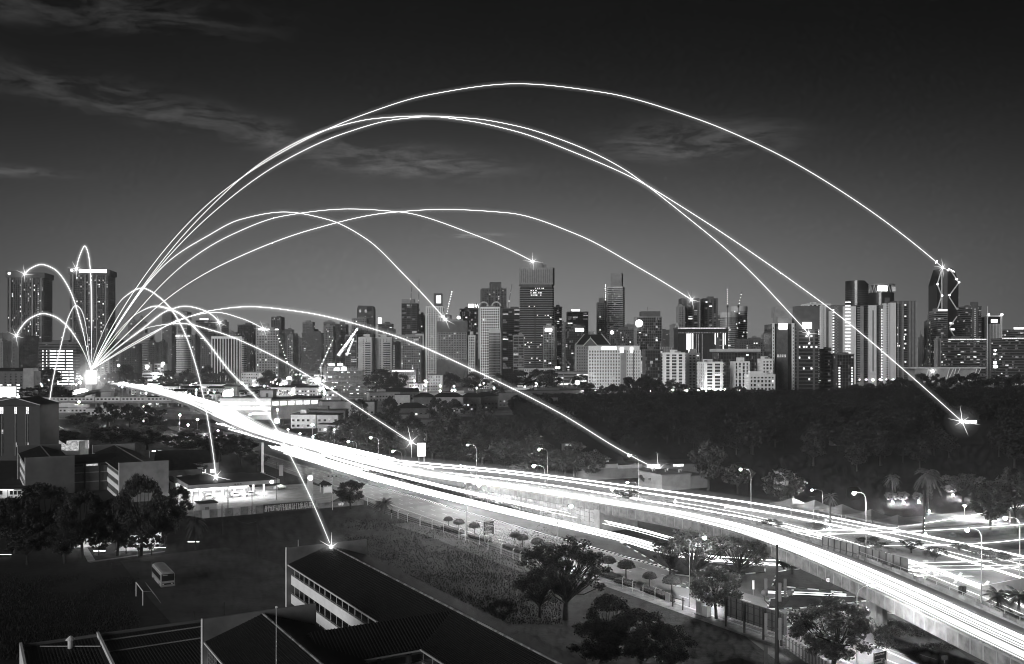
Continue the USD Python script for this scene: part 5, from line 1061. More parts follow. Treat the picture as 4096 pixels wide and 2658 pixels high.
# ---- the glowing hub and the arcs of light
DH = 1000.0
hub = thing('light_hub', 'blazing white block of light at the far end of the highway where all arcs begin', 'light hub', P(365, 1530, DH) * [1, 1, 0])
zb, zt = EYE - (1538 - HY) / FPX * DH, EYE - (1482 - HY) / FPX * DH
part(hub, 'core', prism([(x * 4.6, y * 4.6) for x, y in ((-1, -.6), (-.6, -1), (.6, -1), (1, -.6), (1, .6), (.6, 1), (-.6, 1), (-1, .6))], max(0, zb), zt), 'trail_soft')
part(hub, 'plinth', prism([(x * 5.2, y * 5.2) for x, y in ((-1, -.6), (-.6, -1), (.6, -1), (1, -.6), (1, .6), (.6, 1), (-.6, 1), (-1, .6))], -.2, max(.3, zb)), 'concrete')
for k, (rr, b_) in enumerate(((9, .22), (16, .14), (28, .07))):  # nested emissive spheres added to imitate a halo round the hub
    glowvol(f'hub_glow_{k}', b_ / rr); part(hub, 'glow', ball((0, 0, (zb + zt) / 2), rr, 3), f'hub_glow_{k}', kind='stuff')
S_ = 4096 / 2379.0
ARCS = [  # pixels in the 2379 wide view, depth at the far end, what it lands on
 ([(211, 860), (330, 650), (500, 460), (700, 330), (850, 265), (1000, 220), (1200, 195), (1400, 215), (1600, 270), (1800, 355), (2000, 475), (2190, 622)], 1640, 'highest and longest arc of light, landing on the tip of the braced tower', 1.0),
 ([(211, 860), (340, 655), (480, 490), (620, 370), (765, 300), (880, 275), (985, 270), (1080, 280), (1200, 306), (1350, 361), (1450, 404), (1497, 428), (1600, 491), (1700, 556), (1826, 643), (1960, 742), (2100, 860), (2235, 980)], 430, 'long arc of light coming down in the dark park at far right', 1.0),
 ([(211, 860), (355, 640), (500, 490), (650, 380), (800, 310), (920, 278), (1010, 271), (1100, 276), (1200, 293), (1350, 343), (1450, 394), (1497, 427), (1600, 508), (1690, 582), (1750, 638), (1820, 712), (1878, 775)], 1010, 'high arc of light ending at the roof sign of the mirror fronted tower', 1.0),
 ([(211, 860), (395, 605), (480, 550), (560, 510), (660, 493), (760, 510), (850, 555), (940, 640), (1035, 743)], 1330, 'middle arc of light ending on the wide hotel with the balcony grid', 1.0),
 ([(211, 860), (440, 605), (540, 545), (660, 502), (810, 486), (930, 493), (1100, 545), (1238, 608)], 1590, 'arc of light ending on the roof of the tall banded tower', .9),
 ([(211, 860), (440, 658), (560, 595), (720, 535), (900, 495), (1030, 487), (1180, 495), (1340, 545), (1480, 620), (1607, 697)], 1490, 'arc of light ending on the two joined residential towers', 1.0),
 ([(211, 860), (240, 770), (290, 690), (330, 670), (375, 695), (420, 755), (455, 850), (480, 960), (502, 1108)], 282, 'steep arc of light dropping onto the filling station roof', .5),
 ([(211, 860), (280, 765), (320, 728), (362, 712), (410, 725), (460, 770), (540, 870), (600, 930), (680, 1070), (770, 1272)], 153, 'arc of light dropping onto the ridge of the nearest school block', .7),
 ([(211, 860), (330, 765), (390, 722), (430, 712), (475, 722), (510, 750)], 1890, 'short low arc of light landing on the dark slab with the lit name board', .8),
 ([(211, 860), (340, 785), (420, 742), (500, 726), (560, 740), (613, 765)], 1340, 'low arc of light landing on the office with the bright roof edge', .8),
 ([(211, 860), (400, 752), (490, 722), (580, 713), (700, 725), (900, 775), (1100, 860), (1300, 960), (1440, 1045), (1530, 1092)], 320, 'long low arc of light ending at the flat roofed block beside the slip road', 1.0),
 ([(211, 860), (300, 788), (350, 760), (420, 752), (500, 770), (620, 820), (760, 900), (860, 965), (955, 1027)], 350, 'low arc of light ending beside the lit billboard', .6),
 ([(211, 860), (205, 830), (190, 760), (160, 670), (125, 625), (96, 615), (70, 625), (57, 637)], 1490, 'small hooked arc of light on the roof of the left twin tower', .8),
 ([(211, 860), (185, 800), (150, 752), (125, 735), (100, 729), (70, 740), (50, 760), (38, 781)], 1400, 'small flat arc of light landing on the dark hall at the left edge', .8),
 ([(211, 850), (213, 760), (211, 650), (206, 595), (197, 572), (187, 590), (177, 626)], 1490, 'narrow hairpin arc of light on the roof of the right twin tower', .8),
 ([(211, 860), (206, 820), (200, 760), (187, 718), (176, 710), (160, 735), (140, 810), (120, 900), (110, 980)], 555, 'thin hairpin arc of light falling to the floodlight right of the dark gabled block', .4)]
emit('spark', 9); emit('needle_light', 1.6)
def star(c, L, seed, wd):                               # tapering emissive spikes that imitate a lens flare
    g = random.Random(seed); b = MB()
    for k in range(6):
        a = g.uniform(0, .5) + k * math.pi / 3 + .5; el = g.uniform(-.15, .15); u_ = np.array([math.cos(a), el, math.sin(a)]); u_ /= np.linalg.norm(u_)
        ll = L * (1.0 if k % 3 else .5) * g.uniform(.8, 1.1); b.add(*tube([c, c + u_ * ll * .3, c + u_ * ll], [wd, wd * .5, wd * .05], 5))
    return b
for j, b_ in enumerate((.55, .26, .1)):
    pass
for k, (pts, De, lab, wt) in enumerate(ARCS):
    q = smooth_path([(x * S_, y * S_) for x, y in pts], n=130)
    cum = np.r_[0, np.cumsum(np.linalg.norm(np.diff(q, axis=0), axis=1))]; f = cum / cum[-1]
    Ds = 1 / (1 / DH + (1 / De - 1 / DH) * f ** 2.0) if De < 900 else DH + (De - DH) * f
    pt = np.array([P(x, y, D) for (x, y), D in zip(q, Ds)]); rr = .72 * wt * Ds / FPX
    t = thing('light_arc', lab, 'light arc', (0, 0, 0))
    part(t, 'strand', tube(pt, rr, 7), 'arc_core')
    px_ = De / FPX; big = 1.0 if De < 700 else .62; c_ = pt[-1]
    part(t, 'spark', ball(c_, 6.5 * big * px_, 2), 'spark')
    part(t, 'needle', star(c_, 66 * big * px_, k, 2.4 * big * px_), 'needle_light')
    for j, (rp, b_) in enumerate(((9, .3), (15, .2), (23, .12), (34, .07), (48, .04), (66, .022))):  # nested emissive spheres added as imitation bloom at the arc end
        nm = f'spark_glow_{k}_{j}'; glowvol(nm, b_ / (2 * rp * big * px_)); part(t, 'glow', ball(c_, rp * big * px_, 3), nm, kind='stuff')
    gi = np.where(f >= .16)[0][::2]; Dg = 1000 * (Ds[gi] / 1000) ** .75; Dm = float(Dg.max()) * .85; fade = np.minimum(1, .06 + np.arange(len(gi)) / 9)
    for j, (rp, b_) in enumerate(((2.8, .16), (6.5, .075), (14, .036))):  # emissive tubes added to imitate a soft halo along the arc
        nm = f'arc_glow_{k}_{j}'; glowvol(nm, b_ / (2 * rp * wt * Dm / FPX)); part(t, 'glow', tube(pt[gi], rp * wt * Dg / FPX * fade, 10), nm, kind='stuff')
# ---- haze over the whole place
usdkit.material(stage, '/World/Looks/haze_air', {"p": ("principled_volume", {"density": 0.00008, "color": (.92, .92, .92), "anisotropy": .6})}, volume="p.volume")
single('haze', MB().box(-3800, 3800, -150, 4300, -2.3, 440), LOOKS.setdefault('haze_air', UsdShade.Material.Get(stage, '/World/Looks/haze_air')), 'thin night haze that greys the distant towers', 'haze', kind='stuff')
# ================================================================ between the skyline and the highway
rm = random.Random(23)
def at(px, D): return ((px - CX) / FPX * D, D, 0.0)
def house(label, px, D, w, d, h, roof='hip', wall='grey_plaster', lit=2, yaw=0, name='house', cat='house', group=None, rh=None, roofmat='roof_tile', rows=1):
    t = thing(name, label, cat, at(px, D), yaw, group)
    part(t, 'wall', MB().box(-w / 2, w / 2, 0, d, 0, h), wall)
    rh = rh or min(w, d) * .28; o = .6
    if roof == 'hip':
        i = min(d / 2 - .2, w / 2 - .3)
        part(t, 'roof', MB().hexa([(-w / 2 - o, -o, h), (w / 2 + o, -o, h), (w / 2 + o, d + o, h), (-w / 2 - o, d + o, h), (-w / 2 + i, d / 2 - .1, h + rh), (w / 2 - i, d / 2 - .1, h + rh), (w / 2 - i, d / 2 + .1, h + rh), (-w / 2 + i, d / 2 + .1, h + rh)]), roofmat)
    elif roof == 'gable':
        part(t, 'roof', MB().hexa([(-w / 2 - o, -o, h), (w / 2 + o, -o, h), (w / 2 + o, d + o, h), (-w / 2 - o, d + o, h), (-w / 2 - o, d / 2 - .1, h + rh), (w / 2 + o, d / 2 - .1, h + rh), (w / 2 + o, d / 2 + .1, h + rh), (-w / 2 - o, d / 2 + .1, h + rh)]), roofmat)
    else:
        part(t, 'roof', MB().box(-w / 2 - .4, w / 2 + .4, -.4, d + .4, h, h + .5), roofmat)
        if w > 14: part(t, 'roof_box', MB().box(-w * .2, w * .05, d * .3, d * .7, h + .5, h + 2.6), wall)
    n = max(2, int(w / 3)); on = set(rm.sample(range(n * rows), min(lit, n * rows)))
    for k in range(n * rows):
        i, r = k % n, k // n; x = -w / 2 + (i + .5) * w / n; z = .9 + r * 3.3
        if z + 1.4 > h: continue
        part(t, 'window', MB().box(x - .75, x + .75, -.1, .05, z, z + 1.3), ('lit_room_bright' if rm.random() < .5 else 'lit_room') if k in on else 'dark_glass')
    return t
# dark gabled block at the left edge
t = thing('gabled_block', 'dark gable roofed block with three lit stair window strips at the left edge', 'building', at(66, 385), 0)
part(t, 'wall', MB().box(-14, 9.8, 0, 16, 0, 23.4), 'black_paint')
part(t, 'roof', MB().hexa([(-15, -1, 23), (10.4, -1, 23), (10.4, 17, 23), (-15, 17, 23), (-.4, -1, 26), (.4, -1, 26), (.4, 17, 26), (-.4, 17, 26)]), 'roof_metal')
part(t, 'roof_edge', MB().beam((-15, -1.15, 23.2), (0, -1.15, 26.2), .25).beam((10.4, -1.15, 23.2), (0, -1.15, 26.2), .25), 'pale_plaster')
for x, ww in ((-6.2, 1.3), (-.3, .9), (4.6, 1.1)):
    part(t, 'lit_window', MB().box(x - ww / 2, x + ww / 2, -.15, .1, 19.5, 22.3), 'lit_room_bright')
    part(t, 'window_frame', MB().box(x - .07, x + .07, -.25, -.15, 2, 22.4).box(x - ww / 2 - .1, x - ww / 2, -.22, .1, 2, 22.4), 'grey_plaster')
    for k in range(6): part(t, 'window', MB().box(x + .1, x + ww / 2, -.12, .1, 3 + k * 2.7, 4.8 + k * 2.7), 'lit_room' if rm.random() < .18 else 'dark_glass')
# hoarding
t = thing('lit_hoarding', 'broad backlit advertising hoarding at the left edge', 'billboard', at(14, 640))
part(t, 'panel', MB().box(-9, 8.4, 0, .4, 15.5, 22.6), 'lit_room_bright'); part(t, 'frame', MB().box(-9.3, 8.7, .4, .8, 15.2, 22.9), 'steel'); part(t, 'picture_stripe', MB().hexa([(-9, -.1, 18.4), (8, -.1, 20.6), (8, -.02, 20.6), (-9, -.02, 18.4), (-9, -.1, 19), (8, -.1, 21.2), (8, -.02, 21.2), (-9, -.02, 19)]), 'trail_soft')
for x in (-6, 5): part(t, 'post', MB().box(x - .4, x + .4, .8, 1.6, 0, 15.3), 'dark_steel')
# railway on its embankment, and the train
t = thing('railway_viaduct', 'long low concrete railway embankment left of the elevated highway', 'viaduct', at(300, 790), 4)
part(t, 'deck', MB().box(-60, 125, 0, 8, 3.6, 4.6), 'concrete'); part(t, 'parapet', MB().box(-60, 125, -.3, -.02, 3.8, 5.4), 'concrete')
for x in range(-56, 124, 12): part(t, 'pier', MB().box(x, x + 1.6, 2, 6, 0, 3.6), 'concrete')
t = thing('train', 'pale train with a row of dark square windows on the embankment, left', 'train', at(300, 794), 4)
for k in range(6):
    x = -48 + k * 21.5; part(t, 'carriage', MB().box(x, x + 20.8, .5, 3.4, 4.75, 8.4), 'pale_plaster')
    for i in range(6): part(t, 'window', MB().box(x + 1.5 + i * 3.2, x + 3.3 + i * 3.2, .38, .52, 6.3, 7.6), 'dark_glass')
for k, (px, D, w, h, lab) in enumerate(((330, 720, 60, 3.4, 'long white station shed in front of the embankment'), (430, 690, 30, 4.6, 'short white shed with a row of openings before the embankment, beside the highway'), (215, 760, 34, 5.5, 'pale flat shed behind the dark gabled block'))):
    house(lab, px, D, w, 9, h, 'flat', 'pale_plaster', 3, 4, 'shed', 'shed', roofmat='concrete')
# ramp with its arch
q = smooth_path([P(288, 1586, 850), P(340, 1573, 850), P(400, 1561, 860), P(460, 1560, 850)], n=24)
t = thing('ramp', 'curved concrete ramp with an arched underside left of the elevated highway', 'ramp')
part(t, 'deck', ribbon(q + [0, 0, 0], q + [0, 9, 0]), 'asphalt')
pa, ua = MB(), MB()
for a, b in zip(q[:-1], q[1:]):
    pa.hexa([a - [0, 0, 1.4], b - [0, 0, 1.4], b + [0, .4, -1.4], a + [0, .4, -1.4], a + [0, 0, .9], b + [0, 0, .9], b + [0, .4, .9], a + [0, .4, .9]]); ua.hexa([a + [0, .5, -2.2], b + [0, .5, -2.2], b + [0, 8.5, -2.2], a + [0, 8.5, -2.2], a + [0, .5, -.1], b + [0, .5, -.1], b + [0, 8.5, -.1], a + [0, 8.5, -.1]])
part(t, 'parapet', pa, 'concrete'); part(t, 'girder', ua, 'stained_concrete')
for k in (4, 12, 21): c = q[k]; part(t, 'pier', MB().box(c[0] - 1.4, c[0] + 1.4, c[1] + 2, c[1] + 7, -.2, c[2] - 2.1), 'concrete')
# office with bright window bands
t = thing('banded_office', 'white three storey office with wrap round bands of bright windows beside the white highway glare', 'office', at(982, 640), -4)
part(t, 'wall', MB().box(-18.2, 18, 0, 16, 0, 14.6), 'white_paint')
for z in (3.2, 6.8, 10.3):
    for k, (a, b) in enumerate(((-17.5, -9.5), (-9, -5), (-4.6, 4), (4.5, 11), (11.5, 17.6))):
        if z < 4 and k < 3: continue
        part(t, 'lit_window', MB().box(a, b, -.12, .1, z, z + 1.9), 'lit_room_bright')
for z in (5.4, 9, 12.6): part(t, 'sill_band', MB().box(-18.8, 18.4, -.7, -.1, z, z + 1.0), 'white_paint')
part(t, 'roof', MB().box(-18.9, 18.6, -.9, 16.5, 14.6, 15.3), 'dark_plaster'); part(t, 'roof_room', MB().box(9, 18, 4, 12, 15.3, 20), 'grey_plaster'); part(t, 'roof_room_roof', MB().box(8.4, 18.6, 3.4, 12.6, 20, 20.6), 'roof_metal'); part(t, 'door', MB().box(13, 14.8, 3.8, 4.02, 15.4, 18), 'dark_glass')
part(t, 'wing', MB().hexa([(18.1, 1, 0), (44, 26, 0), (40, 36, 0), (18.1, 14, 0), (18.1, 1, 13.6), (44, 26, 13.6), (40, 36, 13.6), (18.1, 14, 13.6)]), 'pale_plaster')
part(t, 'wing_roof', MB().hexa([(18.7, 0, 13.7), (47, 25, 13.7), (42, 38, 13.7), (18.7, 15, 13.7), (18.7, 0, 15.2), (47, 25, 15.2), (42, 38, 15.2), (18.7, 15, 15.2)]), 'roof_metal')
for k in range(6):
    f0, f1 = k / 6 + .01, (k + 1) / 6 - .02; a, b = np.array([18.1, 1]), np.array([44, 26]); n_ = np.array([.69, -.72]) * .15
    p0, p1 = a + (b - a) * f0, a + (b - a) * f1; q0, q1 = p0 + n_, p1 + n_; part(t, 'lit_window', MB().hexa([(*q0, 9.6), (*q1, 9.6), (*p1, 9.6), (*p0, 9.6), (*q0, 12.4), (*q1, 12.4), (*p1, 12.4), (*p0, 12.4)]), 'lit_room_bright')
t = thing('roof_letters', 'four tall roof letters seen from behind on the long dark office roof', 'sign', (at(1145, 690)[0], 690, 0)); tx = meshkit.text_mesh('TREC', 2.2, .3, True); tx.apply_transform(trimesh.transformations.rotation_matrix(math.pi / 2, [1, 0, 0])); tx.apply_transform(trimesh.transformations.rotation_matrix(math.pi, [0, 0, 1])); tx.apply_translation([3.4, 0, 15.6]); part(t, 'letters', tx, 'black_paint'); part(t, 'rail', MB().box(-4, 4, -.1, .2, 15.2, 15.5), 'dark_steel')
# low shop blocks on the right of the highway
SH = [(1213, 560, 15, 18, 8.2, 'flat', 'white_paint', 'low white shop with a dark flat roof and small lettering, right of the highway glare'), (1310, 560, 13, 16, 8.0, 'flat', 'pale_plaster', 'white framed shop with two dark openings beside the low white shop'), (1190, 700, 24, 18, 9, 'hip', 'grey_plaster', 'house with a ribbed pyramid roof behind the low white shop'),
      (1265, 690, 22, 14, 9.5, 'flat', 'pale_plaster', 'white block with a dark window strip behind the pyramid roof'), (1360, 640, 24, 14, 12.5, 'flat', 'grey_plaster', 'dark row building with pale columns right of the pyramid roof'), (1440, 640, 20, 14, 12, 'flat', 'grey_plaster', 'lower dark row building with tall pale columns below the building site'),
      (1300, 600, 26, 12, 8.5, 'flat', 'dark_plaster', 'long dark roofed hall before the row buildings'), (1362, 520, 14, 10, 5, 'hip', 'grey_plaster', 'dark villa before the palm left of the billboard'), (1300, 530, 9, 8, 4.4, 'flat', 'grey_plaster', 'small canopy roofed kiosk among trees by the low white shop'),
      (1600, 540, 10, 10, 9.5, 'flat', 'dark_plaster', 'dark square house with a roof box above the gate lights'), (1705, 520, 24, 12, 8, 'flat', 'dark_plaster', 'long dark flat house among trees left of the tall lamp'), (1655, 620, 20, 12, 9, 'hip', 'dark_plaster', 'dark villa with lit rooms under the wood'), (1680, 470, 7, 8, 7.2, 'flat', 'grey_plaster', 'house with two small lit windows right behind the lit billboard'),
      (1610, 760, 12, 12, 12, 'flat', 'pale_plaster', 'white framed house with lit verandas below the white flats'), (1700, 740, 18, 12, 11, 'hip', 'dark_plaster', 'hipped villa with lit rooms right of the white framed house'), (1790, 720, 24, 12, 12, 'hip', 'grey_plaster', 'broad villa with a lit front terrace in the dark gardens'), (1880, 740, 18, 12, 11, 'hip', 'dark_plaster', 'dark villa with one lit window right of the terrace villa'), (1950, 760, 18, 12, 11, 'hip', 'dark_plaster', 'villa with bright garden lights by the wood edge'), (2040, 800, 20, 12, 12, 'flat', 'dark_plaster', 'flat dark house left of the long shed'),
      (2230, 860, 90, 20, 12, 'flat', 'dark_plaster', 'long dark flat shed before the wood, below the white grid block'), (2200, 700, 12, 9, 12.5, 'flat', 'grey_plaster', 'grey tower house with three lit windows in a column before the long shed'), (2410, 800, 11, 9, 12, 'flat', 'grey_plaster', 'grey tower house with lit windows at the left foot of the wood'), (2110, 760, 16, 10, 9, 'hip', 'dark_plaster', 'dark house in the trees below the arc, left of the tower house'),
      (1540, 900, 30, 14, 9, 'flat', 'grey_plaster', 'low grey shed right of the building site'), (1610, 930, 34, 14, 8, 'gable', 'dark_plaster', 'low gabled site shed below the white flats'), (1760, 980, 50, 10, 6, 'flat', 'pale_plaster', 'long pale site hoarding shed in front of the cranes'), (1850, 960, 40, 10, 5.5, 'flat', 'pale_plaster', 'long low site shed beside the curved hoarding'),
      (2090, 1040, 24, 12, 9, 'flat', 'pale_plaster', 'pale low block under the tall banded tower'), (2290, 1050, 30, 12, 7, 'flat', 'dark_plaster', 'dark low site office by the leaning boom')]
for px, D, w, d, h, rf, wl, lab in SH: house(lab, px, D, w, d, h, rf, wl, rm.choice([1, 2, 3]), rm.choice([-12, 0, 8, 20]), rows=2 if h > 7 else 1, roofmat='roof_tile' if rf == 'hip' else 'roof_metal')
# mid distance city blocks at the foot of the towers
MB_ = [(630, 1250, 40, 14, 22, 'pale_plaster', 'long white car park decks left of the striped block'), (770, 1250, 60, 24, 20, 'dark_plaster', 'wide hall with a dark curved roof behind the car park decks'), (636, 1330, 14, 12, 34, 'white_paint', 'small floodlit white block with a lamp on its right corner'), (588, 1320, 9, 10, 33, 'pale_plaster', 'narrow white block with a square lit sign'),
       (872, 1180, 40, 14, 14, 'white_paint', 'low white podium building under the striped block'), (1000, 1150, 22, 14, 24, 'pale_plaster', 'white flats right of the striped block'), (1050, 1080, 26, 14, 18, 'white_paint', 'bright car park decks below the office with the bright roof edge'), (1118, 1100, 22, 12, 16, 'pale_plaster', 'second bright car park right of the bright car park decks'),
       (1243, 1150, 22, 12, 24, 'dark_plaster', 'dark box with three bright window strips'), (1265, 1120, 24, 12, 16, 'white_paint', 'pale gridded low flats left behind the building site'), (1520, 1120, 30, 12, 18, 'pale_plaster', 'low block with a glowing roof strip right behind the building site'), (1672, 1050, 20, 12, 13, 'white_paint', 'white stepped flats right of the building site'), (1740, 1080, 17, 12, 22, 'white_paint', 'white gridded flats beside the dark hotel base'),
       (1610, 1250, 36, 14, 26, 'grey_plaster', 'grey podium right behind the glowing roof strip block'), (1560, 1250, 30, 14, 22, 'grey_plaster', 'low grey podium at the foot of the plain apartment slabs'), (2145, 1250, 50, 14, 28, 'pale_plaster', 'pale podium at the foot of the tall banded tower'), (2280, 1200, 50, 14, 24, 'grey_plaster', 'podium with rows of lit shops left of the gabled hall'), (1345, 1300, 26, 14, 30, 'white_paint', 'floodlit white block with two glowing roof boards behind the cranes'),
       (940, 1060, 24, 12, 12, 'pale_plaster', 'row of pale shophouses with small gables left of the bright car park'), (700, 1120, 22, 12, 16, 'pale_plaster', 'pale shophouse block with stacked windows left of the wide floodlight'), (820, 1080, 26, 12, 11, 'grey_plaster', 'grey gabled shophouses right of the wide floodlight'), (860, 1020, 26, 12, 9, 'grey_plaster', 'low grey shophouses in front of the gabled shophouses'), (560, 1180, 30, 12, 12, 'grey_plaster', 'low dark roofed market right of the hub'), (480, 1220, 30, 12, 14, 'dark_plaster', 'low dark block right beside the hub')]
for px, D, w, d, h, wl, lab in MB_:
    t = thing('building', lab, 'building', at(px, D), rm.choice([-6, 0, 0, 6])); nf = max(2, int(h / 3.6))
    part(t, 'wall', MB().box(-w / 2, w / 2, 0, d, 0, h), wl); part(t, 'roof', MB().box(-w / 2 - .5, w / 2 + .5, -.5, d + .5, h, h + .8), 'dark_plaster')
    bright = 'bright' in lab or 'lit' in lab or 'decks' in lab
    if bright:
        for k in range(1, nf):
            for i in range(3): part(t, 'lit_window', MB().box(-w / 2 + .6 + i * w / 3, -w / 2 + (i + 1) * w / 3 - .4, -.15, .05, k * h / nf - .6, k * h / nf + 1.2), 'lit_room_bright' if rm.random() < (.8 if 'bright' in lab else .3) else 'dark_glass')
    else:
        b_ = MB()
        for k in range(nf):
            for i in range(int(w / 3)): b_.box(-w / 2 + .7 + i * 3, -w / 2 + 2.1 + i * 3, -.1, .05, k * h / nf + .9, k * h / nf + 2.4)
        part(t, 'windows', b_, 'dark_glass', kind='stuff')
        for k in range(6): i, q = rm.randrange(max(1, int(w / 3))), rm.randrange(nf); part(t, 'lit_window', MB().box(-w / 2 + .7 + i * 3, -w / 2 + 2.1 + i * 3, -.2, -.11, q * h / nf + .9, q * h / nf + 2.4), 'lit_room')
    if 'roof strip' in lab: part(t, 'roof_light', MB().box(-w * .4, w * .45, -.7, -.5, h - 2.4, h - .6), 'lit_room_bright')
    if 'roof boards' in lab:
        for f in (-.4, .05): part(t, 'roof_board', MB().box(w * f, w * f + w * .32, -.7, -.5, h + .8, h + 4), 'lit_sign')
    if 'lamp' in lab: part(t, 'corner_lamp', ball((w * .5, -1.5, h), 2.4, 2), 'lit_sign')
    if 'square lit sign' in lab: part(t, 'lit_sign', MB().box(-2, 2, -.6, -.2, h - 6, h - 1), 'lit_sign')
rc_ = random.Random(99)
for i in range(44):                                     # shophouses and flats filling the bright quarter left of centre
    px, D = rc_.uniform(540, 1330), rc_.uniform(820, 1220); w, d, h = rc_.uniform(10, 26), rc_.uniform(8, 14), rc_.uniform(6, 15)
    t = thing('shophouse', 'low shophouse block in the bright crowded quarter left of centre', 'shophouse', at(px, D), rc_.choice([-20, -8, 0, 12, 25]), 'shophouses in the bright quarter left of centre')
    part(t, 'wall', MB().box(-w / 2, w / 2, 0, d, 0, h), rc_.choice(['pale_plaster', 'white_paint', 'grey_plaster'])); part(t, 'roof', MB().hexa([(-w / 2 - .4, -.4, h), (w / 2 + .4, -.4, h), (w / 2 + .4, d + .4, h), (-w / 2 - .4, d + .4, h), (-w / 2 - .4, d / 2, h + 2), (w / 2 + .4, d / 2, h + 2), (w / 2 + .4, d / 2 + .1, h + 2), (-w / 2 - .4, d / 2 + .1, h + 2)]), 'roof_tile')
    b_, c_ = MB(), MB(); n = int(w / 2.6)
    for k in range(int(h / 3.2)):
        for q in range(n): (c_ if rc_.random() < .3 else b_).box(-w / 2 + .5 + q * 2.6, -w / 2 + 1.9 + q * 2.6, -.12, .05, k * 3.2 + .8, k * 3.2 + 2.2)
    part(t, 'windows', b_, 'dark_glass', kind='stuff'); part(t, 'lit_windows', c_, 'lit_room_bright', kind='stuff')
# building site
t = thing('building_site', 'brightly lit concrete frame of a building under construction with bristling columns', 'building site', at(1368, 1000), -2)
def frame(x0, x1, z0, nf, fh, d, bay):
    for k in range(nf + 1): part(t, 'floor_slab', MB().box(x0, x1, 0, d, z0 + k * fh, z0 + k * fh + .9), 'concrete')
    for k in range(nf):
        x = x0 + .6
        while x < x1:
            part(t, 'column', MB().box(x, x + .7, .6, 1.3, z0 + k * fh + .9, z0 + (k + 1) * fh), 'concrete'); x += bay
    b_ = MB()
    for k in range(nf): b_.box(x0 + .5, x1 - .5, d * .55, d * .55 + .3, z0 + k * fh + .9, z0 + (k + 1) * fh)
    part(t, 'back_wall', b_, 'grey_plaster')
frame(-40, 40, 0, 4, 4.1, 26, 6.5); frame(-24, 22, 17.3, 2, 5.2, 22, 5)
for k in range(9): part(t, 'column', MB().box(-39 + k * 9.8, -38 + k * 9.8, 1, 2, 17.3, 23), 'concrete')
b_ = MB()
for k in range(62): x = -23.6 + k * .74; b_.beam((x, rm.uniform(-.2, .6), 28), (x + rm.uniform(-.15, .15), .2, 31.5 + rm.uniform(0, 1.2)), .16)
part(t, 'reinforcing_bars', b_, 'pale_plaster', kind='stuff')
b_ = MB()
for k in range(17): b_.beam((-40 + k * 5, -1.2, 0), (-40 + k * 5, -1.2, 19), .14)
for k in range(8): b_.beam((-40, -1.25, 2.2 * k + 1), (40, -1.25, 2.2 * k + 1), .12)
for k in range(10): b_.beam((-40 + k * 8, -1.3, 0), (-32 + k * 8, -1.3, 17), .1)
part(t, 'scaffold', b_, 'galvanised', kind='stuff')
for k in range(46): x, f = rm.uniform(-39, 39), rm.randrange(4); part(t, 'site_lamp', MB().box(x, x + rm.uniform(.5, 1.8), 2, 2.4, f * 4.1 + 3.2, f * 4.1 + 3.7), 'trail_hot')
for k in range(12): x, f = rm.uniform(-22, 20), rm.randrange(2); part(t, 'site_lamp', MB().box(x, x + 1.0, 2, 2.4, 17.3 + f * 5.2 + 4, 17.3 + f * 5.2 + 4.6), 'trail_hot')
# cranes
def crane(label, a, b, D, wpx=5, lit=0, mast=None, m='dark_steel', foot=None):
    t = thing('crane', label, 'crane', at(a[0], D)); o = np.array(at(a[0], D))
    A, B = P(*a, D) - o, P(*b, D) - o; w = wpx * D / FPX
    dd = (B - A) / np.linalg.norm(B - A); s_ = np.array([dd[2], 0, -dd[0]]) * w / 2; n = max(5, int(np.linalg.norm(B - A) / w / 1.3))
    lat = MB().beam(A - s_, B - s_ * .3, w * .13).beam(A + s_, B + s_ * .3, w * .13).beam(A + [0, w * .8, 0], B + [0, w * .3, 0], w * .13)
    for i in range(n):
        f0, f1 = i / n, (i + 1) / n; k0, k1 = 1 - .7 * f0, 1 - .7 * f1; sg = 1 if i % 2 else -1
        lat.beam(A + (B - A) * f0 + s_ * sg * k0, A + (B - A) * f1 - s_ * sg * k1, w * .09)
    part(t, 'boom', lat, m)
    if mast: M = P(*mast, D) - o; part(t, 'mast', MB().beam(M, A + [0, .5, 0], w * .5).beam(M + [w * .6, 0, 0], A + [w * .6, .5, 0], w * .2), m)
    zb = (P(*(foot or mast or a), D))[2]; part(t, 'base', MB().box(-w * .8, w * .8, 0, w * 1.4, max(0, zb - 4), max(zb, 1.5)), 'dark_steel')
    if max(0, zb - 4) > 0: part(t, 'tower', MB().beam((0, .5, 0), (0, .5, zb), w * .5), m)
    for i in range(lit): f = (i + .7) / (lit + .6); c = A + (B - A) * f + rm.uniform(-.2, .2) * s_; part(t, 'boom_lamp', ball(c + [0, -w * .5, 0], w * rm.uniform(.22, .4), 1), 'trail_hot')
    return t
crane('thick floodlit crane boom leaning right over the building site', (1352, 1426), (1432, 1312), 1050, 13, 12, m='white_paint', foot=(1352, 1480))
crane('second floodlit crane boom close below the thick one', (1386, 1424), (1416, 1352), 1040, 9, 8, m='white_paint', foot=(1386, 1480))
crane('slender floodlit crane boom leaning right at the left end of the building site', (1277, 1482), (1336, 1350), 1030, 6, 8, m='pale_plaster')
crane('lit lattice crane leaning left before the office with the bright roof edge', (1152, 1458), (1107, 1330), 1040, 6, 9)
crane('thin unlit crane leaning right, left of the slender floodlit boom', (1194, 1488), (1213, 1368), 1080, 4, 0)
crane('left lattice mast on the tower under construction', (1642, 1216), (1648, 1146), 1700, 4, 2)
crane('right taller lattice mast on the tower under construction', (1675, 1236), (1676, 1118), 1700, 4, 2)
crane('brightly lit crane leaning right above the wide hotel', (1786, 1262), (1810, 1160), 1600, 5, 10)
crane('dark lattice crane rising from the wood edge left of the banded tower', (1848, 1532), (1864, 1470), 1100, 5, 0)
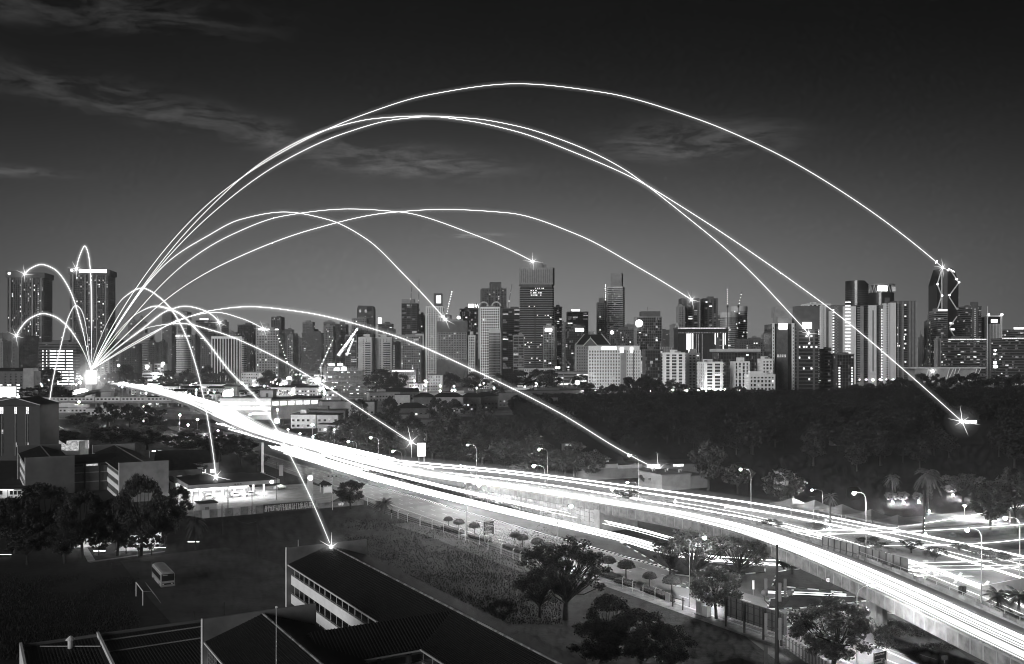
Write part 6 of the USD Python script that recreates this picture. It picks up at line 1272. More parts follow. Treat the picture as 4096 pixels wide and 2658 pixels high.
crane('lit upright crane beside the slim concrete tower', (2421, 1205), (2421, 1135), 1790, 5, 9)
crane('lit upright crane on the lower round tower', (2911, 1222), (2908, 1152), 1740, 4, 8)
crane('lit crane leaning right on the taller round tower', (2954, 1222), (2966, 1168), 1760, 4, 4)
crane('thin crane right of the dark tower with open frame top', (2032, 1230), (2048, 1138), 1660, 3, 2)
crane('short pale boom leaning right beside the boom floodlight', (2278, 1536), (2288, 1515), 1110, 6, 0, m='white_paint')
crane('dark lattice crane by the site floodlight under the banded tower', (2134, 1532), (2126, 1480), 1140, 4, 0)
# lit billboard on posts
t = thing('lit_billboard', 'tall narrow white lit billboard on two posts beside an arc end', 'billboard', G(1686, 1882), 14)
part(t, 'panel', MB().box(-1.5, 1.5, -.3, -.1, 5.4, 10.3), 'lit_sign'); part(t, 'frame', MB().box(-1.7, 1.7, -.1, .3, 5.2, 10.5), 'steel')
for x in (-1.0, 1.0): part(t, 'post', MB().box(x - .12, x + .12, 0, .25, 0, 5.3), 'galvanised')
# flat roofed block with vents beside the slip road
t = thing('flat_block', 'low flat roofed block with six mushroom vents beside the slip road', 'building', G(2762, 1957), 24)
part(t, 'wall', MB().box(-11, 0, 0, 14, 0, 4.8), 'dim_plaster'); part(t, 'end_wall', MB().box(.02, 7, .4, 12, 0, 4.2), 'dark_plaster'); part(t, 'roof', MB().box(-11.3, .3, -.3, 14.3, 4.8, 5.2), 'dark_plaster')
for x, y in ((-9.4, 8), (-7.6, 9.5), (-5.6, 6.2), (-3.4, 8), (-2, 3.6), (0, 5.2)): part(t, 'vent', lathe([(.18, 0), (.18, .5), (.4, .55), (.42, .75), (.1, .95)], 10, (x, y, 5.2)), 'galvanised')
t = thing('flat_hall', 'long low hall with stepped pale roof edges left of the flat roofed block', 'building', G(2500, 1915), 20)
part(t, 'wall', MB().box(-14, 6, 0, 14, 0, 4.2), 'dark_plaster'); part(t, 'roof_edge', MB().box(-14.4, -3, -.5, 0, 4, 5.4).box(-3, 6.4, -.9, -.4, 3.7, 4.9), 'concrete'); part(t, 'roof', MB().box(-14.4, 6.4, 0, 14.4, 4.2, 4.6), 'roof_metal')
for x in (-13, -7.5, -2): part(t, 'roof_light', MB().box(x, x + 1.5, 12, 13, 4.6, 6), 'lit_room')
t = thing('far_roof', 'long dark roof with a lit gap under its eaves behind the flat roofed block', 'building', G(2660, 1900), 8); part(t, 'wall', MB().box(-14, 14, 3, 10, 0, 3.4), 'dark_plaster'); part(t, 'roof', MB().box(-15, 15, 0, 11, 3.9, 4.3), 'roof_metal'); part(t, 'lit_gap', MB().box(-6, -1, 2.7, 2.95, 2.4, 3.5).box(4, 8, 2.7, 2.95, 2.6, 3.5), 'lit_room_bright')
t = thing('garden_house', 'small house with a slanted roof and a brightly lit window in the dark trees', 'house', G(2272, 1815), 0); part(t, 'wall', MB().box(-2.6, 2.6, 0, 5, 0, 4.6), 'dark_plaster'); part(t, 'roof', MB().hexa([(-3.4, -.6, 4.4), (3.2, -.6, 5), (3.2, 5.6, 5), (-3.4, 5.6, 4.4), (-3.4, -.6, 4.6), (3.2, -.6, 5.2), (3.2, 5.6, 5.2), (-3.4, 5.6, 4.6)]), 'roof_metal'); part(t, 'lit_window', MB().box(-1.2, 2.2, -.15, .05, 2.6, 4.3), 'lit_room'); part(t, 'rail', MB().box(-1.6, 2.5, -.4, -.2, 1.2, 2.1), 'galvanised')
t = thing('park_house', 'small white lit pavilion in the dark park beside an arc end at far right', 'pavilion', G(3886, 1698), 0); part(t, 'wall', MB().box(-5, 4, 0, 4, 0, 2.9), 'dark_plaster'); part(t, 'roof', MB().box(-6, 6, -1, 5, 2.9, 3.2), 'roof_metal')
for a, b in ((-4.2, -1.2), (-.8, 1.4), (1.8, 3.2)): part(t, 'lit_window', MB().box(a, b, -.15, .05, .6, 2.6), 'lit_sign')
for k, (px, y, lab) in enumerate(((3454, 1786, 'faint lit garden hut in the dark park'), (3342, 1785, 'narrow lit doorway of a hut in the dark park, left of the garden hut'), (3130, 1960, 'pale blank house wall among dark trees left of the small palm'))):
    t = thing('hut', lab, 'hut', G(px, y)); part(t, 'wall', MB().box(-2, 2, 0, 3, 0, 2.6 if k < 2 else 6), 'dark_plaster' if k < 2 else 'grey_plaster'); part(t, 'roof', MB().box(-2.4, 2.4, -.4, 3.4, 2.6 if k < 2 else 6, 2.9 if k < 2 else 6.3), 'roof_metal')
    if k < 2: part(t, 'lit_window', MB().box(-.6 if k else -1.4, .2 if k else 1.2, -.12, .05, .5, 2.1), 'lit_room')
# tents
TN = [(3171, 1992, 2050), (3259, 2000, 2062), (3369, 2017, 2080), (3485, 2037, 2104), (3590, 2060, 2124)]
for k, (px, yp, yb) in enumerate(TN):
    c = G(px, yb); hgt = (yb - yp) * c[1] / FPX
    t = thing('tent', 'grey pyramid tent, ' + ('leftmost', 'second from the left', 'middle', 'fourth from the left', 'rightmost')[k] + ' of the row beside the slip road', 'tent', c, 24, 'row of tents beside the slip road')
    e = 2.3; s_ = 4.3; v = [(-s_, -s_, e), (s_, -s_, e), (s_, s_, e), (-s_, s_, e)]
    f_ = []
    vv = []
    for i in range(4):
        a, b = np.array(v[i]), np.array(v[(i + 1) % 4]); top = np.array([0, 0, hgt]); ma, mb = (a + top) / 2 - [0, 0, .3], (b + top) / 2 - [0, 0, .3]; o = len(vv); vv += [a, b, ma, mb, top]; f_ += [[o, o + 1, o + 3], [o, o + 3, o + 2], [o + 2, o + 3, o + 4]]
    part(t, 'canopy', (np.array(vv), np.array(f_)), 'dark_plaster'); part(t, 'valance', MB().box(-s_, s_, -s_, -s_ + .05, e - .45, e).box(-s_, -s_ + .05, -s_, s_, e - .45, e).box(s_ - .05, s_, -s_, s_, e - .45, e), 'dark_plaster')
    for x in (-s_, s_):
        for y in (-s_, s_): part(t, 'pole', MB().box(x - .06, x + .06, y - .06, y + .06, 0, e), 'galvanised')
# distant hills closing the horizon
hx = np.linspace(-3600, 3600, 90); hz = 16 + 46 * meshkit.fbm(np.c_[hx / 900, hx * 0, hx * 0 + 3], 4)
v = np.vstack([np.c_[hx, hx * 0 + 3950, hx * 0 - 1], np.c_[hx, hx * 0 + 4040, hz], np.c_[hx, hx * 0 + 4140, hx * 0 - 1]]); i = np.arange(89)
struct('distant_hills', (v, np.vstack([np.stack([r * 90 + i, r * 90 + i + 1, (r + 1) * 90 + i + 1], 1) for r in (0, 1)] + [np.stack([r * 90 + i, (r + 1) * 90 + i + 1, (r + 1) * 90 + i], 1) for r in (0, 1)])), 'dark_plaster')
# ================================================================ the school, the filling station and other near things
rf = random.Random(31)
def tn(x, y):                                           # xy -> along / across the corridor
    dx, dy = x, y - 209; return dx * .51 - dy * .86, dx * .86 + dy * .51
mat('tile_rows', .014, .75, .35, 1.2, .5, spec=.12)
def school(label, t0, n0, L, W=12.0, gm='grey_plaster', eave=9.3, ridge=11.5, floors=3, near_gable=True, far_gable=True, facade=True, rich=True, x_fac=(1.5, None), ridge_caps=True, right_side=True):
    t = thing('school_block', label, 'school', R(t0, n0), CORR)
    o = .9; h = W / 2
    part(t, 'wall', MB().box(0, L, 2.3 if facade else 0, W, 0, eave - .1), 'dark_plaster')
    for sg in (-1, 1):                                   # roof slopes in overlapping courses
        n = 19 if rich else 8; b = MB()
        for k in range(n):
            f0, f1 = k / n, (k + 1.12) / n
            y0, y1 = (-o + (h + o) * f0, -o + (h + o) * min(1, f1)); z0, z1 = eave - .25 + (ridge - eave + .25) * f0, eave - .25 + (ridge - eave + .25) * min(1, f1)
            if sg > 0: y0, y1 = W - y0, W - y1
            b.hexa([(0, y0, z0), (L, y0, z0), (L, y1, z1 - .05), (0, y1, z1 - .05), (0, y0, z0 + .11), (L, y0, z0 + .11), (L, y1, z1), (0, y1, z1)][::1] if sg < 0 else [(0, y1, z1 - .05), (L, y1, z1 - .05), (L, y0, z0), (0, y0, z0), (0, y1, z1), (L, y1, z1), (L, y0, z0 + .11), (0, y0, z0 + .11)])
        rp_ = part(t, 'roof', b, 'tile_rows')
        if rich and sg < 0:                              # rounded tile ribs running down the slope
            b = MB(); x = .2
            while x < L:
                b.beam((x, -o, eave - .1), (x, h, ridge + .05), .1, .07); x += .38
            part(rp_, 'tile_ribs', b, 'rib_tile', kind='stuff')
    if rich and ridge_caps:
        x = .1
        while x < L - .4 and x < 95: part(rp_, 'ridge_tile', MB().hexa([(x, h - .17, ridge - .04), (x + .5, h - .17, ridge - .04), (x + .5, h + .17, ridge - .04), (x, h + .17, ridge - .04), (x, h - .08, ridge + .15), (x + .46, h - .08, ridge + .11), (x + .46, h + .08, ridge + .11), (x, h + .08, ridge + .15)]), 'grey_plaster' if rf.random() < .5 else 'stained_concrete'); x += .52
    else: part(t, 'ridge', MB().box(0, L, h - .15, h + .15, ridge - .05, ridge + .12), 'stained_concrete')
    part(t, 'gutter', MB().box(0, L, -o - .14, -o + .02, eave - .38, eave - .2), 'pale_plaster')
    for on, x0 in ((far_gable, -.32), (near_gable, L)):
        if on:
            gw_ = part(t, 'gable_wall', MB().box(x0, x0 + .32, -1.15, W + .75, 0, ridge + .35), gm)
            part(gw_, 'gable_edge', MB().box(x0 - .02, x0 + .34, -1.3, -1.16, 0, ridge + .4), 'white_paint')
    if facade:
        fh = (eave - .1) / floors; xa, xb = x_fac[0], x_fac[1] or L - .3
        for k in range(1, floors):
            z = k * fh
            part(t, 'corridor_floor', MB().box(0, L, -.3, 2.3, z - .22, z - .02), 'grey_plaster')
            part(t, 'balcony_wall', MB().box(0, L, -.45, -.31, z - .35, z + 1.15), 'white_paint')
            part(t, 'handrail', MB().box(0, L, -.42, -.34, z + 1.32, z + 1.39), 'galvanised')
        part(t, 'ground_wall', MB().box(0, L, -.45, -.31, 0, 1.0), 'pale_plaster')
        x = 1.2
        while x < L:
            part(t, 'column', MB().box(x, x + .09, -.3, -.2, 1.0, eave - .3), 'pale_plaster'); x += 2.45
        for k in range(floors):
            z = k * fh + 1.05; x = xa
            while x < xb - 2:
                ww = rf.choice([1.3, 1.3, 2.1, 2.1])
                w_ = part(t, 'window', MB().box(x, x + ww, 2.2, 2.34, z, z + 1.35), 'dark_glass')
                part(w_, 'window_frame', MB().box(x - .1, x + ww + .1, 2.08, 2.24, z - .16, z).box(x + ww, x + ww + .13, 2.1, 2.22, z, z + 1.4).box(x + ww * .48, x + ww * .48 + .05, 2.15, 2.22, z, z + 1.35), 'white_paint')
                if k == floors - 1 and rf.random() < .2: part(t, 'door', MB().box(x + ww + .4, x + ww + 1.3, 2.2, 2.33, z - 1.0, z + 1.2), 'grey_plaster'); x += 1.4
                x += ww + rf.choice([.9, 1.2, 2.0])
    return t
S1 = school('nearest long school block with tiled roof, white balcony wall and an arc end', 31, -60, 80, near_gable=False, gm='dim_plaster')
S3 = school('school block cut by the bottom edge, its tiled roof behind a white edged gable', 66.5, -81, 46, near_gable=False, x_fac=(3, 40), gm='dim_plaster')
part(S3, 'louvred_window', MB().box(1.2, 5.2, -.75, -.6, 6.2, 9.0), 'dark_glass')
for k in range(6): part(S3, 'window_bar', MB().box(1.2 + k * .8, 1.26 + k * .8, -.85, -.76, 6.2, 9.0).box(1.2, 5.2, -.84, -.77, 6.2 + k * .5, 6.25 + k * .5) , 'galvanised')
# linking wing across the foreground: its own roof running the other way
t = thing('school_wing', 'low linking wing between the two nearest school blocks, with pale wall panels between dark columns', 'school', R(77, -69.6), CORR + 90)
# local x now runs across (n), local y towards -t
Wn = 11.5
b = MB().hexa([(-3, -4.9, 9.0), (Wn + 3.5, -4.9, 9.0), (Wn + 3.5, 0, 11.35), (-3, 0, 11.35), (-3, -4.9, 9.15), (Wn + 3.5, -4.9, 9.15), (Wn + 3.5, 0, 11.5), (-3, 0, 11.5)]); b.hexa([(-3, 0, 11.35), (Wn + 3.5, 0, 11.35), (Wn + 3.5, 4.9, 9.0), (-3, 4.9, 9.0), (-3, 0, 11.5), (Wn + 3.5, 0, 11.5), (Wn + 3.5, 4.9, 9.15), (-3, 4.9, 9.15)])
part(t, 'roof', b, 'tile_rows')
b = MB(); x = -2.8
while x < Wn + 3.4: b.beam((x, -4.9, 9.2), (x, 0, 11.54), .12, .08); x += .4
part(t, 'tile_ribs', b, 'rib_tile', kind='stuff')
part(t, 'wall', MB().box(0, Wn, -3.6, 4, 0, 9), 'dark_plaster')
part(t, 'gutter', MB().box(-1, Wn + 1, -5.05, -4.9, 8.86, 9.02), 'pale_plaster')
for k in range(4): part(t, 'column', MB().box(k * 3.75 - .2, k * 3.75 + .2, -4.5, -3.6, 0, 8.9), 'dark_plaster')
for k in range(3): part(t, 'wall_panel', MB().box(k * 3.75 + .2, k * 3.75 + 3.55, -4.2, -3.62, 0, 7.4), 'grey_plaster'); part(t, 'panel_head', MB().box(k * 3.75 + .2, k * 3.75 + 3.55, -4.3, -3.62, 8.35, 8.6), 'pale_plaster')
# low flat block bottom left
t = thing('low_roof_block', 'low flat roofed block with pale firewall ends and a small roof vent, bottom left corner', 'building', R(43, -100), CORR)
part(t, 'wall', MB().box(0, 27, 0, 25, 0, 4.7), 'dark_plaster'); part(t, 'roof', MB().box(-.3, 27, .3, 25, 4.7, 4.95), 'roof_metal')
b = MB()
for k in range(60): b.box(.2, 27, .5 + k * .4, .62 + k * .4, 4.95, 5.02)
part(t, 'roof_ribs', b, 'roof_metal', kind='stuff')
for y in (-.3, 9): part(t, 'firewall', MB().box(-.6, 27, y, y + .3, 0, 5.55), 'pale_plaster')
part(t, 'roof_upstand', MB().box(-.6, -.3, .3, 25, 0, 5.3), 'dark_plaster'); part(t, 'roof_flashing', MB().box(2.2, 2.4, 9.4, 25, 4.96, 5.12).box(7.6, 7.8, 9.4, 25, 4.96, 5.1), 'grey_plaster'); part(t, 'pipe', MB().beam((1.2, 2, 5.2), (5.2, 8.8, 5.2), .1), 'galvanised')
part(t, 'roof_vent', lathe([(.32, 4.9), (.32, 6.1), (.62, 6.1), (.1, 6.6), (0, 6.6)], 14, (3.4, 5.4, 0)), 'pale_plaster')
# the farther school
school('farther school block with a blank grey gable wall, left of its twin', -190, -89, 46, rich=False, far_gable=True, facade=True, gm='dark_plaster')
school('farther school block with a pale blank gable wall and striped balconies, right of its twin', -178, -66, 64, rich=False, gm='dim_plaster')
t = thing('school_wing', 'dark linking wing between the two farther school blocks', 'school', R(-150, -78.5), CORR + 90)
part(t, 'wall', MB().box(0, 14, -4, 4, 0, 9), 'dark_plaster'); part(t, 'roof', MB().hexa([(-1, -5, 9), (15, -5, 9), (15, 5, 9), (-1, 5, 9), (-1, -.1, 11.4), (15, -.1, 11.4), (15, .1, 11.4), (-1, .1, 11.4)]), 'roof_tile')
for k in range(3): part(t, 'lit_window' if k == 1 else 'window', MB().box(1.5 + k * 4.4, 4.8 + k * 4.4, -4.2, -3.95, 8.0, 8.6), 'lit_room' if k == 1 else 'dark_glass'); part(t, 'column', MB().box(.8 + k * 4.4, 1.2 + k * 4.4, -4.5, -4, 0, 9), 'black_paint')
for k in range(2): part(t, 'floor_band', MB().box(0, 14, -4.3, -4, 2.8 + k * 3, 3.1 + k * 3), 'grey_plaster')
# village around it
house('house with a white gable end and long dark roof left of the filling station', 745, 335, 21, 12, 4.6, 'gable', 'grey_plaster', 2, 14, rh=4.2)
house('long dark roof behind the filling station canopy, with a satellite dish', 700, 318, 18, 10, 4.2, 'hip', 'dark_plaster', 1, 30)
t = thing('satellite_dish', 'pale satellite dish on the roof behind the filling station', 'satellite dish', P(801, 1877, 300)); part(t, 'dish', lathe([(0, 0), (.6, .12), (1.05, .4)], 16), 'white_paint'); part(t, 'arm', MB().beam((0, 0, -1.2), (0, 0, 0), .1), 'galvanised')
t = thing('lit_marquee', 'lit white marquee behind the left farther school block', 'marquee', G(235, 1828), 0)
part(t, 'canopy', MB().hexa([(-8, 0, 3), (2, 0, 3), (2, 8, 3), (-8, 8, 3), (-4, 3.5, 7.2), (-3, 3.5, 7.2), (-3, 4.5, 7.2), (-4, 4.5, 7.2)]).hexa([(2.2, 0, 2.6), (9, 0, 2.6), (9, 8, 2.6), (2.2, 8, 2.6), (3.5, 3, 4.6), (4.4, 3, 4.6), (4.4, 5, 4.6), (3.5, 5, 4.6)]), 'lit_room'); part(t, 'glass_hall', MB().box(1, 9, 5, 9, 2.7, 6.4), 'lit_room'); part(t, 'frame', MB().box(-8, 9, 8.2, 8.4, 0, 3).box(8.7, 9, 0, 8, 0, 6.6), 'galvanised')
t = thing('lit_car_park', 'shed with glaring lights under the dark trees right of the farther school', 'shed', G(684, 1830), 6); part(t, 'roof', MB().box(-9, 9, 0, 7, 2.9, 3.1), 'roof_metal')
for x in (-8, -5.6, -1.8, .6, 3.2, 6.2): part(t, 'strip_lamp', MB().box(x, x + 1.5, .2, .5, 2.55, 2.85), 'trail_hot')
for x in (-9, 0, 8.8): part(t, 'post', MB().box(x, x + .2, .1, .3, 0, 2.9), 'galvanised')
t = thing('veranda_house', 'low house with a brightly lit veranda wall at the left edge', 'house', G(40, 1996), 0); part(t, 'wall', MB().box(-7, 3.6, 1.2, 6, 0, 2.6), 'white_paint'); part(t, 'roof', MB().box(-8, 4, 0, 6.4, 2.9, 3.2), 'roof_metal'); part(t, 'ceiling_lamp', MB().box(-3.6, .6, .4, .7, 2.65, 2.85), 'trail_hot'); part(t, 'floor', MB().box(-8, 4, 0, 1.2, 0, .15), 'concrete')
for x in (-5.4, -3.8, -.6, .6, 1.8): part(t, 'window', MB().box(x, x + .8, 1.1, 1.25, 1.1, 2.2), 'dark_glass')
for x in (-4.4, -.9): part(t, 'column', MB().box(x, x + .12, .1, .22, .15, 2.9), 'dark_steel')
for k, (px, y, w, lab) in enumerate(((352, 2190, 6.4, 'open hall glowing white behind the big dark trees, left'), (540, 2204, 7.4, 'open hall glowing behind the tree trunks, nearer the bus'))):
    t = thing('lit_hall', lab, 'hall', G(px, y), 4); part(t, 'floor', MB().box(-w / 2 - .5, w / 2 + .5, -.6, 7, 0, .12), 'concrete'); part(t, 'back_wall', MB().box(-w / 2, w / 2, 6.4, 6.7, .12, 3.4), 'white_paint'); part(t, 'roof', MB().box(-w / 2 - .6, w / 2 + .6, -.6, 7.2, 3.5, 3.75), 'roof_metal')
    for x in (-w / 2, w / 2 - .15): part(t, 'column', MB().box(x, x + .15, 0, .15, .12, 3.5), 'dark_steel')
    for x in (-w / 4, w / 4): part(t, 'ceiling_lamp', MB().box(x - .9, x + .9, 2, 2.4, 3.3, 3.45), 'flood')
for px, y, lab in ((774, 2180, 'fluorescent tube lamp on two posts in the dark field, right'), (640, 2204, 'fluorescent tube lamp by the end of the glowing hall'), (398, 2217, 'fluorescent tube lamp in the grass beside the footpath'), (240, 2185, 'small lamp glow under the big trees left of the footpath'), (20, 2232, 'pale lamp on the ground at the left edge of the field')):
    t = thing('tube_lamp', lab, 'lamp', G(px, y)); part(t, 'tube', MB().box(-1.3, 1.3, -.05, .05, .62, .72), 'trail_hot'); part(t, 'post', MB().box(-1.2, -1.1, -.04, .04, 0, .62), 'dark_steel'); part(t, 'post', MB().box(1.1, 1.2, -.04, .04, 0, .62), 'dark_steel')
# ---- filling station
fs = thing('filling_station', 'filling station canopy with a grey fascia over a glaring white forecourt', 'filling station', R(-121.5, -50), CORR)
struct('forecourt', poly([R(-127, -58)[:2], R(-127, -5)[:2], R(-96, -4)[:2], R(-77, -18)[:2], R(-75.6, -52)[:2], R(-90, -58)[:2]], .028), 'concrete')
part(fs, 'canopy_roof', MB().box(0, 21, 0, 26.5, 5.35, 5.5), 'roof_metal'); part(fs, 'fascia', MB().box(21, 21.25, -.2, 26.7, 4.5, 5.62), 'grey_plaster').__class__
part(fs, 'fascia', MB().box(-.2, 21, -.3, -.05, 4.6, 5.75), 'grey_plaster'); part(fs, 'fascia', MB().box(0, 21, 26.55, 26.8, 4.6, 5.6), 'grey_plaster')
part(fs, 'soffit', MB().box(.1, 20.9, .1, 26.4, 4.75, 4.85), 'white_paint')
for i in range(5):
    for j in range(6): part(fs, 'soffit_lamp', MB().box(2 + i * 4, 3.2 + i * 4, 1.8 + j * 4.3, 3.0 + j * 4.3, 4.66, 4.74), 'canopy_lamp')
for x in (4, 16):
    for y in (4, 10.5, 17, 23): part(fs, 'column', MB().box(x, x + .5, y, y + .5, 0, 4.74), 'white_paint')
part(fs, 'round_sign', lathe([(0, 0), (.62, 0), (.62, .1), (0, .1)], 20) if False else ball((21.4, 24.2, 5.0), .6, 2), 'lit_sign')
for k in range(3): part(fs, 'fascia_mark', MB().box(21.26, 21.3, 13 + k * .8, 13.5 + k * .8, 4.9, 5.2), 'black_paint')
part(fs, 'shop_wall', MB().box(-13, -4, 1, 24, 0, 3.6), 'white_paint'); part(fs, 'shop_roof', MB().box(-13.5, -2, 0, 25, 3.6, 4.2), 'roof_metal'); part(fs, 'pay_window', MB().box(-4, -3.85, 3, 14, .6, 2.9), 'lit_sign')
for x in (7.5, 14.5):
    for y in (5.5, 13, 20.5):
        part(fs, 'pump_island', MB().box(x - 1.6, x + 2.2, y - .5, y + .9, 0, .16), 'concrete'); part(fs, 'fuel_pump', MB().box(x, x + .6, y, y + .5, .16, 2.0).box(x - .05, x + .65, y - .05, y + .55, 2.0, 2.2), 'steel')
def make_car(p, paint):
    prof = [(-2.1, .35), (-2.1, .85), (-1.75, 1.0), (-1.25, 1.05), (-.75, 1.42), (.7, 1.45), (1.25, 1.05), (2.0, .88), (2.15, .6), (2.1, .35)]
    m = trimesh.creation.extrude_polygon(Polygon(prof), 1.5, engine='earcut'); v = np.array(m.vertices); v = np.c_[v[:, 0], v[:, 2] - .75, v[:, 1]]
    k = np.clip((v[:, 2] - .9) / .55, 0, 1); v[:, 1] *= 1 - .18 * k
    part(p, 'body', (v, np.array(m.faces)[:, ::-1]), paint)
    part(p, 'windscreen', MB().hexa([(1.2, -.68, 1.06), (1.28, -.68, 1.06), (1.28, .68, 1.06), (1.2, .68, 1.06), (.72, -.6, 1.43), (.8, -.6, 1.43), (.8, .6, 1.43), (.72, .6, 1.43)]), 'dark_glass')
    for s in (-1, 1): part(p, 'side_window', MB().hexa([(-1.1, s * .74 - .02, 1.06), (1.0, s * .74 - .02, 1.06), (1.0, s * .74 + .02, 1.06), (-1.1, s * .74 + .02, 1.06), (-.7, s * .64 - .02, 1.38), (.6, s * .64 - .02, 1.38), (.6, s * .64 + .02, 1.38), (-.7, s * .64 + .02, 1.38)]), 'dark_glass')
    for x in (-1.3, 1.35):
        for s in (-1, 1):
            w = lathe([(0, -.1), (.32, -.1), (.32, .1), (0, .1)], 14)[0]; wp_ = part(p, 'wheel', (np.c_[w[:, 0] + x, w[:, 2] + s * .7, w[:, 1] + .32], lathe([(0, -.1), (.32, -.1), (.32, .1), (0, .1)], 14)[1]), 'rubber'); q_ = lathe([(0, -.02), (.19, -.02), (.19, .02), (0, .02)], 10); part(wp_, 'rim', (np.c_[q_[0][:, 0] + x, q_[0][:, 2] + s * .81, q_[0][:, 1] + .32], q_[1]), 'steel')
    for s in (-1, 1): part(p, 'tail_lamp', MB().box(-2.14, -2.08, s * .55 - .15, s * .55 + .15, .7, .85), 'grey_plaster'); part(p, 'headlight', MB().box(2.0, 2.12, s * .55 - .18, s * .55 + .18, .68, .82), 'white_paint')
CARS = {}
for nm, pt in (('white', 'car_paint_white'), ('grey', 'car_paint_grey'), ('dark', 'car_paint_dark')): CARS[nm] = proto('car_model_' + nm); make_car(CARS[nm], pt)
for px, y, c, rot, lab in ((752, 1962, 'dark', 40, 'dark car at the left end of the row under the canopy'), (783, 1960, 'white', 45, 'white car second in the row under the canopy'), (812, 1958, 'white', 45, 'white car third in the row under the canopy, beside the dark hatchback'), (835, 1957, 'dark', 40, 'dark car right end of the row under the canopy'),
                        (902, 1955, 'dark', 40, 'dark car parked before the shop behind the tall pole'), (833, 1999, 'white', 35, 'white van like car at the left pump'), (941, 1989, 'white', 38, 'white car at the middle pump'), (1003, 1985, 'white', 210, 'white car at the right pump behind thin posts'), (985, 1944, 'grey', 30, 'grey car seen between the right hand columns'), (1119, 1957, 'white', 60, 'white car alone on the right of the forecourt beside the kerb')):
    copy(CARS[c], 'car', lab, 'car', G(px, y), rot, 'cars at the filling station')
t = thing('pylon_sign', 'tall station sign with a glowing white disc beside the road', 'sign', G(1240, 1990), CORR + 90); part(t, 'board', MB().box(-.85, .85, -.2, .2, 1.0, 6.9), 'grey_plaster'); part(t, 'disc', ball((0, -.35, 6.0), .8, 2), 'lit_sign'); part(t, 'post', MB().box(-.8, -.6, -.1, .1, 0, 1.0).box(.6, .8, -.1, .1, 0, 1), 'galvanised')
t = thing('bus_shelter', 'small bus shelter with a tiled gable roof on the pavement', 'bus shelter', G(1303, 1972), CORR)
part(t, 'roof', MB().hexa([(-2.2, -1.6, 2.6), (2.2, -1.6, 2.6), (2.2, 1.6, 2.6), (-2.2, 1.6, 2.6), (-2.2, -.05, 3.7), (2.2, -.05, 3.7), (2.2, .05, 3.7), (-2.2, .05, 3.7)]), 'roof_tile')
for x in (-1.8, 1.7):
    for y in (-1.3, 1.2): part(t, 'post', MB().box(x, x + .14, y, y + .14, 0, 2.6), 'white_paint')
part(t, 'bench', MB().box(-1.4, 1.4, .5, .95, .4, .5).box(-1.3, -1.2, .6, .9, 0, .4).box(1.2, 1.3, .6, .9, 0, .4), 'galvanised'); part(t, 'end_panel', MB().box(1.9, 1.95, -1.2, 1.2, .3, 2.2), 'pale_plaster')
t = thing('floodlight_mast', 'thin mast with three small floodlights at the end of the station wall', 'mast', G(1330, 2041)); part(t, 'pole', lathe([(.14, 0), (.08, 9.4)], 8), 'galvanised'); part(t, 'cross_arm', MB().box(-1.2, 1.2, -.04, .04, 9.3, 9.38), 'galvanised')
for x in (-1.1, 0, 1.1): part(t, 'floodlight', MB().box(x - .25, x + .25, -.25, .2, 9.4, 9.7), 'dark_steel')
t = thing('banner_frame', 'leaning advertising banner on poles right of the station canopy', 'banner', G(1124, 1930), CORR + 90); part(t, 'banner', MB().box(-.7, .7, -.05, .05, 2.2, 6), 'grey_plaster')
for x in (-.75, .7): part(t, 'post', MB().box(x, x + .1, -.05, .05, 0, 6.4), 'dark_steel')
t = thing('monopole', 'thick white monopole rising before the highway glare', 'pole', G(1050, 1896)); part(t, 'shaft', lathe([(.55, 0), (.42, 11.5), (0, 11.5)], 14), 'white_paint'); part(t, 'base', MB().box(-.9, .9, -.9, .9, 0, .4), 'concrete')
t = thing('utility_box', 'dark roofed utility hut at the left corner of the forecourt', 'hut', R(-84, -51.5), CORR); part(t, 'wall', MB().box(0, 4.4, 0, 4.6, 0, 3.1), 'grey_plaster'); part(t, 'roof', MB().box(-.3, 4.7, -.3, 4.9, 3.1, 3.35), 'roof_metal'); part(t, 'door', MB().box(4.4, 4.5, 1.5, 2.5, 0, 2.2), 'dark_plaster')
# graffiti wall
t = thing('graffiti_wall', 'long concrete boundary wall with grey scrawled graffiti in front of the forecourt', 'wall', R(-74.6, -54), CORR + 90)
for k in range(9): part(t, 'wall_panel', MB().box(k * 2.05 + .03, k * 2.05 + 2.02, -.1, .1, 0, 2.2), 'grey_plaster' if k % 2 else 'stained_concrete')
part(t, 'mural_panel', MB().box(18.5, 33.4, -.1, .1, 0, 2.35), 'black_paint', label='dark mural panel with angular pale strokes')
b = MB(); x = 18.9
while x < 33:                                           # angular illegible strokes
    h0 = rf.uniform(.25, .5); b.beam((x, -.12, h0), (x + rf.uniform(-.1, .15), -.12, 2.0), .1)
    for q in range(2): z = rf.choice([.5, 1.0, 1.4, 1.9]); b.beam((x, -.12, z), (x + rf.uniform(.25, .5), -.12, z + rf.uniform(-.25, .25)), .09)
    if rf.random() < .5: b.beam((x + .3, -.12, .4), (x + .34, -.12, rf.uniform(1.0, 1.9)), .08)
    x += rf.uniform(.42, .62)
part(t, 'graffiti_lettering', b, 'pale_plaster'); b = MB()
for q in range(26):
    x = rf.uniform(8, 17); z = rf.uniform(.4, 1.6); a = rf.uniform(0, 6.28); b.tube([(x + .35 * math.cos(a + u_), -.12, z + .3 * math.sin(a + u_ * 1.3)) for u_ in np.linspace(0, 3, 7)], .03, 4)
part(t, 'graffiti_scrawl', b, 'black_paint')
t = thing('low_wall', 'low plain wall with a bright scrawled patch under the street tree, right of the graffiti wall', 'wall', R(-74.4, -20), CORR + 90)
for k in range(6): part(t, 'wall_panel', MB().box(k * 2.3, k * 2.3 + 2.26, -.1, .1, 0, 1.5), 'stained_concrete')
b = MB()
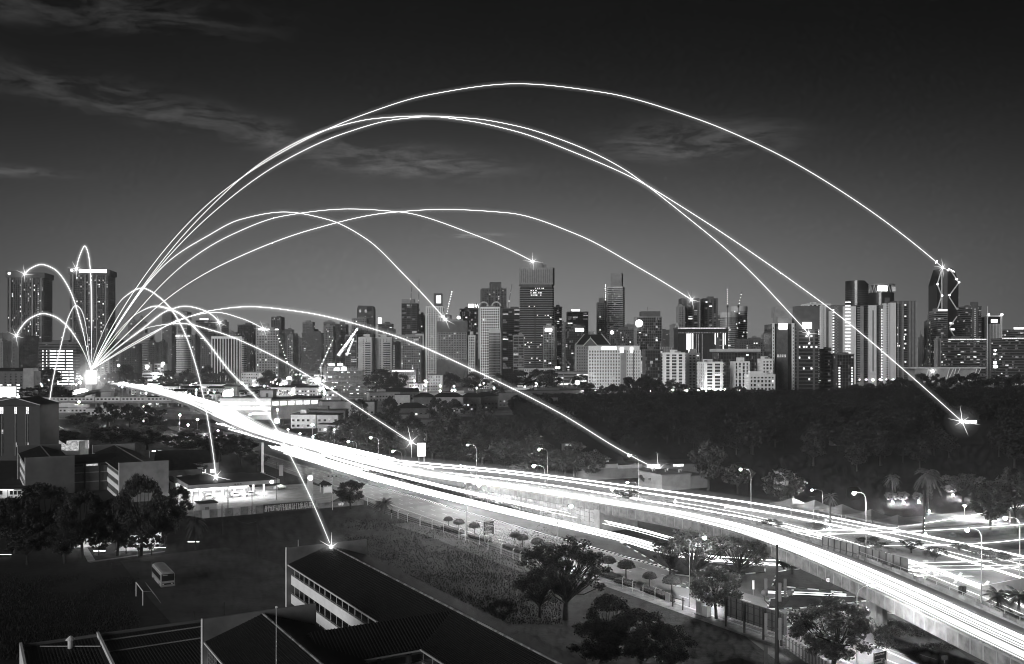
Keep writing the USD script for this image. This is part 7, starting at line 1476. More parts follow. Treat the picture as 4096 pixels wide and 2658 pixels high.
for q in range(14): x = 6 + rf.uniform(0, 1.8); b.beam((x, -.13, rf.uniform(.2, .6)), (x + rf.uniform(-.3, .4), -.13, rf.uniform(.8, 1.3)), .12)
part(t, 'graffiti_scrawl', b, 'white_paint')
# fence with leaning tops along the field
t = thing('chain_fence', 'wire fence on pale cranked posts along the pavement edge', 'fence')
pp = [G(x, y) for x, y in ((1470, 2022), (1520, 2050), (1592, 2075), (1630, 2090), (1680, 2105), (1728, 2118), (1775, 2130), (1836, 2155), (1862, 2163), (1918, 2180), (1952, 2200), (2004, 2218), (2052, 2238), (2080, 2252), (2111, 2262), (2180, 2300), (2490, 2358), (2530, 2372), (2572, 2388), (2620, 2404))]
for k, c in enumerate(pp): part(t, 'fence_post', MB().beam(c, c + [0, 0, 2.0], .1).beam(c + [0, 0, 2.0], c + [.3, .2, 2.35], .09), 'pale_plaster')
b = MB()
for a, c in zip(pp[:-1], pp[1:]):
    if np.linalg.norm(a - c) < 22:
        for z in (.3, .8, 1.3, 1.8): b.beam(a + [0, 0, z], c + [0, 0, z], .02)
part(t, 'wires', b, 'galvanised', kind='stuff')
# bus
t = thing('bus', 'old single deck bus parked on the dark lot beside the goal', 'bus', G(626, 2359) + np.array([.8, 0, 0]), CORR)
sec = [(0, .45), (0, 2.55), (.12, 2.85), (.5, 3.05), (1.25, 3.12), (2.0, 3.05), (2.38, 2.85), (2.5, 2.55), (2.5, .45)]
Lb = 9.6; v = np.array([(x, y, z) for x in (-Lb, -Lb + .15, -.2, 0) for y, z in sec]); v[:9, 1] = 1.25 + (v[:9, 1] - 1.25) * .95; v[27:, 1] = 1.25 + (v[27:, 1] - 1.25) * .95
k = np.arange(9); f = []
for i in range(3):
    for j in range(9): a, b_ = i * 9 + j, i * 9 + (j + 1) % 9; f += [[a, b_, b_ + 9], [a, b_ + 9, a + 9]]
f += [[0, a + 1, a] for a in range(1, 8)][::1] + [[27, 27 + a, 27 + a + 1] for a in range(1, 8)]
part(t, 'body', (v, np.array(f)[:, ::-1]), 'bus_paint')
for i in range(9): part(t, 'side_window', MB().box(-Lb + .5 + i * .98, -Lb + 1.28 + i * .98, -.05, .03, 1.55, 2.5), 'dark_glass')
part(t, 'windscreen', MB().box(-.03, .06, .18, 2.32, 1.45, 2.72), 'dark_glass'); part(t, 'roof_ridge', MB().box(-Lb + .3, -.4, .12, .2, 2.84, 2.93), 'white_paint'); part(t, 'grille', MB().box(-.02, .07, .2, 2.3, .75, 1.05), 'black_paint'); part(t, 'bumper', MB().box(0, .16, 0, 2.5, .4, .62), 'steel'); part(t, 'trim_line', MB().box(-Lb, -.2, -.03, 0, 1.3, 1.38), 'dark_plaster')
for y in (.4, 1.95): part(t, 'headlight', ball((.08, y, .9), .11, 1), 'white_paint')
part(t, 'mirror', MB().box(.1, .25, 2.5, 2.75, 1.9, 2.3), 'black_paint'); part(t, 'destination_sign', MB().box(.06, .08, .3, 1.2, 2.45, 2.6), 'grey_plaster')
for x in (-1.7, -7.2):
    for y in (.1, 2.4):
        w, wf = lathe([(0, -.13), (.45, -.13), (.45, .13), (0, .13)], 16); part(t, 'wheel', (np.c_[w[:, 0] + x, w[:, 2] + y, w[:, 1] + .45], wf), 'rubber')
# goal
t = thing('goal', 'white football goal at the edge of the dark field beside the bus', 'goal', G(544, 2386), CORR)
part(t, 'goal_post', MB().box(-.06, .06, -.06, .06, 0, 2.44), 'white_paint'); part(t, 'goal_post', MB().box(7.2, 7.32, -.06, .06, 0, 2.44), 'white_paint'); part(t, 'crossbar', MB().box(-.06, 7.32, -.06, .06, 2.44, 2.56), 'white_paint')
part(t, 'stay', MB().beam((7.26, 1.6, 2.3), (7.26, 3.0, 0), .06).beam((7.26, 0, 2.44), (7.26, 1.6, 2.3), .05).beam((0, 1.6, 2.3), (0, 3.0, 0), .05), 'galvanised')
b = MB()
for k in range(25): b.beam((k * .3, 1.6, 2.3), (k * .3, 3.0, .02), .012)
for k in range(7): b.beam((0, 1.6 + k * .23, 2.3 - k * .38), (7.26, 1.6 + k * .23, 2.3 - k * .38), .012)
part(t, 'net', b, 'grey_plaster', kind='stuff')
# poles and wires on the field
PO = [((888, 2137), 2018, 'slender wooden pole on the dark field below the utility hut'), ((1028, 2238), 2085, 'slender wooden pole on the field left of the near school block'), ((1193, 2215), 2160, 'short pale pole just behind the near gable wall'), ((776, 2500), 2445, 'short post at the back of the low flat block, left'), ((898, 2475), 2410, 'short post beside the school gable at the bottom'), ((441, 2275), 2250, 'leaning short stake on the field edge'), ((1105, 2000), 1850, 'tall thin lamp post at the forecourt right'), ((772, 2018), 1963, 'short dark pole left of the utility hut'), ((912, 2035), 1945, 'dark pole standing before the forecourt'), ((1008, 2060), 1952, 'dark pole with a ladder of insulators at the forecourt edge')]
tops = []
for (x, y), ty, lab in PO:
    c = G(x, y); h = (y - ty) * c[1] / FPX; tops.append(c + [0, 0, h]); single('pole', MB().tube([c, c + [0, 0, h]], [.11, .08], 8), 'grey_plaster' if 'pale' in lab else 'bark', lab, 'pole')
def wire(a, b, sag, lab): single('wire', MB().tube([a + (b - a) * f - [0, 0, sag * 4 * f * (1 - f)] for f in np.linspace(0, 1, 14)], .025, 4), 'dark_steel', lab, 'wire')
wire(tops[1], tops[2], 2.2, 'sagging wire from the field pole to the pole behind the near gable'); wire(tops[0], tops[1], 2.0, 'wire between the two slender field poles'); wire(tops[9], G(1200, 1990) + [0, 0, 3], .8, 'wire across the forecourt to the sign')
t = thing('flagpole', 'thin flagpole in front of the tiled roof at the bottom, left of centre', 'flagpole', (-21.4, 84, 0)); part(t, 'pole', lathe([(.07, 0), (.04, 20.2)], 8), 'galvanised'); part(t, 'finial', ball((0, 0, 20.3), .12, 1), 'white_paint')
# direction signs
def signboard(t, lines, w, h, z0, arrows=()):
    part(t, 'board', MB().box(-w / 2, w / 2, -.04, .04, z0, z0 + h), 'sign_board'); part(t, 'border', MB().box(-w / 2, w / 2, -.06, -.041, z0 + h - .05, z0 + h).box(-w / 2, w / 2, -.06, -.041, z0, z0 + .05).box(-w / 2, -w / 2 + .05, -.06, -.041, z0 + .05, z0 + h - .05).box(w / 2 - .05, w / 2, -.06, -.041, z0 + .05, z0 + h - .05), 'white_paint')
    for tx, x, z, hh, bold in lines:
        m = meshkit.text_mesh(tx, hh, .012, bold); m.apply_transform(trimesh.transformations.rotation_matrix(math.pi / 2, [1, 0, 0])); m.apply_translation([-w / 2 + x, -.05, z0 + z]); part(t, 'lettering', m, 'white_paint')
def up_arrow(t, x, z, s=1.0, ang=0):
    q = [(-.06, -.25), (.06, -.25), (.06, .05), (.15, .05), (0, .28), (-.15, .05), (-.06, .05)]; ca, sa_ = math.cos(ang), math.sin(ang)
    v, f = poly([((x_ * ca - y_ * sa_) * s, (x_ * sa_ + y_ * ca) * s) for x_, y_ in q]); part(t, 'arrow', (np.c_[v[:, 0] + x, np.full(len(v), -.062), v[:, 1] + z], f), 'white_paint')
t = thing('direction_sign', 'large dark direction sign on three posts facing the road, left of the street lamp', 'road sign', G(1955, 2170), CORR + 90)
w, h, z0 = 2.85, 3.15, 1.75
signboard(t, [('Jln. Kinrara', .42, 2.78, .17, False), ('Jln. Sultan Ismail', .42, 2.42, .17, False), ('Pusat Bandaraya', .42, 2.04, .19, True), ('Jln. Tun Razak', .42, 1.5, .17, False), ('Jln. Pudu', .42, 1.12, .17, False), ('Seremban', .6, .68, .17, True), ('Ipoh / Kuantan', .42, .2, .19, True)], w, h, z0)
part(t, 'divider', MB().box(-w / 2 + .06, w / 2 - .06, -.06, -.045, z0 + 1.84, z0 + 1.89), 'white_paint'); part(t, 'road_box', MB().box(-w / 2 + .5, w / 2 - .75, -.06, -.045, z0 + .92, z0 + .96).box(-w / 2 + .5, w / 2 - .75, -.06, -.045, z0 + .56, z0 + .6).box(-w / 2 + .5, -w / 2 + .54, -.06, -.045, z0 + .6, z0 + .92).box(w / 2 - .79, w / 2 - .75, -.06, -.045, z0 + .6, z0 + .92), 'white_paint')
up_arrow(t, w / 2 - .25, z0 + 2.5); up_arrow(t, -w / 2 + .27, z0 + .76, .8, .7); up_arrow(t, w / 2 - 1.0, z0 + .76, .45)
for x in (-1.1, 0, 1.1): part(t, 'post', MB().box(x - .06, x + .06, .05, .17, 0, z0 + .4), 'galvanised')
part(t, 'brace', MB().beam((-1.05, .15, z0), (-1.3, -.9, 0), .08), 'galvanised')
t = thing('direction_sign', 'black direction sign with white letters beside the big tree, at the bottom edge', 'road sign', P(3520, 2700, 118) * [1, 1, 0], CORR + 90)
w, h, z0 = 2.5, 3.0, 2.45
signboard(t, [('Jln. Tun Razak', .12, 2.6, .2, True), ('Seremban', .12, 1.62, .2, True), ('KLIA', .12, 1.06, .2, True)], w, h, z0); part(t, 'inner_frame', MB().box(-w / 2 + .05, w / 2 - .5, -.06, -.045, z0 + 2.05, z0 + 2.1).box(w / 2 - .55, w / 2 - .5, -.06, -.045, z0 + .1, z0 + 2.05), 'white_paint'); up_arrow(t, w / 2 - .25, z0 + 1.5, 1.3)
part(t, 'icon_plate', MB().box(.15, .45, -.06, -.045, z0 + 1.55, z0 + 1.98), 'white_paint'); part(t, 'icon', MB().beam((.24, -.07, z0 + 1.6), (.3, -.07, z0 + 1.92), .05).beam((.36, -.07, z0 + 1.6), (.3, -.07, z0 + 1.92), .05), 'black_paint')
for x in (-.9, .9): part(t, 'post', MB().box(x - .08, x + .08, .05, .2, 0, z0 + .5), 'galvanised')
# dark billboard frame seen from behind
t = thing('billboard', 'long dark billboard seen from behind on its steel frame beside the road at right', 'billboard', G(2902, 2505), CORR)
part(t, 'panel', MB().box(0, 12.5, 0, .12, 1.7, 4.9), 'dark_plaster'); part(t, 'lit_edge', MB().box(0, 12.5, -.1, .14, 1.5, 1.68), 'pale_plaster')  # plain pale strip along the bottom of the panel
for k in range(11): part(t, 'rib', MB().box(k * 1.24, k * 1.24 + .09, -.16, -.01, 1.7, 4.9), 'dark_steel')
for z in (2.2, 3.3, 4.4): part(t, 'rail', MB().box(0, 12.5, -.22, -.17, z, z + .08), 'dark_steel')
for x in (.4, 4.4, 8.4, 12): part(t, 'post', MB().box(x, x + .22, -.5, -.23, 0, 4.9), 'dark_steel')
# cellular mast
t = thing('cell_mast', 'dark cellular mast with antenna panels and two globe lamps, lower right', 'mast', P(3108, 2700, 112) * [1, 1, 0])
part(t, 'pole', lathe([(.3, 0), (.24, 12), (.12, 20.3)], 10), 'dark_steel')
for z, hgt in ((9.2, 2.6), (13.8, 2.2)):
    for k in range(3): a = k * 2.09 + .5; c = (1.35 * math.cos(a), 1.35 * math.sin(a)); part(t, 'antenna_panel', MB().box(c[0] - .16, c[0] + .16, c[1] - .1, c[1] + .1, z, z + hgt), 'grey_plaster'); part(t, 'bracket', MB().beam((0, 0, z + 1), (c[0], c[1], z + 1), .07), 'dark_steel')
part(t, 'lower_panel', MB().box(-1.6, -1.2, -.3, -.1, 4.8, 8.2), 'dark_plaster'); part(t, 'dish', lathe([(0, 0), (.4, 0), (.4, .12), (0, .12)], 16, (.9, -.3, 5.6)), 'grey_plaster')
for sg in (-1, 1): part(t, 'lamp_arm', MB().tube([(0, 0, 13.0), (sg * .7, 0, 12.8), (sg * 1.5, 0, 13.6), (sg * 1.55, 0, 14.1)], .05, 6), 'dark_steel'); part(t, 'globe', ball((sg * 1.55, 0, 14.5), .35, 2), 'grey_plaster')
t = thing('slat_fence', 'fence of pale upright slats below the big tree, bottom right', 'fence')
for k in range(26): a = G(3145 + k * 6.6, 2596 + k * 4.4); part(t, 'slat', MB().box(a[0] - .13, a[0] + .13, a[1] - .06, a[1] + .06, 0, 1.9), 'grey_plaster' if k % 2 else 'dark_plaster')
a, b_ = G(3140, 2594), G(3325, 2716); part(t, 'rail', MB().beam(a + [0, .12, .4], b_ + [0, .12, .4], .1).beam(a + [0, .12, 1.5], b_ + [0, .12, 1.5], .1), 'dark_plaster')
house('dark hip roofed house cut by the bottom edge, lower right', 3020, 110, 12, 9, 3.6, 'hip', 'dark_plaster', 1, CORR + 90, rh=2.2)
# signs and signals near the flyover
t = thing('height_sign', 'round height limit sign hung on the flyover girder', 'road sign', deck(arc_s[np.argmin(np.abs(FL[:, 1] - 156))], -.35, -.9), -20); v, f_ = lathe([(0, -.03), (.36, -.03), (.36, .03), (0, .03)], 24); part(t, 'disc', (np.c_[v[:, 0], v[:, 2], v[:, 1]], f_), 'white_paint'); v, f_ = lathe([(.36, -.04), (.46, -.04), (.46, .04), (.36, .04)], 24); part(t, 'rim', (np.c_[v[:, 0], v[:, 2], v[:, 1]], f_), 'black_paint')
m = meshkit.text_mesh('5 m', .22, .02, True); m.apply_transform(trimesh.transformations.rotation_matrix(math.pi / 2, [1, 0, 0])); m.apply_translation([-.24, -.04, -.1]); part(t, 'lettering', m, 'black_paint')
for px, y, ty, wpx, hpx, lab, mt_ in ((3152, 2456, 2438, 9, 10, 'small dark warning sign with a pale symbol beside the big tree', 'sign_board'), (3171, 2388, 2368, 9, 18, 'striped marker board on the traffic island, left', 'white_paint'), (3330, 2403, 2376, 9, 16, 'striped marker board on the traffic island, nearer the flyover', 'white_paint'), (3778, 2655, 2632, 25, 18, 'small rectangular sign on a post on the bare ground', 'sign_board'), (3013, 2384, 2340, 9, 36, 'tall narrow white sign on the grass by the road', 'white_paint'), (1566, 2075, 2046, 6, 14, 'small dark panel on a post beside the palm', 'sign_black'), (3702, 2262, 2245, 22, 3, 'thin white gantry sign beyond the crossing', 'white_paint')):
    c = G(px, y); s_ = c[1] / FPX; t = thing('small_sign', lab, 'sign', c); zc = (y - ty) * s_; part(t, 'plate', MB().box(-wpx * s_ / 2, wpx * s_ / 2, -.04, 0, zc - hpx * s_ / 2, zc + hpx * s_ / 2), mt_); part(t, 'post', MB().box(-.04, .04, 0, .08, 0, zc + .1), 'galvanised')
    if 'striped' in lab: part(t, 'stripe', MB().box(-wpx * s_ / 2, wpx * s_ / 2, -.06, -.041, zc - .12, zc + .12), 'black_paint')
    if 'symbol' in lab: part(t, 'symbol', MB().beam((-.1, -.06, zc - .12), (0, -.06, zc + .14), .05).beam((.1, -.06, zc - .12), (0, -.06, zc + .14), .05), 'white_paint')
for k, (px, yb, lab) in enumerate(((3842, 2412, 'left one of two traffic signals at the crossing'), (3857, 2414, 'right one of two traffic signals at the crossing'))):
    c = G(px, yb); t = thing('traffic_signal', lab, 'traffic light', c, 200); part(t, 'pole', MB().tube([(0, 0, 0), (0, 0, 1.7)], .07, 8), 'galvanised'); part(t, 'housing', MB().box(-.3, .3, -.2, .2, 1.7, 2.95), 'black_paint')
    for z in (1.95, 2.32, 2.7): part(t, 'lens', ball((0, -.2, z), .13, 1), 'grey_plaster'); part(t, 'visor', MB().box(-.16, .16, -.42, -.2, z + .12, z + .15), 'black_paint')
# tall hoarding beyond the flyover, seen from behind
t = thing('hoarding', 'tall grey hoarding with a frame of posts behind the flyover parapet', 'hoarding'); A, B = P(3291, 2146, 177), P(3632, 2272, 157); zt_ = 8.8
for k in range(13):
    f0, f1 = k / 13, (k + 1) / 13; a, b_ = A + (B - A) * f0, A + (B - A) * f1; part(t, 'panel', MB().hexa([(a[0], a[1], 5.0), (b_[0], b_[1], 5.0), (b_[0] + .1, b_[1] + .1, 5.0), (a[0] + .1, a[1] + .1, 5.0), (a[0], a[1], zt_), (b_[0] - .05, b_[1], zt_), (b_[0] + .05, b_[1] + .1, zt_), (a[0] + .1, a[1] + .1, zt_)]), 'dim_plaster' if k % 3 else 'dark_plaster')
    part(t, 'post', MB().beam((a[0] - .15, a[1] - .15, 0), (a[0] - .15, a[1] - .15, zt_), .14), 'dark_steel'); part(t, 'strut', MB().beam((a[0] - .2, a[1] - .2, 7), (a[0] - 1.2, a[1] - .9, 5.2), .08), 'dark_steel')
for z in (5.8, 7.2): part(t, 'rail', MB().beam((A[0] - .12, A[1] - .12, z), (B[0] - .12, B[1] - .12, z), .1), 'dark_steel')
# compound walls at the right edge
t = thing('compound_wall', 'white compound wall at the right edge above the planted strip', 'wall'); A, B = G(3925, 2408), G(4140, 2362)
for k in range(10): a, b_ = A + (B - A) * k / 10, A + (B - A) * (k + .98) / 10; part(t, 'wall_panel', MB().hexa([a, b_, b_ + [0, .25, 0], a + [0, .25, 0], a + [0, 0, 2.7], b_ + [0, 0, 2.7], b_ + [0, .25, 2.7], a + [0, .25, 2.7]]), 'pale_plaster')
t = thing('panel_wall', 'grey precast panel wall beside the flyover at the right edge', 'wall'); A, B = G(3930, 2462), G(4150, 2590)
for k in range(12): a, b_ = A + (B - A) * k / 12, A + (B - A) * (k + .96) / 12; part(t, 'wall_panel', MB().hexa([a, b_, b_ + [.2, .1, 0], a + [.2, .1, 0], a + [0, 0, 2.4], b_ + [0, 0, 2.4], b_ + [.2, .1, 2.4], a + [.2, .1, 2.4]]), 'grey_plaster'); part(t, 'panel_groove', MB().beam(a * .3 + b_ * .7 + [-.03, -.02, .5], a * .3 + b_ * .7 + [-.03, -.02, 1.9], .12).beam(a * .6 + b_ * .4 + [-.03, -.02, .5], a * .6 + b_ * .4 + [-.03, -.02, 1.9], .12), 'dark_plaster')
t = thing('utility_cabinet', 'pale utility cabinets under the leafy street tree', 'cabinet', G(2815, 2466), CORR); part(t, 'cabinet', MB().box(-1.4, -.1, -.5, .5, .2, 2.5).box(0, 1.2, -.4, .5, .2, 1.9), 'pale_plaster'); part(t, 'plinth', MB().box(-1.6, 1.4, -.7, .7, 0, .2), 'dark_plaster'); part(t, 'door_line', MB().box(-1.3, -.2, -.54, -.5, .5, 2.3), 'grey_plaster')
t = thing('timber_frame', 'rough timber props around a pit beside the road', 'timber frame', G(2690, 2430), CORR)
for k in range(2): part(t, 'prop', MB().beam((k * 2.6, 0, 0), (k * 2.6 + .1, 0, 2.2), .16), 'bark')
part(t, 'crossbeam', MB().beam((-.4, 0, 1.7), (3.2, 0, 1.8), .1), 'bark'); part(t, 'sheet', MB().box(-1.6, -.4, -.3, -.2, .8, 2.3), 'pale_plaster')
# ================================================================ vegetation
def leaves(g, centres, radii, n, size, flat=.75):
    """n leaf quads spread through the clumps; g a numpy generator"""
    k = g.integers(0, len(centres), n); c = centres[k]; r = radii[k]
    u = g.normal(size=(n, 3)); u /= np.linalg.norm(u, axis=1, keepdims=True); rr = g.random(n) ** .45
    p = c + u * (r * rr)[:, None] * [1, 1, flat]
    nrm = u + g.normal(size=(n, 3)) * .7 + [0, 0, .4]; nrm /= np.linalg.norm(nrm, axis=1, keepdims=True)
    a = np.cross(nrm, g.normal(size=(n, 3))); a /= np.linalg.norm(a, axis=1, keepdims=True); b = np.cross(nrm, a)
    s = size * g.uniform(.6, 1.4, n)[:, None]; a, b = a * s, b * s * .55
    v = np.stack([p - a, p - b, p + a, p + b], 1).reshape(-1, 3); i = np.arange(n) * 4
    return v, np.vstack([np.stack([i, i + 1, i + 2], 1), np.stack([i, i + 2, i + 3], 1)])
def tree_proto(name, seed, leaf, n=2600, clumps=44, size=.34, shape='round', hole=0.0):
    g = np.random.default_rng(seed); P_ = proto(name)
    tr = MB(); lean = g.normal(size=2) * .25
    hs = {'round': 3.2, 'spread': 3.0, 'tall': 5.2}[shape]
    tr.tube([(0, 0, -.3), (lean[0] * .3, lean[1] * .3, hs * .5), (lean[0], lean[1], hs), (lean[0] * 1.5, lean[1] * 1.5, hs + 2.2)], [.34, .26, .2, .1], 8)
    part(P_, 'trunk', tr, 'bark', smooth=60)
    cs, rs_ = [], []
    br = MB(); base = np.array([lean[0], lean[1], hs])
    for i in range(clumps):
        a = g.uniform(0, 6.283); q = math.sqrt(g.random())
        if shape == 'round': z = g.uniform(-1, 1); rad = 4.3 * math.sqrt(max(.05, 1 - z * z)) * (.55 + .45 * q); c = np.array([rad * math.cos(a), rad * math.sin(a), 6.2 + 3.0 * z + g.normal() * .25]); r = g.uniform(.7, 1.35)
        elif shape == 'spread': rad = 4.6 * q; c = np.array([rad * math.cos(a), rad * math.sin(a), 9.2 - .14 * rad ** 1.7 + g.normal() * .5 - (g.random() < .3) * g.uniform(.5, 2.5)]); r = g.uniform(.5, 1.05)
        else: z = g.uniform(-1, 1); rad = 3.6 * math.sqrt(max(.05, 1 - z * z)) * (.5 + .5 * q) * (1.1 - .25 * z); c = np.array([rad * math.cos(a), rad * math.sin(a), 6.0 + 3.6 * z]); r = g.uniform(.8, 1.5)
        cs.append(c); rs_.append(r)
        if i % 3 == 0 or shape == 'spread':
            m1 = base + (c - base) * .5 + g.normal(size=3) * .3 + [0, 0, -.2]; br.tube([base + [0, 0, g.uniform(-1.0, 1.2)], m1, c], [.11, .07, .025], 5)
    part(P_, 'branches', br, 'bark', kind='stuff')
    part(P_, 'crown', leaves(g, np.array(cs), np.array(rs_), n, size), leaf)
    return P_
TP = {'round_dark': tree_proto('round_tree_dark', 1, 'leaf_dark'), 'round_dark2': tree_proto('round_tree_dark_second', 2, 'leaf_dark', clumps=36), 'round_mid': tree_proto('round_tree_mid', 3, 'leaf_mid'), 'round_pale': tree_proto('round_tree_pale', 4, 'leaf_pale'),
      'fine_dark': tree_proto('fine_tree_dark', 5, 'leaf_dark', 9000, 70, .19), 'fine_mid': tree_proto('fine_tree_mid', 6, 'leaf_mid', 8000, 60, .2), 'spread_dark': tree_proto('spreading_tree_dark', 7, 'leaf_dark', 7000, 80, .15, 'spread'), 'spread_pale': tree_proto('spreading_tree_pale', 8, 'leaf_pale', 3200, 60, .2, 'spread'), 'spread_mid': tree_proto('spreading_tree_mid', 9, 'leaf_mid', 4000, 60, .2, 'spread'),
      'tall_dark': tree_proto('tall_tree_dark', 10, 'leaf_dark', 2400, 46, .42, 'tall'), 'tall_dark2': tree_proto('tall_tree_dark_second', 11, 'leaf_dark', 2400, 40, .42, 'tall')}
g0 = np.random.default_rng(77)
def tree(kind, px, yb, yt, wpx, label, group=None, name='tree', D=None):
    D = D or FPX * EYE / (yb - HY); s = D / FPX; H = max(1.5, (EYE - (yt - HY) * s)); W = wpx * s
    copy(TP[kind], name, label, 'tree', ((px - CX) * s, D, 0), g0.uniform(0, 360), group, (W / 9.2, W / 9.2, H / 9.9))
GT = 'dark trees left of the near school field'
for a in (('fine_dark', 330, 2235, 1965, 190, 'broad dark tree over the first glowing hall, left of the footpath'), ('fine_dark', 470, 2225, 1985, 150, 'dark tree with its trunk between the two glowing halls'), ('fine_dark', 565, 2225, 1902, 190, 'tallest pointed dark tree before the farther school gable'), ('fine_dark', 175, 2200, 1935, 230, 'wide dark tree below the blank grey gable wall'),
          ('fine_dark', 60, 2215, 1990, 200, 'dark tree at the left edge before the veranda house'), ('fine_dark', 660, 2190, 1985, 150, 'dark tree left of the forecourt, right of the pointed one'), ('fine_dark', 715, 2120, 1945, 110, 'dark tree at the corner of the forecourt beside the utility hut'), ('fine_dark', 260, 2255, 2080, 160, 'low dark tree left of the footpath'), ('fine_dark', 420, 2212, 2060, 120, 'low dark tree hiding part of the glowing halls'), ('round_dark2', 110, 2260, 2110, 170, 'low dark tree beside the pale lamp at the left edge')):
    tree(*a[:5], a[5], GT)
for a in ((505, 2216, 2135, 70, 'small dark tree right before the nearer glowing hall'), (556, 2228, 2140, 80, 'small dark tree at the right side of the nearer glowing hall'), (606, 2222, 2130, 80, 'small dark tree at the end of the nearer glowing hall'), (395, 2222, 2140, 80, 'small dark tree between footpath and nearer glowing hall'), (285, 2205, 2130, 80, 'small dark tree left of the farther glowing hall')): tree('round_dark2', *a[:4], a[4], GT)
for a in (('fine_dark', 1403, 2036, 1924, 138, 'round dark street tree beside the low wall, right of the forecourt'), ('spread_dark', 2262, 2480, 2178, 370, 'big thinly leaved spreading tree before the road, bottom centre'), ('fine_mid', 2866, 2478, 2266, 215, 'leafy street tree with a thin trunk beside the dark billboard'), ('fine_mid', 3330, 2700, 2398, 350, 'large leafy tree lit from the right at the bottom, before the flyover pier'),
          ('fine_dark', 2440, 2640, 2382, 200, 'dark tree below the big spreading tree'), ('fine_dark', 2560, 2690, 2440, 260, 'dark bushy tree at the bottom centre'), ('fine_dark', 2400, 2690, 2480, 260, 'dark low tree at the bottom edge left of the bushy one'), ('fine_dark', 2680, 2700, 2500, 200, 'dark low tree at the bottom edge, right of the bushy one'), ('spread_dark', 2160, 2470, 2290, 210, 'dark tree leaning out left of the big spreading tree'), ('fine_dark', 2010, 2500, 2400, 110, 'small dark shrub like tree behind the near school roof'),
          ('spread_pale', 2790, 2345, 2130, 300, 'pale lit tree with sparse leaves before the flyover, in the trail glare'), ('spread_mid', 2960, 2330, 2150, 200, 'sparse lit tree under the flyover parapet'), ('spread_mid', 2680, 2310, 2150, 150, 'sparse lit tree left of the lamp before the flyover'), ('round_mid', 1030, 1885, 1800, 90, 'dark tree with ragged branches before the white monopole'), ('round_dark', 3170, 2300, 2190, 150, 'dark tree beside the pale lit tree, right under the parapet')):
    tree(*a)
GL = 'trees left of the elevated highway'
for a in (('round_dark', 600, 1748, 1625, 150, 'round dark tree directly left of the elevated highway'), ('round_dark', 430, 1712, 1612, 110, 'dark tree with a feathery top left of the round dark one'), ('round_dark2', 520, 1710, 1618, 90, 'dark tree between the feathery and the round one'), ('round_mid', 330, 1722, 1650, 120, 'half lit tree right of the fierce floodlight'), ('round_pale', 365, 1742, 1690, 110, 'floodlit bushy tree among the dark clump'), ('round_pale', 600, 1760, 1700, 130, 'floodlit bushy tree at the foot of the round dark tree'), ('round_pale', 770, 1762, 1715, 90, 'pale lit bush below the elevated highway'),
          ('round_dark', 450, 1790, 1705, 170, 'dark spreading tree behind the farther school roofs'), ('round_dark2', 590, 1800, 1725, 150, 'dark tree over the glaring shed'), ('round_dark', 740, 1815, 1732, 180, 'dark tree right of the glaring shed'), ('round_dark', 880, 1850, 1728, 190, 'broad dark tree where an arc passes, left of the highway'), ('round_dark2', 960, 1860, 1745, 140, 'dark tree touching the highway edge'), ('round_dark', 260, 1790, 1722, 130, 'dark tree behind the lit marquee'), ('round_mid', 190, 1760, 1715, 120, 'low half lit tree below the fierce floodlight'), ('round_mid', 800, 1905, 1850, 60, 'small tree on the roof line behind the canopy')):
    tree(*a[:5], a[5], GL)
for i, (px, yt, w, D) in enumerate(sorted(((150, 1545, 110, 900), (235, 1548, 90, 850), (255, 1552, 80, 820), (200, 1470, 70, 1100), (440, 1490, 60, 1150), (500, 1462, 80, 1200), (545, 1495, 60, 1100), (670, 1485, 70, 1100), (745, 1480, 60, 1100), (830, 1465, 70, 1120), (900, 1480, 70, 1080), (1075, 1485, 80, 1040), (1520, 1480, 110, 1080), (1590, 1490, 80, 1060), (1500, 1500, 80, 1000), (1800, 1490, 70, 1130), (1900, 1492, 90, 1130), (2010, 1495, 90, 1100), (2070, 1485, 110, 1120), (2160, 1478, 100, 1130), (2200, 1482, 80, 1150), (2330, 1500, 90, 1150), (790, 1600, 60, 800), (640, 1590, 60, 850), (1000, 1560, 60, 900), (1190, 1560, 60, 900), (2000, 1545, 80, 950), (2150, 1548, 80, 930)))):
    tree(('round_dark', 'round_dark2', 'tall_dark')[i % 3], px, 0, yt, w * 1.2, nth(i) + ' from the left of the distant dark trees at the foot of the skyline', 'distant trees at the foot of the skyline', 'tree', D)
places = ['by the low white shop', 'before the row buildings', 'in the dark gardens left of the billboard', 'behind the lit billboard', 'in the gardens under the villas', 'beside the tall lamp pair', 'before the long shed', 'behind the slip road', 'left of the flat hall', 'around the garden house']
dg = [(1215, 1740, 60), (1275, 1735, 60), (1330, 1730, 70), (1150, 1735, 40), (1385, 1700, 120), (1420, 1660, 140), (1470, 1690, 130), (1540, 1640, 130), (1560, 1720, 120), (1620, 1700, 120), (1640, 1655, 110), (1730, 1690, 130), (1790, 1660, 150), (1780, 1740, 140), (1830, 1800, 150), (1880, 1690, 150), (1930, 1740, 160), (1960, 1660, 150), (2010, 1820, 170), (2000, 1700, 160), (2080, 1780, 150), (2080, 1660, 150), (2150, 1740, 150), (2230, 1800, 130), (2300, 1770, 150), (2370, 1800, 130), (2250, 1660, 150), (2180, 1600, 120), (1930, 1620, 100), (1500, 1770, 110), (1750, 1590, 90), (1820, 1600, 90), (1560, 1590, 80), (1440, 1600, 80)]
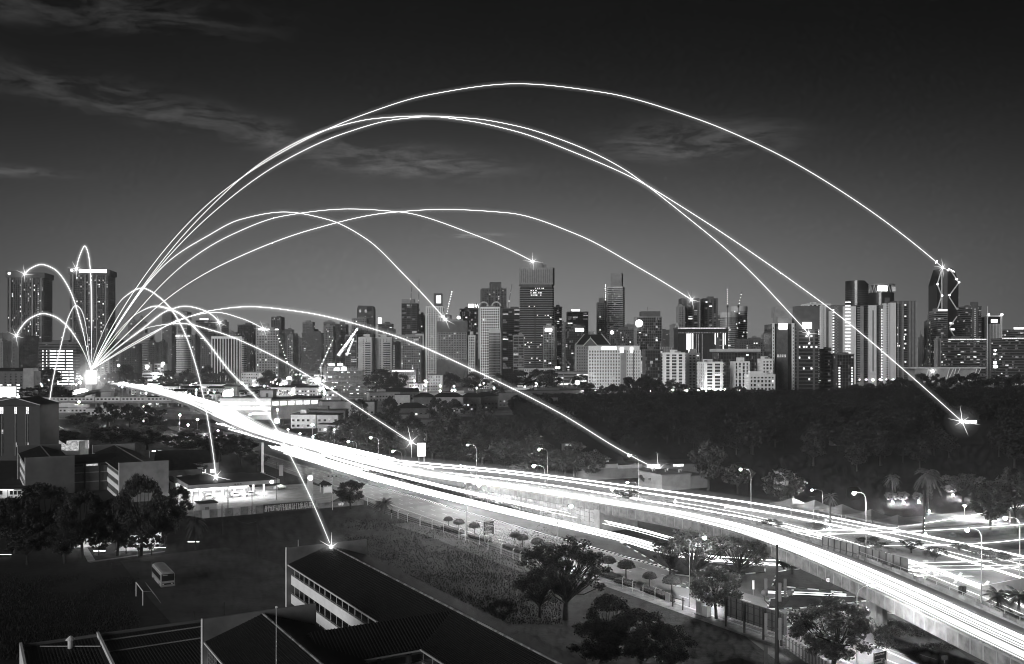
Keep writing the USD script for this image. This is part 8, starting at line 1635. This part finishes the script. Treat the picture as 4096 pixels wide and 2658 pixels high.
for i, (px, yt, w) in enumerate(sorted(dg)):
    tree(('tall_dark', 'round_dark', 'tall_dark2', 'round_dark2')[i % 4], px, min(yt + 150 if yt > 1650 else yt + 110, float(np.interp(px, [860, 1300, 1500, 2048, 2400], [1632, 1768, 1818, 1872, 1925]))), yt, w, nth(i) + ' from the left of the dark garden trees between highway and wood', 'dark garden trees beyond the highway')
for a in (('round_mid', 2030, 1868, 1752, 140, 'lit leafy tree left of the long hall beside the slip road'), ('round_mid', 2260, 1900, 1808, 150, 'lit bush like tree behind the slip road, under the garden house'), ('round_pale', 2085, 1892, 1855, 90, 'bright bush beside the slip road trails'), ('spread_pale', 2510, 2018, 1958, 110, 'bright floodlit bush in the slip road glare'), ('round_dark', 2835, 1962, 1768, 150, 'big dark tree right of the flat roofed block'), ('round_dark2', 2950, 1975, 1860, 130, 'dark tree behind the tall lamp'), ('round_mid', 2600, 1948, 1888, 90, 'low tree at the left corner of the flat roofed block'),
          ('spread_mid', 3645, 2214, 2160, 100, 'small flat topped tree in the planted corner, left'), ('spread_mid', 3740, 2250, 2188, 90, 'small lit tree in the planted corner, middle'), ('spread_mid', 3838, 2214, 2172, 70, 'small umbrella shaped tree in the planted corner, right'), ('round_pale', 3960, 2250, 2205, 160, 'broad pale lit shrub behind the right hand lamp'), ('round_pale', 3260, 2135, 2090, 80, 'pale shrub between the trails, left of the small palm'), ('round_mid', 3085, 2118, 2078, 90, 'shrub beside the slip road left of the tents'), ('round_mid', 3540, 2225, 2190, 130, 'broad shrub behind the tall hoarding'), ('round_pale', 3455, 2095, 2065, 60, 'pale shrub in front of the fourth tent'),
          ('spread_mid', 3850, 2010, 1895, 160, 'spreading tree lit from below in the dark park at right'), ('round_mid', 3060, 2160, 2112, 100, 'tree beside the trails under the tall lamp'), ('round_mid', 3490, 2200, 2150, 130, 'dim shrub mass behind the hoarding, left'), ('round_dark', 3130, 2030, 1880, 170, 'dark tree before the pale blank wall'), ('round_dark', 3960, 2120, 1930, 160, 'dark tree at the right edge before the cross road'), ('round_dark2', 4060, 2110, 1880, 170, 'darkest tree at the right edge above the cross road')):
    tree(*a)
# separately standing crowns at the edge of the wood, against the lit buildings
ed = [(2360, 1535, 70), (2410, 1545, 60), (2450, 1540, 80), (2510, 1512, 90), (2560, 1520, 80), (2585, 1505, 110), (2625, 1520, 80), (2690, 1522, 110), (2740, 1540, 80), (2790, 1552, 60), (2900, 1555, 80), (2955, 1548, 90), (3010, 1560, 70), (3090, 1572, 80), (3170, 1568, 90), (3260, 1565, 100), (3350, 1552, 90), (3420, 1540, 90), (3480, 1535, 80), (3560, 1520, 100), (3600, 1512, 110), (3680, 1498, 100), (3750, 1500, 90), (3830, 1500, 100), (3900, 1496, 100), (3990, 1502, 110), (4070, 1500, 100)]
for i, (px, yt, w) in enumerate(sorted(ed)):
    tree(('tall_dark', 'round_dark', 'tall_dark2')[i % 3], px, 0, yt, w, nth(i) + ' crown from the left along the top edge of the dark wood', 'tree crowns along the edge of the wood', 'tree', 880 if px > 2600 else 820)
# the wood itself
wood = UsdGeom.PointInstancer.Define(stage, '/World/wood'); put(wood.GetPrim(), label='dark wood filling the park below the right hand towers', category='wood', kind='stuff')
srcs = []
for k, (sd, ln) in enumerate(((51, 'leaf_wood'), (52, 'leaf_wood'), (53, 'leaf_wood'))):
    g = np.random.default_rng(sd); n = 46; cs = []
    for i in range(n): z = g.uniform(-1, 1); a = g.uniform(0, 6.28); r = 4.6 * math.sqrt(max(.05, 1 - z * z)) * g.uniform(.5, 1); cs.append((r * math.cos(a), r * math.sin(a), 8 + 4 * z))
    v, f = leaves(g, np.array(cs), g.uniform(1.0, 1.8, n), 1500, .6)
    tv, tf = tube([(0, 0, -.3), (0, 0, 7)], [.4, .2], 6)
    pth = f'/World/wood/tree_model_{k}'; usdkit.mesh(stage, pth, (np.vstack([v, tv]), np.vstack([f, tf + len(v)])), LOOKS[ln]); srcs.append(pth)
g = np.random.default_rng(9); pos, idx, sc, ori = [], [], [], []
while len(pos) < 1500:
    D = 330 + 560 * math.sqrt(g.random()); px = g.uniform(2050 if D > 600 else 2450, 4250)
    if D < 400 and px < 2900: continue
    if 470 < D < 640 and 3560 < px < 4096 and g.random() < .35: continue
    if abs(px - 3870) < 140 and 405 < D < 615: continue
    x = (px - CX) / FPX * D
    if meshkit.noise(np.array([x / 60, D / 60, 0.])) < .22: continue
    lim = 1575 if px < 2700 else 1560 - max(0, px - 3300) * .07
    hmax = EYE - (lim - HY) * D / FPX
    s = g.uniform(.7, 1.25)
    if 12.4 * s > hmax: s = max(.45, hmax / 12.4 * g.uniform(.85, 1))
    pos.append((x, D, 0)); idx.append(int(g.integers(0, 3))); sc.append((s * g.uniform(.9, 1.25),) * 2 + (s,)); a = g.uniform(0, 3.14); ori.append(Gf.Quath(math.cos(a), 0, 0, math.sin(a)))
wood.CreatePrototypesRel().SetTargets(srcs); wood.CreateProtoIndicesAttr(idx); wood.CreatePositionsAttr([Gf.Vec3f(*map(float, p)) for p in pos]); wood.CreateScalesAttr([Gf.Vec3f(*map(float, s)) for s in sc]); wood.CreateOrientationsAttr(ori)
# palms
def palm_proto(name, seed, nf, L, droop, fan=False, trunk_h=6.0):
    g = np.random.default_rng(seed); P_ = proto(name)
    part(P_, 'trunk', MB().tube([(0, 0, -.2), (.05, 0, trunk_h * .5), (0, .05, trunk_h)], [.32, .22, .19], 10), 'bark', smooth=60)
    for k in range(nf):
        a = 6.283 * k / nf * 2.4 + g.uniform(-.2, .2); el = g.uniform(-.9, 1.3); b = MB(); d = np.array([math.cos(a), math.sin(a), 0]); side = np.array([-d[1], d[0], 0]); m = 9
        pts = [np.array([0, 0, trunk_h]) + d * L * f * math.cos(el * (1 - .3 * f)) + np.array([0, 0, L * (math.sin(el) * f - droop * f * f)]) for f in np.linspace(0, 1, m)]
        b.tube(pts, np.linspace(.05, .015, m), 4)
        if fan: lo = 4
        else: lo = 1
        for i in range(lo, m):
            for q in range(3):
                c = pts[i - 1] + (pts[i] - pts[i - 1]) * q / 3; f = (i - 1 + q / 3) / (m - 1); wl = (.9 if not fan else .75) * L / 4 * math.sin(math.pi * (.12 + .85 * f)) ** .7
                for sg in (-1, 1):
                    t_ = c + side * sg * wl + d * wl * .5 - [0, 0, wl * .45]; n_ = (pts[i] - pts[i - 1]); n_ = n_ / np.linalg.norm(n_) * .09 * L / 3
                    b.add([c - n_, c + n_, t_], [[0, 1, 2]])
        part(P_, 'frond', b, 'leaf_mid')
    return P_
PMP = {'royal': palm_proto('palm_model', 1, 34, 3.4, .8, False, 8.5), 'fan': palm_proto('fan_palm_model', 2, 26, 2.2, .5, True, 8.0), 'bushy': palm_proto('short_palm_model', 3, 30, 3.2, .5, False, 2.8)}
for kind, px, yb, H0, sc_, lab in (('royal', 3711, 2052, 6.0, 1.3, 'tallest palm in the dark garden at right, trunk lit from below'), ('fan', 3321, 2112, 8.0, 1.0, 'slim fan palm lit by the lamp in front of the tents'), ('bushy', 1538, 2056, 2.8, 1.0, 'short full palm at the pavement edge beside the road'), ('royal', 1325, 1778, 6, .95, 'palm with wide fronds left of the lit billboard'), ('royal', 783, 2205, 6, .8, 'dim palm beside the fluorescent tube lamp on the field'), ('bushy', 3990, 2440, 2.8, .9, 'banana like palm in the planted strip at the right edge, left'), ('bushy', 4075, 2450, 2.8, 1.0, 'banana like palm in the planted strip at the right edge, right'), ('royal', 3570, 2005, 6, .85, 'dim palm behind the floodlit shrubs'), ('bushy', 4050, 2520, 2.8, .7, 'low palm behind the precast panel wall')):
    copy(PMP[kind], 'palm', lab, 'palm', G(px, yb), g0.uniform(0, 360), None, (sc_,) * 3)
for k, (px, yb, s) in enumerate(((3565, 2014, 1.4), (3608, 2014, 1.5), (3670, 2012, 1.3), (3806, 1985, 1.5), (3710, 2050, .9), (3842, 2000, .8), (3694, 2140, .9), (3312, 2118, 1.0))):
    t = thing('ground_spotlight', ('spotlight under the first shrub of the dark garden', 'spotlight under the second shrub of the dark garden', 'spotlight under the third shrub of the dark garden', 'spotlight under the bright bush in the dark park', 'spotlight at the foot of the tallest palm', 'spotlight at the foot of the spreading tree in the dark park', 'lamp string low on the second palm trunk', 'spotlight at the foot of the slim fan palm')[k], 'spotlight', G(px, yb) - np.array([0, 1.2, 0])); part(t, 'housing', lathe([(.15, 0), (.2, .3)], 8), 'dark_steel'); part(t, 'lamp', ball((0, .1, .42), .16, 1), 'street_light' if False else 'small_light')
    if k < 4: copy(proto(f'shrub_model_{k}') if False else TP['round_pale'], 'shrub', ('first', 'second', 'third', 'separate bright')[k] + ' shrub lit from below in the dark garden at right', 'shrub', G(px, yb), k * 70, 'shrubs lit from below', (.28 * s, .28 * s, .24 * s))
t = thing('lamp_wrapped_palm', 'bare palm trunk wrapped in lamps before the cross road', 'palm', G(3694, 2146)); part(t, 'trunk', MB().tube([(0, 0, 0), (.1, 0, 5), (0, 0, 11)], [.3, .24, .2], 8), 'bark')
for z in (.6, 1.5, 2.4, 3.2, 4.4): part(t, 'lamp', ball((.1, -.32, z), .12, 1), 'trail_hot')
# clipped mushroom trees and hedges along the pavement
g = np.random.default_rng(3); TPO = proto('clipped_tree_model'); part(TPO, 'trunk', MB().tube([(0, 0, 0), (.05, 0, 1.3), (0, 0, 2.2)], [.08, .07, .09], 6), 'bark')
cs = []
for i in range(170): a = g.uniform(0, 6.28); z = g.random(); r = 1.38 * math.sqrt(max(0, 1 - z * z)); cs.append((r * math.cos(a), r * math.sin(a), 2.0 + 1.25 * z))
v, f = leaves(g, np.array(cs), np.full(170, .2), 2600, .085); sv, sf = lathe([(0, 2.0), (1.2, 1.98), (1.3, 2.2), (1.15, 2.7), (.8, 3.05), (.3, 3.2), (0, 3.22)], 18)
part(TPO, 'crown', (np.vstack([v, sv]), np.vstack([f, sf + len(v)])), 'leaf_mid')
TPY = [(1793, 2108, 20), (1835, 2126, 24), (1897, 2140, 24), (2060, 2178, 24), (2090, 2190, 25), (2149, 2208, 27), (2194, 2225, 27), (2349, 2265, 29), (2432, 2292, 33), (2504, 2318, 38), (2599, 2350, 30), (2688, 2382, 40)]
for i, (px, yb, w) in enumerate(TPY):
    c = G(px, yb); s = w * 1.15 * c[1] / FPX / 1.4 / 1.25; copy(TPO, 'clipped_tree', 'clipped mushroom shaped tree on the pavement, number counted from the far end being ' + ('one, leaning', 'two, flat domed', 'three, right of the lamp post', 'four, right of the direction sign', 'five', 'six, on the hedge end', 'seven', 'eight, behind the big spreading tree', 'nine, dark domed', 'ten, the largest dome', 'eleven, neat dome', 'twelve, the paler one by the street tree')[i].split(',')[0], 'clipped tree', c, i * 50, 'clipped trees along the pavement', (s, s, s * .95))
HG = [((1770, 2118), (1850, 2138)), ((1880, 2150), (1960, 2172)), ((2020, 2192), (2062, 2208)), ((2066, 2210), (2106, 2222)), ((2125, 2222), (2160, 2236)), ((2170, 2230), (2215, 2246)), ((2400, 2300), (2480, 2326)), ((2470, 2330), (2530, 2350)), ((2570, 2362), (2690, 2410))]
for i, (a, b_) in enumerate(HG):
    A, B = G(*a), G(*b_); L_ = np.linalg.norm(B - A); t = thing('hedge', 'low clipped dark hedge on the pavement, ' + ('under the two farthest clipped trees', 'before the direction sign posts', 'in the gap after the direction sign', 'with a rounded end under the fifth clipped tree', 'under the sixth clipped tree', 'behind the crown of the spreading tree', 'half hidden by the spreading tree', 'rounded, under the largest dome', 'long, under the neat dome')[i], 'hedge', (A + B) / 2, math.degrees(math.atan2(B[1] - A[1], B[0] - A[0])))
    n = 16; an = np.arange(n) * 2 * np.pi / n; xs = np.linspace(-L_ / 2 - .4, L_ / 2 + .4, 12); ring = []
    for q, x in enumerate(xs):
        k = math.sqrt(max(.02, 1 - (abs(x) / (L_ / 2 + .45)) ** 6)); ring.append(np.c_[np.full(n, x), .95 * k * np.sign(np.cos(an)) * np.abs(np.cos(an)) ** .6, .1 + .75 * k * (1 + np.sign(np.sin(an)) * np.abs(np.sin(an)) ** .6) * .62])
    v = np.vstack(ring); v += (meshkit.noise(v * 3, i)[:, None] - .5) * .2; i_, j_ = np.meshgrid(np.arange(11), np.arange(n), indexing='ij'); qd = np.stack([i_ * n + j_, i_ * n + (j_ + 1) % n, (i_ + 1) * n + (j_ + 1) % n, (i_ + 1) * n + j_], -1).reshape(-1, 4)
    part(t, 'hedge_body', (v, qd), 'hedge', smooth=60); gg = np.random.default_rng(i); k_ = gg.integers(0, len(v), 1400); part(t, 'leaves', leaves(gg, v[k_[:300]], np.full(300, .14), 1400, .08), 'leaf_mid', kind='stuff')
# grass: tufts and weeds over the field, and verge planting
def tufts(name, label, area, n, hgt, seed, m):
    g = np.random.default_rng(seed); V, Fc = [], []
    px, py = g.uniform(area[0], area[1], n * 4), g.uniform(area[2], area[3], n * 4); dd = FPX * EYE / (py - HY); c = np.c_[(px - CX) / FPX * dd, dd, dd * 0]
    e_ = np.minimum(1, np.minimum(np.minimum((px - area[0]) / 150, (area[1] - px) / 150), (py - area[2]) / 60))
    pts = c[meshkit.fbm(c / 9 + [0, 0, seed]) + .25 * e_ > g.uniform(.45, .95, n * 4)][:n]; n = len(pts)
    p = np.array(pts); a = g.uniform(0, 6.28, n); h = hgt * g.uniform(.4, 1.3, n); w = .05 + .05 * g.random(n); s = np.c_[np.cos(a), np.sin(a), 0 * a]
    v = np.stack([p - s * w[:, None], p + s * w[:, None], p + np.c_[g.normal(size=(n, 2)) * .15 * hgt, h]], 1).reshape(-1, 3); i = np.arange(n) * 3
    single(name, (v, np.stack([i, i + 1, i + 2], 1)), m, label, 'grass', kind='stuff')
tufts('grass', 'rough grass tufts on the dark field at left', (-150, 560, 2290, 2640), 22000, .35, 1, 'grass_blade'); tufts('grass', 'rough grass tufts between the near school and the dirt path', (1380, 2250, 2080, 2500), 26000, .26, 2, 'grass_blade')
g = np.random.default_rng(4); n = 9000; tt, nn_ = g.uniform(-120, 10, n), g.uniform(25.2, 27.7, n); cs = np.array([R(a, b_, .25) for a, b_ in zip(tt, nn_)]); single('verge_plants', leaves(g, cs, np.full(n, .35), n, .14), 'leaf_mid', 'low planting along the foot of the retaining wall', 'plants', kind='stuff')
g = np.random.default_rng(6); n = 5000; cs = []
while len(cs) < n: c = G(g.uniform(3500, 3900), g.uniform(2487, 2600)); cs.append(c + [0, 0, g.uniform(0, .5)]) if meshkit.noise(c / 5) > .45 else None
single('weeds', leaves(g, np.array(cs), np.full(n, .3), n, .13), 'leaf_dark', 'low dark weeds around the flyover pier', 'weeds', kind='stuff')
